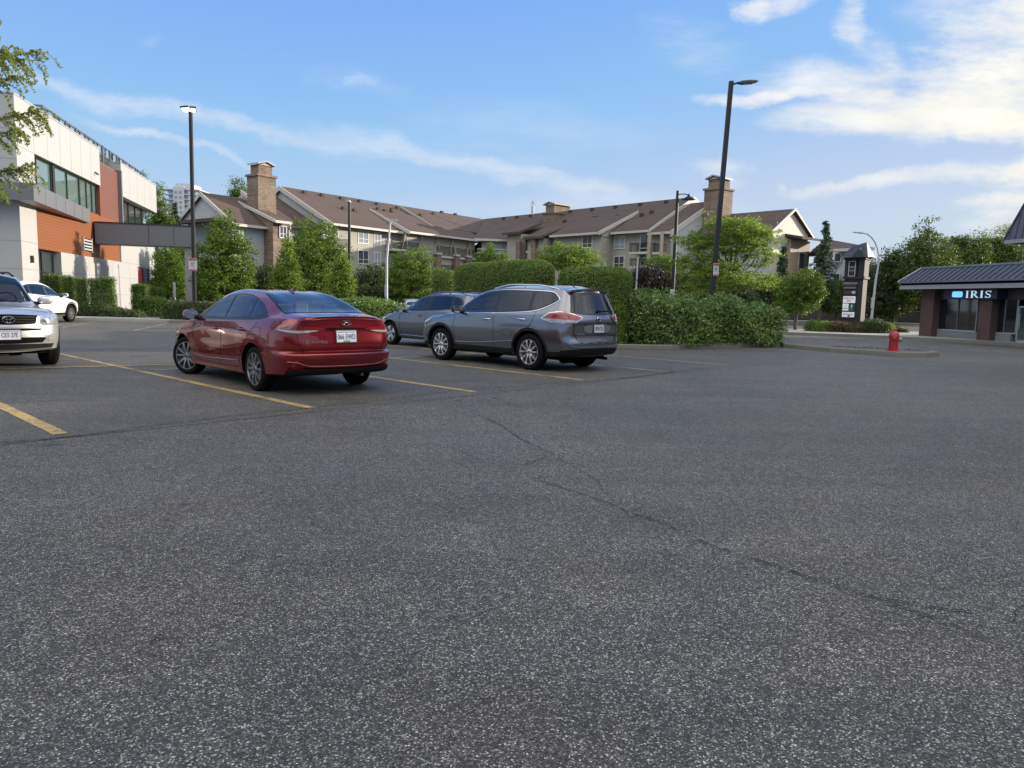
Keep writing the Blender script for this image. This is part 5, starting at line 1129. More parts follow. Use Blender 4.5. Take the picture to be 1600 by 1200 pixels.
    # posters in the low window
    for a,c,lb in ((21.5,(.62,.02,.03),'red poster'),(23.25,(.03,.05,.16),'dark blue poster')):
        g=MB(); g.box(a,-.085,1.9,a+1.45,-.078,3.0); o=child(t,'window_poster',g,simple(lb,c,.4,var=.1),M=Mx,label=lb)
    # fascia band wrapping the corner
    mb=MB(); mb.prism([(-.9,W,5.22),(-.9,.9,5.22),(9.9,.12,5.22),(9.9,-.3,5.22),(0,-.3,5.22),(0,W,5.22)],(0,0,.76)); child(t,'fascia_band',mb,M_PG,M=Mx)
    for k in range(1,6): mb=MB(); s=-.9+k*1.8; d=.9-(s+.9)*.0722; mb.box(s-.008,d-.02,5.25,s+.008,d+.004,5.95); child(t,'fascia_joint',mb,M_UND,M=Mx)
    # entrance canopy and its post
    lo,hi=F.px(300,365,0)[0],0
    # length along n until photo x=300 on plane s=11.1
    def nat(px_,s):
        a=ray(px_,365); o=F.P(s,0,0); # o + n*t on the ray in plan
        t_=(a[0]*o[1]-a[1]*o[0])/(a[1]*F.n.x-a[0]*F.n.y); return t_
    ln=nat(299,11.1); ln2=nat(303,11.3)
    mb=MB(); mb.box(11.1,.02,4.15,12.6,ln,5.38); o=child(t,'entrance_canopy',mb,M_PG,M=Mx)
    mb=MB(); mb.box(11.05,.0,5.38,12.7,ln+.05,5.44); child(t,'canopy_cap',mb,M_FR,M=Mx,parent2=o)
    mb=MB(); a1=nat(232,11.1); mb.box(11.09,a1,4.2,11.104,a1+.02,5.36); mb.box(11.09,ln-1.0,4.2,11.104,ln-.985,5.36); child(t,'canopy_joint',mb,M_UND,M=Mx,parent2=o)
    mb=MB(); mb.box(11.15,.05,4.13,12.55,ln-.05,4.149); child(t,'canopy_soffit',mb,simple('soffit',(.36,.34,.30),.7),M=Mx,parent2=o)
    mb=MB(); mb.box(11.3,ln-.45,0,11.75,ln-.02,4.13); child(t,'canopy_post',mb,simple('post panel',(.30,.30,.31),.6),M=Mx)
    # louvre
    mb=MB(); mb.box(9.0,-.1,3.62,10.5,-.07,4.32); v=child(t,'vent_grille',mb,M_UND,M=Mx)
    mb=MB()
    for k in range(4): mb.box(9.02,-.05,3.66+k*.17,10.48,.0,3.75+k*.17)
    mb.box(8.94,-.1,3.56,9.02,.02,4.38); mb.box(10.48,-.1,3.56,10.56,.02,4.38); child(t,'louvre',mb,simple('vent grey',(.42,.42,.41),.5),M=Mx,parent2=v)
    # parapet cap, roof, terrace railing
    B('parapet_cap',[(-.03,12.73,-.3,.03,9.9,9.96),(-.03,.3,W,-.3,9.9,9.96)],M_PW); B('parapet_cap',[(17.3,28.03,-.3,.08,9.88,9.94)],M_PW)
    B('roof',[(.3,27.9,W,-.3,9.3,9.36)],simple('roof membrane',(.12,.12,.12),.9))
    mb=MB(); g=MB(); k=0
    s=5.6
    while s<26.5:
        mb.box(s,-.78,9.3,s+.12,-.66,10.72); mb.box(s+.12,-.77,10.63,s+1.62,-.68,10.72); mb.box(s+.12,-.76,10.1,s+1.62,-.70,10.16); mb.box(s+.84,-.75,10.16,s+.88,-.70,10.63)
        g.box(s+.12,-.74,9.4,s+1.62,-.72,10.1); g.quad((s+.12,-.73,10.16),(s+.84,-.73,10.16),(s+.84,-.73,10.63),(s+.12,-.73,10.63)); s+=1.74
    mb.box(5.6,-.78,10.63,5.7,-8,10.72); r=child(t,'terrace_railing',mb,simple('railing grey',(.16,.17,.18),.5,.4),M=Mx); child(t,'railing_glass',g,M_GL,M=Mx,parent2=r)
    # wall lights
    for s in (.95,25.9):
        mb=MB(); mb.box(s,.0,2.55,s+.14,.12,2.9); l=child(t,'wall_light',mb,M_FR,M=Mx); mb=MB(); mb.box(s+.02,.02,2.53,s+.12,.10,2.545); child(t,'light_lens',mb,simple('wall lamp lens',(.8,.7,.5),.4,var=0,emis=(1,.85,.6),estr=2.5),M=Mx,parent2=l)
    mb=MB(); mb.box(-.12,-2.6,2.5,0,-2.45,2.85); l=child(t,'wall_light',mb,M_FR,M=Mx); mb=MB(); mb.box(-.11,-2.58,2.48,-.02,-2.47,2.495); child(t,'light_lens',mb,simple('wall lamp lens',(.8,.7,.5),.4),M=Mx,parent2=l)
    mb=MB(); mb.tube([(11.6,0,8.35),(11.6,.14,8.3)],.05,10); mb.lathe([(.09,0),(.07,.06)],12,'z',0,(11.6,.16,8.22)); child(t,'security_camera',mb,M_FR,M=Mx)
modern_building()

# -------- apartment block behind
def brickm(name,c1,c2,sc=1.0,bw=.34,bh=.10,mort=(.30,.28,.25)):
    m,nt=newmat(name); co=coord(nt); s=N(nt,'ShaderNodeSeparateXYZ'); L(nt,co,s.inputs[0])
    h=mathn(nt,'ADD',s.outputs[0],s.outputs[1]); v=N(nt,'ShaderNodeCombineXYZ'); L(nt,h,v.inputs[0]); L(nt,s.outputs[2],v.inputs[1])
    b=N(nt,'ShaderNodeTexBrick'); L(nt,v.outputs[0],b.inputs['Vector']); b.inputs['Scale'].default_value=1; b.inputs['Brick Width'].default_value=bw; b.inputs['Row Height'].default_value=bh; b.inputs['Mortar Size'].default_value=bh*.12
    b.inputs['Color1'].default_value=(*c1,1); b.inputs['Color2'].default_value=(*c2,1); b.inputs['Mortar'].default_value=(*mort,1)
    n=noise(nt,co,1.1,5); k=mixc(nt,1,b.outputs['Color'],ramp(nt,n,[(.3,.75),(.7,1.2)]),'MULTIPLY')
    finish(m,nt,k,.85,bump=b.outputs['Fac'],bstr=.4,bdist=-.01); return m
M_STN=brickm('ledge stone',(.27,.185,.12),(.15,.115,.09),bw=.50,bh=.13,mort=(.16,.13,.11))
def siding(name,c,h=.16):
    m,nt=newmat(name); co=coord(nt); s=N(nt,'ShaderNodeSeparateXYZ'); L(nt,co,s.inputs[0]); w=mathn(nt,'FRACT',mathn(nt,'DIVIDE',s.outputs[2],h))
    n=noise(nt,co,.7,4); k=mixc(nt,n,tuple(x*.9 for x in c),tuple(x*1.1 for x in c)); k=mixc(nt,mathn(nt,'LESS_THAN',w,.10),k,tuple(x*.55 for x in c)); finish(m,nt,k,.7,bump=w,bstr=.3,bdist=.02); return m
M_SID=siding('sage siding',(.37,.35,.285)); M_SIDW=siding('pale grey siding',(.42,.44,.44)); M_TRIM=simple('cream trim',(.48,.46,.41),.6,var=.05); M_TAN=simple('tan stucco',(.42,.34,.25),.8,var=.06,scale=1.5)
def shingle(name,c,c2):
    m,nt=newmat(name); co=coord(nt); a=noise(nt,co,.35,5,.6); s=N(nt,'ShaderNodeSeparateXYZ'); L(nt,co,s.inputs[0]); r=mathn(nt,'FLOOR',mathn(nt,'MULTIPLY',s.outputs[2],7)); 
    wn=N(nt,'ShaderNodeTexWhiteNoise',noise_dimensions='1D'); L(nt,r,wn.inputs['W']); v=N(nt,'ShaderNodeTexVoronoi'); v.inputs['Scale'].default_value=3.2; L(nt,co,v.inputs['Vector']); vs=N(nt,'ShaderNodeSeparateColor'); L(nt,v.outputs['Color'],vs.inputs[0])
    k=mixc(nt,a,c,c2); k=mixc(nt,mathn(nt,'MULTIPLY',vs.outputs[0],.5),k,tuple(x*.6 for x in c)); k=mixc(nt,mathn(nt,'MULTIPLY',wn.outputs['Value'],.25),k,tuple(x*1.3 for x in c2)); finish(m,nt,k,.9,bump=vs.outputs[0],bstr=.3,bdist=.03); return m
M_SHG=shingle('brown shingles',(.068,.047,.037),(.098,.068,.053))
def apartments():
    t=thing('apartment_building','long four-storey apartment block with brown shingle roofs and stone chimneys behind the trees','building')
    FL=Fr((-27.58,88),math.atan2(30,22.41)); FRt=Fr((-5.17,118),math.atan2(-29.5,26.17))
    def slab_(F,pts,th=.22,name='roof',mat=None,par=None):
        mb=MB(); P=[F.P(*p) for p in pts]; mb.prism([(p[0],p[1],p[2]-th) for p in P],(0,0,th)); return mb.build(name,mat or M_SHG,par or t)
    def boxf(F,name,s0,s1,d0,d1,z0,z1,mat,par=None):
        mb=MB(); mb.M=F.M(); mb.box(s0,d0,z0,s1,d1,z1); return mb.build(name,mat,par or t)
    def rake(F,a,b,w=.38,par=None,th=.12,mat=None):   # bargeboard from a to b (s,d,z)
        P,Q=Vector(F.P(*a)),Vector(F.P(*b)); mb=MB(); e=F.e*th/2
        mb.hexa([P-e-Vector((0,0,w)),P+e-Vector((0,0,w)),Q+e-Vector((0,0,w)),Q-e-Vector((0,0,w)),P-e+Vector((0,0,.03)),P+e+Vector((0,0,.03)),Q+e+Vector((0,0,.03)),Q-e+Vector((0,0,.03))]); return mb.build('bargeboard',mat or M_TRIM,par or t)
    def gablew(F,s,d0,z0,z1,d2,z2,mat,dn=.25):   # wall triangle+box under a rake at station s: from d0 (ridge) to d2 (eave)
        mb=MB(); P=[F.P(s,d0,z0-dn),F.P(s,d2,z2-dn),F.P(s,d2,z1),F.P(s,d0,z1)]; mb.prism(P,tuple(F.e*.3)); return mb.build('gable_wall',mat,t)
    def window(F,d,s0,s1,z0,z1,split=True,fw=.09,par=None):
        mb=MB(); mb.M=F.M(); mb.box(s0-fw,d-.05,z0-fw,s1+fw,d+.05,z0); mb.box(s0-fw,d-.05,z1,s1+fw,d+.05,z1+fw); mb.box(s0-fw,d-.05,z0,s0,d+.05,z1); mb.box(s1,d-.05,z0,s1+fw,d+.05,z1)
        if split: m=(s0+s1)/2; mb.box(m-.035,d-.04,z0,m+.035,d+.035,z1); mb.box(s0,d-.04,z0+(z1-z0)*.30,s1,d+.03,z0+(z1-z0)*.30+.05)
        f=mb.build('window',M_WF,par or t); g=MB(); g.M=F.M(); g.quad((s0,d+.012,z0),(s1,d+.012,z0),(s1,d+.012,z1),(s0,d+.012,z1)); _gi[0]+=1; g.build('pane',M_GLC if _gi[0]%3 else M_GL,f)
        return f
    def winpx(F,d,x0,y0,x1,y1,**k):
        s0,za=F.px(x0,(y0+y1)/2,d); s1,_=F.px(x1,(y0+y1)/2,d); _,z1=F.px((x0+x1)/2,y0,d); _,z0=F.px((x0+x1)/2,y1,d); return window(F,d,min(s0,s1),max(s0,s1),z0,z1,**k)
    def balcony(F,d,x0,x1,yr,yf,dep=1.7,post=True,stone=True):
        s0,zr=F.px(x0,yr,d+dep); s1,_=F.px(x1,yr,d+dep); _,zf=F.px(x0,yf,d+dep); s0,s1=min(s0,s1),max(s0,s1)
        b=boxf(F,'balcony',s0,s1,d,d+dep,zf-.25,zf,M_TRIM)
        mb=MB(); mb.M=F.M(); mb.box(s0,d+dep-.06,zr-.06,s1,d+dep-.01,zr); k=int((s1-s0)/.14)
        for i in range(k+1): x=s0+(s1-s0)*i/k; mb.box(x-.015,d+dep-.05,zf,x+.015,d+dep-.02,zr-.06)
        for x in (s0,s1-.05): mb.box(x,d,zr-.06,x+.05,d+dep-.06,zr); [mb.box(x+.01,d+j*.16,zf,x+.035,d+j*.16+.03,zr-.06) for j in range(int(dep/.16))]
        mb.build('railing',M_FR,b)
        # recessed doorway behind
        boxf(F,'balcony_recess',s0+.3,s1-.3,d-.02,d+.03,zf,zf+2.15,M_GLD,b); 
        mb=MB(); mb.M=F.M(); c=(s0+s1)/2; mb.box(c-1.1,d+.02,zf,c-1.0,d+.07,zf+2.1); mb.box(c+1.0,d+.02,zf,c+1.1,d+.07,zf+2.1); mb.box(c-1.1,d+.02,zf+2.05,c+1.1,d+.07,zf+2.15); mb.box(c-.05,d+.02,zf,c+.05,d+.06,zf+2.05); mb.build('door_frame',M_WF,b)
        return s0,s1,zf,zr
    def post(F,s,d,z0,z1,w=.55,mat=None,cap=True):
        b=boxf(F,'stone_pier',s-w/2,s+w/2,d-w/2,d+w/2,z0,z1,mat or M_STN)
        if cap: boxf(F,'pier_cap',s-w/2-.07,s+w/2+.07,d-w/2-.07,d+w/2+.07,z1,z1+.22,M_TRIM,b)
        return b
    def gutter(F,s0,s1,d,z): return boxf(F,'gutter',s0,s1,d,d+.14,z-.28,z-.02,M_TRIM)
    RZ=14.0
    # ---- left wing
    F=FL; dw=8.6
    s1,s2=10.6,33.5
    slab_(F,[(-.3,0,RZ),(s2+2,0,RZ),(s1+.05+8,9.4,9.38),(-.3,9.4,9.38)]); slab_(F,[(-.3,0,RZ),(37,0,RZ),(37,-9.4,9.38),(-.3,-9.4,9.38)])
    slab_(F,[(s1,3.4,12.42),(26.5,3.4,12.42),(24.9,10.4,9.42),(s1,10.4,9.42)],.24,'roof'); rake(F,(s1,3.4,12.42),(s1,10.4,9.42)); boxf(F,'wall',s1+.2,24,5,9.6,0,9.3,M_SID); gablew(F,s1+.12,3.6,12.3,9.2,9.6,9.7,M_SIDW)
    # third rake
    s3=F.px(632,318,2.0)[0]; slab_(F,[(s3,1.2,RZ-.25),(s3+18,1.2,RZ-.25),(s3+12,7.4,10.75),(s3,7.4,10.75)],.3,'roof'); rake(F,(s3,1.2,RZ-.25),(s3,7.4,10.75),.3,mat=M_SID)
    boxf(F,'wall',0,s1+.2,-8,dw,0,9.25,M_SID); boxf(F,'wall',s1,36,-8,5.2,0,9.2,M_SID)
    gutter(F,-.3,s1+.02,9.4,9.38); gutter(F,s1,24.9,10.4,9.42)
    # gable end facing left with pale siding and bargeboards
    mb=MB(); mb.prism([F.P(0,0,RZ-.3),F.P(0,8.6,9.5),F.P(0,8.6,0),F.P(0,-8.6,0),F.P(0,-8.6,9.5)],tuple(F.e*.2)); mb.build('gable_wall',M_SIDW,t)
    rake(F,(-.3,0,RZ),(-.3,9.4,9.38),.5); rake(F,(-.3,0,RZ),(-.3,-9.4,9.38),.5)
    # lower stepped section left of the main gable
    s4=F.px(425,312,1.5)[0]; slab_(F,[(-4.4,-1.5,13.1),(.0,-1.5,13.1),(.0,7.6,8.8),(-4.4,7.6,8.8)]); rake(F,(-4.4,-1.5,13.1),(-4.4,7.6,8.8),.42); mb=MB(); mb.prism([F.P(-4.2,-1.5,12.8),F.P(-4.2,7.0,8.7),F.P(-4.2,7.0,0),F.P(-4.2,-7,0),F.P(-4.2,-7,10)],tuple(F.e*.2)); mb.build('gable_wall',M_SIDW,t); boxf(F,'wall',-4,0,-7,7,0,8.6,M_SID)
    # stone bay with a small roof at the foot of the chimney
    be,bz=F.px(430,344,9.2); bz2=F.px(402,320,3.6)[1]; br=F.px(453,345,9.2)[0]
    slab_(F,[(be-.2,3.4,bz2),(br,3.4,bz2),(br,9.5,bz),(be-.2,9.5,bz)]); rake(F,(be-.2,3.0,bz2+.2),(be-.2,9.5,bz),.3,mat=M_TRIM); gutter(F,be-.2,br,9.45,bz)
    mb=MB(); mb.prism([F.P(be,3.0,bz2-.1),F.P(be,8.8,bz-.2),F.P(be,8.8,0),F.P(be,3.0,0)],tuple(F.e*(br-be-.2))); mb.build('stone_bay',M_STN,t)
    # far-left gabled section with its roof sloping to the viewer
    q0=F.px(313,311,2.0)[0]
    slab_(F,[(q0,2.0,11.75),(-5.5,2.0,11.75),(-5.5,7.9,8.35),(q0,7.9,8.35)]); slab_(F,[(q0,2.0,11.75),(-5.5,2.0,11.75),(-5.5,-4,8.35),(q0,-4,8.35)]); rake(F,(q0,2.0,11.75),(q0,7.9,8.35),.4); rake(F,(q0,2.0,11.75),(q0,-4,8.35),.4)
    mb=MB(); mb.prism([F.P(q0+.3,2.0,11.4),F.P(q0+.3,7.2,8.5),F.P(q0+.3,7.2,0),F.P(q0+.3,-3.4,0),F.P(q0+.3,-3.4,8.5)],tuple(F.e*(-6.1-q0-.3))); mb.build('wall',M_SIDW,t); gutter(F,q0,-6,7.9,8.35)
    slab_(F,[(q0-1.9,-1,8.7),(q0+.4,-1,8.9),(q0+.4,7.6,8.9),(q0-1.9,7.6,8.7)],.3,'porch_roof')
    # chimneys
    def chimney(F,s0,s1_,d0,d1,z0,z1,cap='l'):
        c=boxf(F,'chimney',s0,s1_,d0,d1,z0,z1,M_STN); boxf(F,'chimney_ledge',s0-.14,s1_+.14,d0-.14,d1+.14,z1,z1+.22,M_STN,c); e=.28
        boxf(F,'chimney_top',s0+e,s1_-e,d0+e,d1-e,z1+.28,z1+1.25,M_STN,c); mb=MB(); mb.M=F.M(); m=(s0+s1_)/2; a,b=d0+.1,d1+.05; lo=z1+1.2; x0,x1=s0+.02,s1_-.02
        mb.prism([(x0,a,lo),(m,a,lo+.34),(x1,a,lo),(x1,a,lo+.16),(m,a,lo+.48),(x0,a,lo+.16)],(0,b-a,0)); mb.prism([(s0+e,a+.3,lo-.02),(s1_-e,a+.3,lo-.02),(m,a+.3,lo+.28)],(0,b-a-.5,0)); mb.build('chimney_cap',simple('chimney cap grey',(.36,.35,.33),.6),c); return c
    def chim_px(F,xl,xm,xr,ytop,yb,d,z0):
        # front face spans xm..xr on plane d; left face spans xl..xm along -d
        s0,_=F.px(xm,ytop,d); s1_,z1=F.px(xr,ytop,d); 
        return s0,s1_,z1
    sa,za=FL.px(403,274,5.6); sb,_=FL.px(431,276,5.6); chimney(FL,sa,sb,3.6,5.6,8,za)
    # roof vents
    for k,(s,d) in enumerate([(2,1.1),(4.6,1.1),(7.6,1.1),(10.6,1.1),(13.6,1.1),(5,4.6),(6.6,4.7),(12,3.0),(13,3.2),(14,3.4),(17,1.4),(19,3.8),(23,2.4),(26,1.2),(29,1.2)]):
        z=RZ-(4.62/9.4)*d+ (.30 if s>s3 or (s>s1 and d>3.3) else 0); boxf(F,'roof_vent',s,s+.45,d,d+.4,z-.2,z+.24,simple('dark vent',(.045,.035,.03),.8))
    # windows of the left wing (positions follow the facade plane)
    for q in ((560,360,575,379.5),(585.5,364,594,382),(560,392,575,411.5),(585.5,395,594,413),(560,425.5,575,442)): winpx(F,dw,*q)
    for q in ((603.5,367,609,382),(603.5,395,609,413)): winpx(F,dw,*q,split=False)
    for (x0,x1,yr,yf) in ((613,634,376,388),(636,655,378,391),(684,711,384,399),(684,710,413,423),(715,733,388,402),(735,750,390,403),(636,662,408,420)): 
        s0,s1_,zf,zr=balcony(F,8.2,x0,x1,yr,yf)
    for x,d in ((629,9.9),(659,9.9),(683,9.9),(712,9.9),(730,9.9)): s,_=F.px(x,400,d); post(F,s,d,0,6.95,.8)
    for x in (634,660,684,708,734):
        s,_=F.px(x,370,9.9); mb=MB(); mb.tube([F.P(s-.5,9.8,7.1),F.P(s,9.9,9.15)],.07,6); mb.tube([F.P(s+.5,9.8,7.1),F.P(s,9.9,9.15)],.07,6); mb.build('timber_brace',M_TAN,t)
    for q in ((653,372,660,386),(664,374,671,386),(676,373,682,388),(690,374,696,383)): winpx(F,8.25,*q,split=False)
    for q in ((412,354,417,367),(437,352,447,372),(413,386,418,399)): pass
    s,z=FL.px(441,360,8.8); winpx(F,8.85,437.5,354,447,371); 
    # windows on the left face of the stone bay (faces left)
    for z0 in (6.6,3.7):
        mb=MB(); mb.M=F.M(); mb.box(be-.06,5.2,z0,be+.02,7.0,z0+1.7); f=mb.build('window',M_WF,t); mb=MB(); mb.M=F.M(); mb.box(be-.09,5.35,z0+.12,be-.061,6.85,z0+1.58); mb.build('pane',M_GL,f)
    for q in ((503,353,511,372),(520,362,528,378)): winpx(F,dw,*q)
    balcony(F,8.0,528,545,372,386)
    # ---- corner with hipped roof
    Cc=Vector((-5.17,118,0)); mb=MB(); p=[A(734,372.5,101)[:2],A(810,371.5,101)[:2],A(818,376,107)[:2],A(728,377,107)[:2]]
    ap=A(758,343,113)
    ez=10.0; L_=A(741,372,100.5);R2=A(808,375,101); BL=A(733,364,110); BR=A(815,366,110); ez=A(741,372,100.5)[2]
    mb.add([(L_[0],L_[1],ez),(R2[0],R2[1],ez),(BR[0],BR[1],ez+.6),(BL[0],BL[1],ez+.6),ap],[(0,1,4),(1,2,4),(2,3,4),(3,0,4),(0,3,2,1)]); mb.build('roof',M_SHG,t)
    mb=MB(); mb.prism([(L_[0],L_[1]-.05,ez-.32),(R2[0],R2[1]-.05,ez-.32),(R2[0],R2[1]+.1,ez-.32),(L_[0],L_[1]+.1,ez-.32)],(0,0,.30)); mb.build('gutter',M_TRIM,t)
    mb=MB(); mb.prism([(L_[0]+1,L_[1]+.8,0),(R2[0]-.8,R2[1]+.8,0),(BR[0]-1,BR[1],0),(BL[0]+1,BL[1],0)],(0,0,ez-.2)); mb.build('wall',M_SID,t)
    for q in ((770,384,784,399),(791,385,795,400)):
        a=A(q[0],q[3],101.6);b=A(q[2],q[1],101.6); mb=MB(); mb.box(a[0]-.08,a[1]-.1,a[2]-.08,b[0]+.08,a[1]+.02,b[2]+.08); f=mb.build('window',M_WF,t); mb=MB(); mb.box(a[0],a[1]-.14,a[2],b[0],a[1]-.11,b[2]); mb.build('pane',M_GL,f)
    a=A(746,388,100.6);b=A(790,397,100.6); mb=MB(); mb.box(a[0],a[1]-.1,b[2],b[0],a[1],b[2]+.12); mb.box(a[0],a[1]-.1,a[2]-.12,b[0],a[1],a[2]); k=0
    while a[0]+k*.25<b[0]: mb.box(a[0]+k*.25,a[1]-.08,b[2],a[0]+k*.25+.04,a[1]-.03,a[2]); k+=1
    mb.build('railing',M_TRIM,t)
    # ---- right wing: s from the corner (0) to ~39
    F=FRt; sE=F.px(1085,309,0)[0]
    slab_(F,[(0,0,RZ),(sE,0,RZ),(sE,8.2,9.55),(8,8.2,9.55)]); slab_(F,[(0,0,RZ),(sE,0,RZ),(sE,-9,9.3),(0,-9,9.3)])
    boxf(F,'wall',10,sE-.3,-8,7.4,0,9.4,M_SID)
    a0=F.px(862,366,8.2)[0]; a1=F.px(946,366,8.2)[0]
    # projecting part with its own rake, seen end-on
    sr=F.px(935,362,10)[0]; su=F.px(990,336,5)[0]
    slab_(F,[(sr-7.8,3.2,12.5),(sr+.2,3.2,12.5),(sr+.2,10.2,9.45),(sr-7.8,10.2,9.45)],.24); rake(F,(sr+.25,3.2,12.5),(sr+.25,10.2,9.45)); boxf(F,'wall',sr-7.6,sr,6,9.5,0,9.35,M_SID); gablew(F,sr-.2,3.4,12.3,9.0,9.5,9.6,M_SID); gutter(F,sr-7.8,sr+.2,10.2,9.45); gutter(F,sr+.3,sE,8.2,9.55)
    # small hipped dormers near the chimney
    for x0,x1,y in ((818,848,371),(786,812,364)):
        p,z=F.px(x0,y,9.4); q_,_=F.px(x1,y,9.4); slab_(F,[(min(p,q_),5.5,z+1.5),(max(p,q_),5.5,z+1.5),(max(p,q_),9.6,z),(min(p,q_),9.6,z)],.3); boxf(F,'wall',min(p,q_)+.3,max(p,q_)-.3,6,8.9,0,z-.2,M_SID)
    # white gable end + bargeboard
    mb=MB(); mb.prism([F.P(sE-.3,0,RZ-.2),F.P(sE-.3,7.6,9.8),F.P(sE-.3,7.6,0),F.P(sE-.3,-8,0),F.P(sE-.3,-8,9.5)],tuple(F.e*.25)); mb.build('gable_wall',M_SIDW,t); rake(F,(sE,0,RZ),(sE,8.2,9.55),.75); rake(F,(sE,0,RZ),(sE,-9,9.3),.75)
    # next, lower section, then the stone chimney, then the end section
    s5=F.px(1108,322,1.5)[0]; slab_(F,[(sE,.6,13.2),(s5,.6,13.2),(s5,8.4,9.2),(sE,8.4,9.2)]); rake(F,(s5,.6,13.2),(s5,8.4,9.2),.6); gablew(F,s5-.35,.8,13.0,0,7.8,9.3,M_SIDW); boxf(F,'wall',sE,s5-.3,-8,7.6,0,9.0,M_SID); gutter(F,sE+.02,s5,8.4,9.2)
    sc0,zc=F.px(1101,293,2.6); sc1,_=F.px(1126,294,2.6); 
    chimney(F,sc0,sc1,.1,2.6,7,zc-.35)
    s6=F.px(1243,326,0)[0]; hr=F.px(1243,326,0)[1]; he=hr-2.7; hd=4.5
    slab_(F,[(s5,0,hr),(s6,0,hr),(s6,hd,he),(s5,hd,he)]); slab_(F,[(s5,0,hr),(s6,0,hr),(s6,-hd,he),(s5,-hd,he)]); rake(F,(s6,0,hr),(s6,hd,he),.2); rake(F,(s6,0,hr),(s6,-hd,he),.2)
    mb=MB(); mb.prism([F.P(s6-.6,0,hr-.3),F.P(s6-.6,hd-.7,he+.2),F.P(s6-.6,hd-.7,0),F.P(s6-.6,-hd+.7,0),F.P(s6-.6,-hd+.7,he+.2)],tuple(F.e*.25)); mb.build('gable_wall',simple('cream board and batten',(.50,.47,.40),.7,var=.06,scale=3),t); boxf(F,'wall',s5-.3,s6-.5,-hd+.6,hd-.6,0,he,M_SIDW)
    boxf(F,'stone_corner',s6-.62,s6+.05,-3.6,.6,0,he-.5,M_TAN); slab_(F,[(s6-.6,1.2,he+.1),(s6+1.6,1.2,he-.35),(s6+1.6,-4.6,he-.35),(s6-.6,-4.6,he+.1)],.25,'porch_roof')
    for k,(s,d) in enumerate([(6,.9),(9,.9),(12,.9),(16,.9),(20,.9),(24,.9),(28,.9),(32,.9),(36,.9),(22,4),(27,3.8),(27.6,3.8),(31,3.9),(33,4.5),(35,4.2),(36,3.6),(30,6)]):
        z=RZ-(4.45/8.2)*d; boxf(F,'roof_vent',s,s+.4,d,d+.35,z-.2,z+.25,simple('dark vent',(.045,.035,.03),.8))
    mb=MB(); vv=F.P(F.px(832,340,.2)[0],.2,13.6); mb.tube([vv,(vv[0],vv[1],vv[2]+1.5)],.22,10); mb.tube([(vv[0],vv[1],vv[2]+1.7),(vv[0],vv[1],vv[2]+2.3)],.12,8); mb.tube([(vv[0]-.25,vv[1],vv[2]+1.5),(vv[0]-.25,vv[1],vv[2]+2.1)],.04,6);mb.tube([(vv[0]+.25,vv[1],vv[2]+1.5),(vv[0]+.25,vv[1],vv[2]+2.1)],.04,6); mb.build('flue',M_TRIM,t)
    sm,zm=F.px(863,333,3.6); sn,_=F.px(881,335,3.6); sl_,_=F.px(846,333,3.6); chimney(F,F.px(848,337,3.4)[0],F.px(866,337,3.4)[0],-.2,3.4,8,zm)
    # windows, right wing
    for q in ((911,369,925,386),(912,398,925,411)): winpx(F,9.5,*q)
    for q in ((961,370,976,388),(960,401,975,417),(1033,370,1056,386),(1033,392,1050,404)): winpx(F,7.45,*q)
    balcony(F,7.4,983,1012,380,394); balcony(F,7.4,1019,1032,381,394,1.4); balcony(F,7.4,984,1008,404,416); balcony(F,7.4,822,850,380,392,1.4); winpx(F,7.45,802,386,813,401); winpx(F,7.45,868,378,878,392); 
    for x in (812,836): s,_=F.px(x,385,9.2); mb=MB(); mb.M=F.M(); mb.hexa([(s-.22,9.0,0),(s+.22,9.0,0),(s+.22,9.4,0),(s-.22,9.4,0),(s-.6,9.0,9.4),(s+.2,9.0,9.4),(s+.2,9.4,9.4),(s-.6,9.4,9.4)]); mb.build('stone_pier',M_STN,t)
    for x in (1014,1033): s,_=F.px(x,385,9.0); boxf(F,'balcony_post',s-.14,s+.14,8.8,9.05,0,9.1,M_TAN)
    s,z=F.px(1190,380,5.9)
    for q in ((1186,388,1206,394),(1150,376,1170,392)): winpx(F,3.95,*q)
    for zz in (5.4,2.3):
        mb=MB(); mb.M=F.M(); mb.box(s6+.06,-2.6,zz,s6+.11,-1.2,zz+1.9); f=mb.build('window',M_WF,t); mb=MB(); mb.M=F.M(); mb.box(s6+.111,-2.45,zz+.15,s6+.13,-1.35,zz+1.75); mb.build('pane',M_GL,f)
apartments()
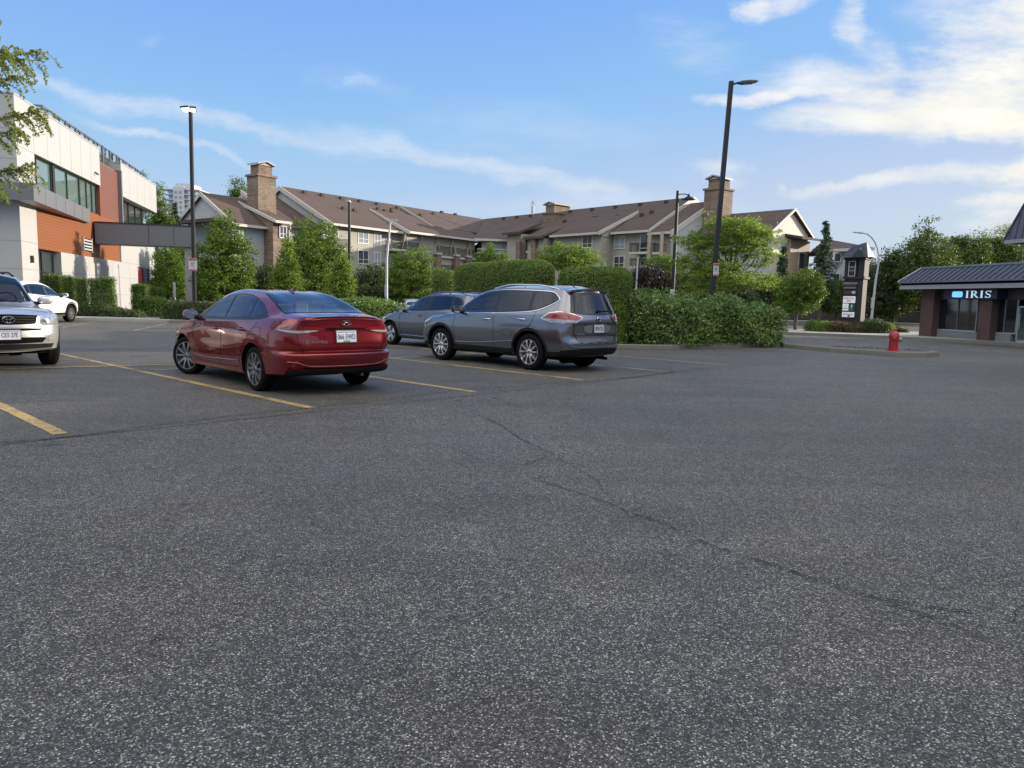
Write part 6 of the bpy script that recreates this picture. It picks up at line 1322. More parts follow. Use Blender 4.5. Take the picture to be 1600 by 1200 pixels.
def side_house():
    t=thing('apartment_house','pale grey house with a dark hipped roof half hidden by the weeping conifer','house')
    a=A(1281,480,74);b=A(1336,480,70); z=A(1300,389,72)[2]
    mb=MB(); mb.prism([(a[0],a[1],0),(b[0],b[1],0),(b[0]+3,b[1]+9,0),(a[0]+3,a[1]+9,0)],(0,0,z)); mb.build('wall',M_SIDW,t)
    ap=A(1291,372,76); ap2=A(1300,375,77); mb=MB(); mb.add([(a[0]-1,a[1]-.8,z),(b[0]+1,b[1]-.8,z),(b[0]+4,b[1]+10,z),(a[0]+2,a[1]+10,z),ap,ap2],[(0,1,5,4),(1,2,5),(2,3,4,5),(3,0,4),(0,3,2,1)]); mb.build('roof',M_SHG,t)
    mb=MB(); mb.prism([(a[0]-1,a[1]-.9,z-.25),(b[0]+1,b[1]-.9,z-.25),(b[0]+1,b[1]-.7,z-.25),(a[0]-1,a[1]-.7,z-.25)],(0,0,.27)); mb.build('gutter',M_TRIM,t)
    for q in ((1300,428,1312,440),(1302,396,1314,408)):
        c=A(q[0],q[3],72.0);d=A(q[2],q[1],71.6); mb=MB(); mb.box(c[0]-.1,c[1]-.3,c[2]-.1,d[0]+.1,c[1]+.1,d[2]+.1); f=mb.build('window',M_WF,t); mb=MB(); mb.box(c[0],c[1]-.36,c[2],d[0],c[1]-.31,d[2]); mb.build('pane',M_GL,f)
side_house()
def tower():
    t=thing('high_rise','distant pale high-rise with stacked balcony slabs behind the modern building','tower')
    Y=470; x0,x1=AX(261,Y),AX(315,Y); xm0,xm1=AX(275,Y),AX(302,Y); zt=A(288,297,Y)[2]; zc=A(288,286,Y)[2]; zm=A(288,292,Y)[2]
    M_T=simple('tower concrete',(.55,.56,.57),.7,var=.05,scale=.2); M_TG=glassm('tower glass',(.20,.28,.34),.1)
    mb=MB(); mb.box(x0+2.5,Y+1,0,x1-2.5,Y+22,zt); mb.build('glass_body',M_TG,t)
    mb=MB(); mb.box(xm0,Y,0,xm0+7,Y+4,zm); mb.box(xm0+.5,Y+2,zm-2,x1-6,Y+18,zc); mb.box(xm1-1.5,Y,0,xm1+.5,Y+3,zm); mb.build('core_wall',M_T,t)
    z=zt; k=0
    while z>8:
        mb=MB(); w=0 if k%2 else .8; mb.box(x0-w,Y-1,z,xm0,Y+20,z+.5); mb.box(xm1,Y-1,z,x1+w,Y+20,z+.5); mb.box(xm0+7,Y-.4,z,xm1,Y+1,z+.4)
        mb.build('balcony_slab',M_T,t); z-=3.05; k+=1
        if k>22: break
    mb=MB()
    for k in range(16):
        for s in (1.0,3.8): mb.box(xm0+s,Y-.15,zt-3.05*k-2.2,xm0+s+1.6,Y+.05,zt-3.05*k-.6)
    mb.build('window_bands',M_TG,t)
tower()
# ---------------------------------------------------------------- shop row on the right
M_BRK=brickm('dark brick tile',(.085,.048,.042),(.092,.052,.045),bw=.2,bh=.075,mort=(.075,.045,.04)); M_MET=None
def standing_seam():
    m,nt=newmat('blue grey metal roof'); co=coord(nt); n=noise(nt,co,.9,5); n2=noise(nt,co,12,4); k=mixc(nt,n,(.105,.112,.130),(.135,.143,.160)); k=mixc(nt,mathn(nt,'MULTIPLY',n2,.3),k,(.065,.068,.078)); finish(m,nt,k,.42,.35); return m
M_MET=standing_seam(); M_FAS=simple('grey painted fascia',(.27,.29,.31),.6,var=.1,scale=1.2); M_SIL=concrete('shop sill',(.20,.22,.21),2.5)
def mall():
    t=thing('shop_row','single-storey shop row with blue-grey metal roof, brick columns and an IRIS sign','shop')
    F=Fr((19.473,34.865),R_(100),-1); Mx=F.M()      # d>0 towards the car park
    def B(name,bx,mat,par=None,bev=0):
        mb=MB(); mb.M=Mx
        for b in bx: mb.box(*[b[i] for i in (0,2,4,1,3,5)])
        return mb.build(name,mat,par or t,bev=bev)
    z0=.14
    def X(x,y,d=0): return F.px(x,y,d)
    fz0,fz1=2.33,2.66
    # columns (brick), facade recessed 0.35
    cols=[(-.05,.75)]; s2a,s2b=X(1528,500,0)[0],X(1546,500,0)[0]; cols.append((min(s2a,s2b)-.05,max(s2a,s2b)))
    for a,b in cols: B('brick_column',[(a-.42 if a>-.2 else a,b-.42 if a>-.2 else b,-.5,.0,z0,2.30)],M_BRK)
    wd=-.35
    B('back_wall',[(-45,.9,-14,-1.0,0,2.6)],M_UND); B('side_wall',[(.35,.6,-14,-.5,0,2.5)],M_BRK)
    sill=.46; wt=1.88
    B('sill_wall',[(-4.6,-.35,wd-.4,wd+.05,z0,sill)],M_SIL); 
    B('sign_band',[(-6,.3,wd-.4,wd,wt,2.35)],simple('dark band',(.07,.06,.062),.6))
    # windows: mullions at photo x positions
    ms=[X(x,490,wd)[0] for x in (1462,1497,1527,1550,1571,1590)]
    for a,b in ((ms[0],ms[1]),(ms[1],ms[2]),(ms[3],ms[4]),(ms[4],ms[5])):
        mb=MB(); mb.M=Mx; w=.035
        for s in (a,b): mb.box(s-w/2,wd-.04,sill,s+w/2,wd+.03,wt)
        mb.box(min(a,b),wd-.04,sill,max(a,b),wd+.04,sill+.05)
        f=mb.build('shop_window',simple('aluminium frame',(.42,.46,.50),.35,.6,var=.05),t)
        g=MB(); g.M=Mx; g.quad((a,wd-.01,sill),(b,wd-.01,sill),(b,wd-.01,wt),(a,wd-.01,wt)); g.build('pane',M_GLD,f)
        v=MB(); v.M=Mx; k=int(abs(b-a)/.11)
        for i in range(k): s=min(a,b)+.06+i*.11; v.box(s,wd-.16,sill+.02,s+.075,wd-.15,wt)
        v.build('vertical_blind',simple('dark blinds',(.05,.045,.035),.8),f)
    # glazed door at the right edge of the frame and more bays beyond it
    mb=MB(); mb.M=Mx; s=ms[5]-.06
    mb.box(s-1.0,wd-.04,z0,s-.92,wd+.05,1.62); mb.box(s-.06,wd-.04,z0,s,wd+.05,1.62); mb.box(s-1,wd-.04,1.55,s,wd+.05,1.62); mb.box(s-1,wd-.04,z0,s,wd+.05,z0+.10); mb.tube([(s-.16,wd+.09,.7),(s-.16,wd+.09,1.3)],.02,8)
    d=mb.build('shop_door',simple('aluminium frame',(.42,.46,.50)),t); g=MB(); g.M=Mx; g.quad((s-.92,wd,z0+.1),(s-.06,wd,z0+.1),(s-.06,wd,1.55),(s-.92,wd,1.55)); g.build('pane',M_GL,d)
    for k in range(9):
        a=s-1.1-k*4.2; B('shop_window',[(a-3.6,a,wd-.05,wd,sill,wt)],M_GLD); B('brick_column',[(a-4.1,a-3.7,-.5,0,z0,2.3)],M_BRK); B('sill_wall',[(a-3.6,a,wd-.3,wd+.02,z0,sill)],M_SIL)
    # fascia, soffit and metal canopy roof
    ea=X(1405,453,.55)[0]; 
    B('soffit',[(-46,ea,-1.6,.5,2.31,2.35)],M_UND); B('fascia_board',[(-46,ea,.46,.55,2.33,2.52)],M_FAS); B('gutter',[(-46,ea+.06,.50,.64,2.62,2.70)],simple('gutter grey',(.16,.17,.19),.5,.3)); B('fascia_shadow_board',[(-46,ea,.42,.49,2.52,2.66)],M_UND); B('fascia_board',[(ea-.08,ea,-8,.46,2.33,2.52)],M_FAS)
    rd=-.35; er,zr=X(1440,420,rd)
    mb=MB(); mb.M=Mx; mb.add([(ea+.08,.60,2.67),(-46,.60,2.67),(-46,rd,zr),(er,rd,zr),(ea+.08,-9,2.67),(er,-9,zr)],[(0,1,2,3),(0,3,5,4)]); r=mb.build('metal_roof',M_MET,t)
    mb=MB(); mb.M=Mx; s=ea-.05
    while s>-40:
        # ribs run up the slope
        f0=0 if s<er else (s-er)/(ea-er); mb.hexa([(s,.60,2.675),(s+.035,.60,2.675),(s+.035,rd+(.6-rd)*f0,zr-(zr-2.67)*f0),(s,rd+(.6-rd)*f0,zr-(zr-2.67)*f0),(s,.60,2.72),(s+.035,.60,2.72),(s+.035,rd+(.6-rd)*f0,zr-(zr-2.67)*f0+.045),(s,rd+(.6-rd)*f0,zr-(zr-2.67)*f0+.045)]); s-=.33
    mb.build('roof_ribs',simple('rib metal',(.05,.053,.062),.5,.3),r)
    mb=MB(); mb.M=Mx; mb.box(-46,rd-.1,zr-.01,er,rd+.05,zr+.07); mb.tube([(ea+.08,.60,2.69),(er,rd,zr+.03)],.05,6); mb.build('ridge_cap',simple('ridge cap grey',(.22,.25,.30),.5,.3),r)
    B('flat_roof',[(-46,er-.3,-14,rd-.1,2.7,zr-.08)],simple('roof membrane',(.12,.12,.12),.9))
    # sign: dark panel, blue lozenge lit from inside, letters
    sa,_=X(1476,460,.14);sb,_=X(1558,460,.14); za=X(1500,467,.14)[1]; zb=2.31
    sg=B('shop_sign',[(min(sa,sb),max(sa,sb),-.34,.14,za,zb)],simple('navy sign board',(.018,.028,.060),.4,var=.08))
    def on(x): return X(x,458,.15)[0]
    mb=MB(); mb.M=Mx; c=(on(1488)+on(1504))/2; hw=abs(on(1488)-on(1504))/2; zc=(za+zb)/2-.01; hh=.13
    pts=[(c+hw*math.copysign(abs(math.cos(a))**.35,math.cos(a)),-.0,zc+hh*math.copysign(abs(math.sin(a))**.35,math.sin(a))) for a in [2*math.pi*i/32 for i in range(32)]]; mb.prism(pts,(0,.155,0)); mb.build('sign_lamp_panel',simple('lit blue panel',(.2,.55,.8),.4,var=.1,emis=(.16,.50,.80),estr=.42),sg)
    l0,l1=on(1508.5),on(1549.5); cx=(l0+l1)/2; p=F.P(cx,.142,zc-.0); xd=-F.e
    serif_text('IRIS',abs(l1-l0),.30,Matrix.Identity(4),frame(p,tuple(xd)),sg)
    for s_ in (-4.05,-3.6): B('sign_spotlight',[(s_,s_+.12,-.3,-.05,2.12,2.26)],M_FR)
    # upper gabled tower over the shops
    e0=X(1569,376,-2.2)[0]; ez=X(1569,376,-2.2)[1]
    B('upper_wall',[(e0-6.2,e0-1.0,-12,-3.0,2.6,ez+.05)],M_FAS); B('fascia_board',[(e0-6.8,e0,-2.3,-2.2,ez-.15,ez+.02)],M_FAS); B('fascia_board',[(e0-.1,e0,-13,-2.3,ez-.15,ez+.02)],M_FAS)
    mb=MB(); mb.M=Mx; c=e0-3.4; ap=ez+7.8
    mb.add([(e0,-2.2,ez+.03),(e0-6.8,-2.2,ez+.03),(e0-6.8,-13,ez+.03),(e0,-13,ez+.03),(c,-3.4,ap),(c,-11,ap)],[(0,1,4),(1,2,5,4),(2,3,5),(3,0,4,5),(0,3,2,1)]); r=mb.build('upper_roof',M_MET,t)
    mb=MB(); mb.M=Mx
    for k in range(30):
        s=e0-.25-k*.33; u=1-abs(s-c)/3.4
        if u<=0: continue
        mb.tube([(s,-2.19,ez+.04),(s,-2.2-1.2*u+.01,ez+.05+(ap-ez)*u)],.025,5)
    mb.tube([(e0,-2.2,ez+.04),(c,-3.4,ap)],.06,6); mb.build('roof_ribs',simple('rib metal',(.05,.053,.062)),r)
    # taller anchor store further right (outside the frame)
    mb=MB(); mb.M=Mx; mb.box(-60,-40,0,-6.6,-3.6,6.6); mb.build('anchor_wall',M_TAN,t); mb=MB(); mb.M=Mx; mb.add([(-60.5,-2.9,7.4),(-6.4,-3.2,6.6),(-6.4,-40,6.6),(-60.5,-40,6.6),(-60.5,-14,9.4),(-6.4,-14,9.4)],[(0,1,5,4),(1,2,5),(2,3,4,5),(3,0,4),(0,3,2,1)]); mb.build('anchor_roof',M_MET,t)
def serif_text(word,width,height,_,M,parent):
    """roman capitals with serifs, built stroke by stroke"""
    mat=simple('lit white lettering',(.55,.66,.75),.5,var=0,emis=(.55,.72,.85),estr=.30); H=height; 
    adv={'I':.32,'R':.74,'S':.58}; tot=sum(adv[c] for c in word)+.10*(len(word)-1); k=width/(tot*H); x=-tot/2*H
    for ch in word:
        mb=MB(); mb.M=M@Matrix.Diagonal((k,1,1,1))@Matrix.Translation((x,0,0)); st=.135*H; w=adv[ch]*H; t_=.03*H; b,tp=-H/2,H/2
        def seg(a0,a1,w0): 
            a=Vector((a0[0],a0[1],0));c=Vector((a1[0],a1[1],0)); n=(c-a).normalized(); n=Vector((-n.y,n.x,0))*w0/2
            mb.prism([a+n,a-n,c-n,c+n],(0,0,.012))
        def arc(cx,cy,rx,ry,a0,a1,w0,w1,n=12):
            P=[];
            for i in range(n+1):
                a=a0+(a1-a0)*i/n; ww=w0+(w1-w0)*math.sin(math.pi*i/n); P.append((Vector((cx+(rx+ww/2)*math.cos(a),cy+(ry+ww/2)*math.sin(a),0)),Vector((cx+(rx-ww/2)*math.cos(a),cy+(ry-ww/2)*math.sin(a),0))))
            for (o1,i1),(o2,i2) in zip(P[:-1],P[1:]): mb.prism([o1,i1,i2,o2],(0,0,.012))
        if ch=='I':
            c=w/2; seg((c,b+t_),(c,tp-t_),st); seg((c-w*.42,b+t_/2),(c+w*.42,b+t_/2),t_); seg((c-w*.42,tp-t_/2),(c+w*.42,tp-t_/2),t_)
        if ch=='R':
            c=.17*H; seg((c,b+t_),(c,tp-t_),st); seg((.02*H,b+t_/2),(.33*H,b+t_/2),t_); seg((.02*H,tp-t_/2),(c+st/2+.1*H,tp-t_/2),t_); seg((c+st/2,tp-.04*H),(c+.20*H,tp-.04*H),.045*H); seg((c+st/2,.02*H),(c+.20*H,.02*H),.045*H)
            arc(c+.18*H,tp-.25*H,.16*H,.21*H,-math.pi/2,math.pi/2,.05*H,.13*H); seg((c+.16*H,.0),(w-.09*H,b+.04*H),.12*H); seg((w-.16*H,b+t_/2),(w+.02*H,b+t_/2),t_)
        if ch=='S':
            arc(w/2,.24*H,w*.33,.21*H,math.pi*.12,math.pi*1.42,.05*H,.07*H,14); arc(w/2,-.24*H,w*.33,.21*H,-math.pi*.88,math.pi*.42,.05*H,.07*H,14); seg((w*.30,.09*H),(w*.70,-.09*H),.125*H)
            seg((w*.86,.22*H),(w*.86,tp),.03*H); seg((w*.14,b),(w*.14,-.22*H),.03*H)
        mb.build('sign_letter',mat,parent); x+=(adv[ch]+.10)*H
mall()

def rear_store():
    """the store row on the far side of the car park, behind the photographer; it shows only as reflections"""
    t=thing('store_building','long tan store building behind the photographer','store'); mb=MB(); mb.box(-55,-46,0,40,-33,6.4); mb.build('wall',M_TAN,t)
    for k in range(11):
        x=-53+k*8.3; mb=MB(); mb.box(x+.8,-33.0,.5,x+6.8,-32.9,3.0); mb.build('shop_window',M_GLD,t); mb=MB(); mb.box(x-.5,-33.6,0,x+.3,-32.6,3.4); mb.build('brick_column',M_BRK,t)
    mb=MB(); mb.hexa([(-56,-31.4,3.3),(41,-31.4,3.3),(41,-33.1,3.3),(-56,-33.1,3.3),(-56,-31.5,3.4),(41,-31.5,3.4),(41,-33.1,4.6),(-56,-33.1,4.6)]); mb.build('canopy_roof',M_MET,t)
rear_store()
# ---------------------------------------------------------------- poles, signs, hydrant
M_POLE=simple('dark bronze pole paint',(.010,.010,.012),.5,.1,var=.15,scale=3); M_GALV=simple('galvanised steel',(.36,.38,.39),.45,.7,var=.12,scale=4); M_SGN=simple('sign white',(.50,.49,.49),.5,var=.04); M_SRED=simple('sign red',(.36,.06,.07),.5,var=.08); M_INK=simple('sign ink',(.03,.03,.05),.6,var=0)
M_LED=simple('lamp led',(1,.95,.85),.4,var=0,emis=(1,.93,.78),estr=1.6)
def lamp_pole(label,base,h,heads,lean=(0,0),sign=None,w=.19,group='dark car park lamp poles',round_=False,gz=0,signlb=None):
    t=thing('lamp_pole',label,'lamp pole',base,0,group)
    top=Vector((lean[0]*h,lean[1]*h,h)); mb=MB()
    if round_: mb.tube([(0,0,0),tuple(top)],[w/2*1.15,w/2*.75],14)
    else:
        a=w/2; b=w/2*.88; mb.hexa([(-a,-a,0),(a,-a,0),(a,a,0),(-a,a,0),(top.x-b,top.y-b,h),(top.x+b,top.y-b,h),(top.x+b,top.y+b,h),(top.x-b,top.y+b,h)])
    mb.build('pole',M_POLE,t,round_)
    mb=MB(); mb.lathe([(.26,-.2),(.26,.55),(.22,.62)],20); mb.build('concrete_base',M_KERB,t,True)
    for (ang,arm,kind) in heads:
        d=Vector((math.cos(ang),math.sin(ang),0)); n=Vector((-d.y,d.x,0)); mb=MB(); g=MB()
        if kind=='led':
            mb.tube([tuple(top+Vector((0,0,-.12))),tuple(top+d*arm+Vector((0,0,-.02)))],.035,8)
            c=top+d*(arm+.32)+Vector((0,0,.0)); prof=[(-.38,.06,.03),(-.25,.13,.05),(0,.17,.055),(.25,.16,.035),(.36,.10,.02)]; vs=[];fs=[]
            for x,hw,hh in prof:
                for u,v in ((-hw,-hh*.6),(hw,-hh*.6),(hw*.8,hh),(-hw*.8,hh)): vs.append(tuple(c+d*x+n*u+Vector((0,0,v+.12*x))))
            for i in range(4):
                for k in range(4): fs.append((4*i+k,4*i+(k+1)%4,4*i+4+(k+1)%4,4*i+4+k))
            fs+=[(3,2,1,0),(16,17,18,19)]; mb.add(vs,fs); mb.build('lamp_head',M_POLE,t,True,40)
            q=c+Vector((0,0,-.045)); g.hexa([tuple(q+d*a+n*b+Vector((0,0,z+.12*a))) for z in (-.006,0) for a,b in ((-.2,-.12),(.2,-.12),(.2,.12),(-.2,.12))]); g.build('lamp_lens',simple('unlit lens',(.25,.25,.24),.3),t)
        elif kind=='flood':
            c=top+d*arm; tz=.42; dn=(d*math.cos(tz)-Vector((0,0,math.sin(tz)))).normalized(); up=n.cross(dn); 
            c=c+Vector((0,0,.0)); bx=[tuple(c+n*a+d*b*1.0+Vector((0,0,z+ +.38*b))) for z in (-.035,.035) for a,b in ((-.24,-.16),(.24,-.16),(.24,.16),(-.24,.16))]
            mb.hexa(bx); mb.tube([tuple(top+Vector((0,0,-.15))),tuple(c)],.04,8); hd=mb.build('lamp_head',M_POLE,t)
            g.hexa([tuple(c+n*a+d*b+Vector((0,0,z+.38*b))) for z in (-.05,-.036) for a,b in ((-.21,-.13),(.21,-.13),(.21,.13),(-.21,.13))]); g.build('lamp_lens',M_LED,hd)
        elif kind=='bell':
            mb.tube([tuple(top+Vector((0,0,-.25))),tuple(top+d*arm*.6+Vector((0,0,-.20))),tuple(top+d*arm+Vector((0,0,-.28)))],.035,8)
            c=top+d*arm; mb.lathe([(.07,-.20),(.10,-.34),(.30,-.46),(.46,-.54),(.46,-.57)],20,'z',0,tuple(c)); mb.build('lamp_head',M_POLE,t,True,40)
        elif kind=='shoe':
            mb.box(-.12,-.10,0,.5,.10,.10); o=mb.build('lamp_head',M_GALV if False else simple('lamp head cream',(.45,.42,.34),.6),t); o.location=tuple(top); o.rotation_euler=(0,0,ang)
    if sign:
        z,sw,sh,yaw,txt=sign; n=Vector((math.sin(yaw),-math.cos(yaw),0)); xd=Vector((math.cos(yaw),math.sin(yaw),0)); p=Vector((lean[0]*z,lean[1]*z,z))+n*(w/2+.02)
        e=D.objects.new('parking_sign',None); COL.objects.link(e); e.parent=t
        M=Matrix(((xd.x,-n.x,0,p.x),(xd.y,-n.y,0,p.y),(0,0,1,p.z),(0,0,0,1)))
        def bx(nm,a,b,c_,d_,y,m): q=MB(); q.M=M; q.box(a,-y,c_,b,-y+.004 if y else .006,d_); return q.build(nm,m,e)
        bx('sign_panel',-sw/2,sw/2,-sh/2,sh/2,0,M_SGN); bx('sign_header',-sw/2+.01,sw/2-.01,sh*.30,sh/2-.012,.004,M_SRED); bx('sign_border',-sw/2+.01,sw/2-.01,-sh/2+.01,-sh*.38,.004,M_SRED)
        for tx,zz,sz,mt in txt: text_mesh(tx,sz,.001,mt,'sign_lettering',e,frame(tuple(p+n*.010+Vector((0,0,zz))),tuple(xd)),bold=.01)
    return t
TX=lambda s: [('NOTICE',.385*s,.10*s,M_SGN),('CUSTOMER',.18*s,.095*s,M_INK),('PARKING',.06*s,.11*s,M_INK),('ONLY',-.07*s,.11*s,M_INK),('UNAUTHORIZED VEHICLES',-.19*s,.042*s,M_INK),('WILL BE TOWED',-.26*s,.06*s,M_SRED)]
pl=A(304,470,34.2); hp=A(298,172,34.2)[2]
lamp_pole('tall black pole with two lit floodlight heads, standing left of the red sedan',(pl[0],pl[1],.08),hp-.08,[(R_(-110),.22,'flood'),(R_(-70),.20,'flood')],lean=(.004,0),w=.145,sign=(A(304,416,34)[2],.40,.58,R_(-8),TX(.42)))
pr=A(1109,480,27.3); hr_=A(1142,127,27.3)[2]
lamp_pole('tall leaning black lamp pole with a single head reaching right, behind the laurel hedge',(pr[0],pr[1],.05),hr_-.05,[(R_(8),.30,'led')],lean=(.036,0),sign=(A(1113,423,27.1)[2],.24,.46,R_(22),TX(.30)[:5]),w=.165)
p2=A(1050,470,50); lamp_pole('black lamp pole with a bell-shaped head above the apartment roof line, behind the tall hedge',(p2[0],p2[1],0),A(1060,298,50)[2],[(R_(0),.75,'bell')],lean=(.004,0),w=.26,round_=True)
p3=A(546,470,50); lamp_pole('slim black lamp pole with a cream flat head in front of the apartment block',(p3[0],p3[1],0),A(546,314,50)[2]-.1,[(R_(-90),.1,'shoe')],w=.22,round_=True)
def sign_on_post(label,base,h,pw,ph,par_name='signpost',col=M_SGN):
    t=thing(par_name,label,'sign',base); mb=MB(); mb.tube([(0,0,0),(0,0,h)],.035,8); mb.build('post',M_GALV,t); mb=MB(); mb.box(-pw/2,-.06,h-ph,pw/2,-.04,h); mb.build('sign_panel',col,t); return t
def street_light(label,base,h,arm,curved,lean=0.,mat=None,r=.09):
    t=thing('street_light',label,'street light',base); m=mat or simple('pale street light paint',(.40,.42,.44),.5,.2,var=.08); mb=MB()
    if curved: 
        R=abs(arm); sg=1 if arm>0 else -1; pts=[(0,0,0),(lean*.5,0,h*.5),(lean,0,h-R*1.6)]+[(lean+sg*R*(1-math.cos(a)),0,h-R*1.6+R*1.6*math.sin(a)) for a in [math.pi/2*i/6 for i in range(1,7)]]
        rr=[r*1.3,r,r*.75]+[r*.6]*6; mb.tube(pts,rr,10); mb.build('pole',m,t,True); hd=MB(); hd.tube([(lean+sg*R,0,h),(lean+sg*(R+.75),0,h+.03)],[.09,.05],8); hd.build('lamp_head',m,t,True)
    else:
        pts=[(0,0,0),(0,0,h*.6),(lean,0,h-.25),(lean+arm*.15,0,h),(lean+arm,0,h+.02)]; mb.tube(pts,[r*1.25,r,r*.7,r*.6,r*.5],10); mb.build('pole',m,t,True); hd=MB(); hd.box(lean+arm*.5,-.08,h-.04,lean+arm+.15,.08,h+.05); hd.build('lamp_head',m,t,bev=.02)
    mb=MB(); mb.box(-.13,-.12,1.4,.02,.0,2.3); mb.build('control_box',m,t); return t
b=A(604,476,55); street_light('slim pale grey street light with a short hooked head before the apartment balconies',(b[0],b[1],0),A(606,342,55)[2]-.1,.32,False,.25)
b=A(1361,500,60); street_light('pale grey street light curving to the left, beside the shopping centre pylon',(b[0],b[1],0),A(1360,364,60)[2],-1.5,True,.25)
b=A(992,480,46); t_=thing('bare_post','thin pale metal post rising out of the purple shrub behind the tall hedge','post',(b[0],b[1],0)); mb=MB(); mb.tube([(0,0,0),(.04,0,A(997,402,46)[2])],.045,8); mb.build('post',M_GALV,t_)
b=A(274,480,44); sign_on_post('short grey metal post by the low hedge under the canopy',(b[0],b[1],0),A(274,441,44)[2],.16,.9,'bollard_sign',simple('pale sign back',(.40,.42,.44),.5))
b=A(1049,480,40); sign_on_post('small white sign on a post behind the laurel hedge',(b[0],b[1],0),A(1050,452,40)[2],.22,.42,'small_sign')
def hydrant():
    b=G(1395,549,.13); t=thing('fire_hydrant','short red fire hydrant on the kerb island, its side outlet facing right','hydrant',(b[0],b[1],.13),R_(-20)); m=simple('hydrant red',(.30,.012,.015),.42,var=.2,scale=9,coat=.3)
    mb=MB(); mb.lathe([(.17,0),(.17,.035),(.125,.05),(.122,.40),(.15,.415),(.15,.455),(.135,.47),(.13,.52),(.10,.575),(.05,.605),(.035,.61),(.035,.65),(.0,.655)],28); mb.build('barrel',m,t,True,35)
    mb=MB(); mb.lathe([(.075,.11),(.075,.15),(.062,.16),(.062,.215)],18,'x',0,(0,0,.36)); mb.build('pumper_outlet',simple('outlet cap',(.25,.22,.22),.5,.3),t,True,35)
    for s in (-1,1): mb=MB(); mb.lathe([(.055,s*.10),(.055,s*.15),(.042,s*.16),(.042,s*.20)],16,'y',0,(0,0,.38)); mb.build('hose_outlet',m,t,True,35)
    mb=MB(); 
    for k in range(8): a=2*math.pi*k/8; mb.lathe([(.012,.455),(.012,.475)],6,'z',0,(.137*math.cos(a),.137*math.sin(a),0)); mb.lathe([(.012,.035),(.012,.05)],6,'z',0,(.15*math.cos(a),.15*math.sin(a),0))
    mb.build('bolts',m,t)
hydrant()
def pylon():
    b=A(1331,522,39.5); yaw=R_(-43); 
    t=thing('pylon_sign','tall dark pylon sign with folded metal roof and stacked tenant panels above low shrubs','sign',(b[0],b[1],.1),yaw)
    mP=simple('pylon dark purple grey',(.018,.0165,.020),.7,var=.1); mR=simple('pylon metal roof',(.035,.040,.050),.5,.2,var=.12,scale=2)
    Z=lambda y: A(1331,y,39.5)[2]-.1
    k=39.5/1145; w=.50; dp=.36   # half sizes
    mb=MB(); mb.box(-w,-dp,0,w,dp,Z(500)); mb.build('plinth',mP,t)
    mb=MB(); mb.box(-w+.02,-dp+.03,Z(500),w-.30+.28,dp-.03,Z(434)); mb.build('column',mP,t)
    for z in (Z(436),Z(406)): mb=MB(); mb.box(-w-.06,-dp-.06,z,w+.06,dp+.06,z+.12); mb.build('moulding',mP,t)
    for x0,x1 in ((-w,-w+.13),(w-.30,w)):
        mb=MB(); mb.box(x0,-dp,Z(434),x1,dp,Z(404)); mb.build('upper_pier',mP,t)
    mb=MB(); mb.box(-w+.13,-dp+.1,Z(434),w-.42,dp-.1,Z(404)); mb.build('upper_panel',mP,t)
    # folded roof: three gables
    zr0,zr1=Z(403),Z(382)
    mb=MB(); W=w+.22; Dp=dp+.26
    mb.add([(-W,-Dp,zr0),(W,-Dp,zr0),(W,Dp,zr0),(-W,Dp,zr0),(-W*.45,0,zr1-.1),(W*.55,0,zr1+.12),(-W,0,zr0+.05),(W,0,zr0+.05)],[(0,1,5,4),(1,7,5),(7,2,5),(2,3,4,5),(3,6,4),(6,0,4),(0,6,3,2,7,1)]); mb.add([(-.12,-Dp-.02,zr0),(W*.75,-Dp-.02,zr0),(W*.3,0,zr1+.10),(.30,-Dp-.02,zr1-.25)],[(0,1,3),(0,3,2),(1,2,3)]); mb.build('pylon_roof',mR,t)
    def pan(nm,x0,x1,ya,yb,mat,texts=(),lb=None):
        z1,z0=Z(ya),Z(yb); mb=MB(); mb.box(x0,-dp-.045,z0,x1,-dp+.0,z1); p=mb.build(nm,mat,t); 
        if lb: p['label']=lb
        for tx,zz,sz,mt in texts: text_mesh(tx,sz,.001,mt,'sign_lettering',p,frame(((x0+x1)/2,-dp-.048,z0+(z1-z0)*zz),(1,0,0)),bold=.01)
        return p
    a,b_=-w+.05,w-.33
    mW=simple('backlit white panel',(.72,.74,.76),.4,var=.03,emis=(.9,.93,1),estr=.06); mB=simple('black sign panel',(.012,.014,.02),.3,var=0); mDR=simple('maroon lettering',(.30,.03,.05),.5,var=0); mG=simple('green leaf mark',(.03,.20,.10),.5,var=0); mT=simple('dark teal panel',(.02,.07,.07),.4,var=.05)
    mS=simple('grey sign ink',(.42,.42,.42),.5,var=0)
    # name panel with white outline
    z1,z0=Z(408),Z(432); mb=MB(); 
    for q in ((-w+.17,-w+.20,z0,z1),(w-.50,w-.47,z0,z1),(-w+.17,w-.47,z0,z0+.03),(-w+.17,w-.47,z1-.03,z1)): mb.box(q[0],-dp+.05,q[2],q[1],-dp+.09,q[3])
    mb.build('outline_frame',M_SGN,t); 
    for tx,f in (('NORTH',.60),('PLACE',.38)): text_mesh(tx,.115,.001,mS,'sign_lettering',t,frame(((-w+.17+w-.47)/2,-dp+.094,z0+(z1-z0)*f),(1,0,0)),bold=.01)
    pan('tenant_panel',a,b_,440,449.5,mB,[('LIVINGSTON',.68,.125,mS),('REAL ESTATE',.26,.085,mDR)]); mb=MB(); mb.box(a,-dp-.05,Z(450.5),b_,-dp,Z(449.8)); mb.build('panel_rule',M_SGN,t)
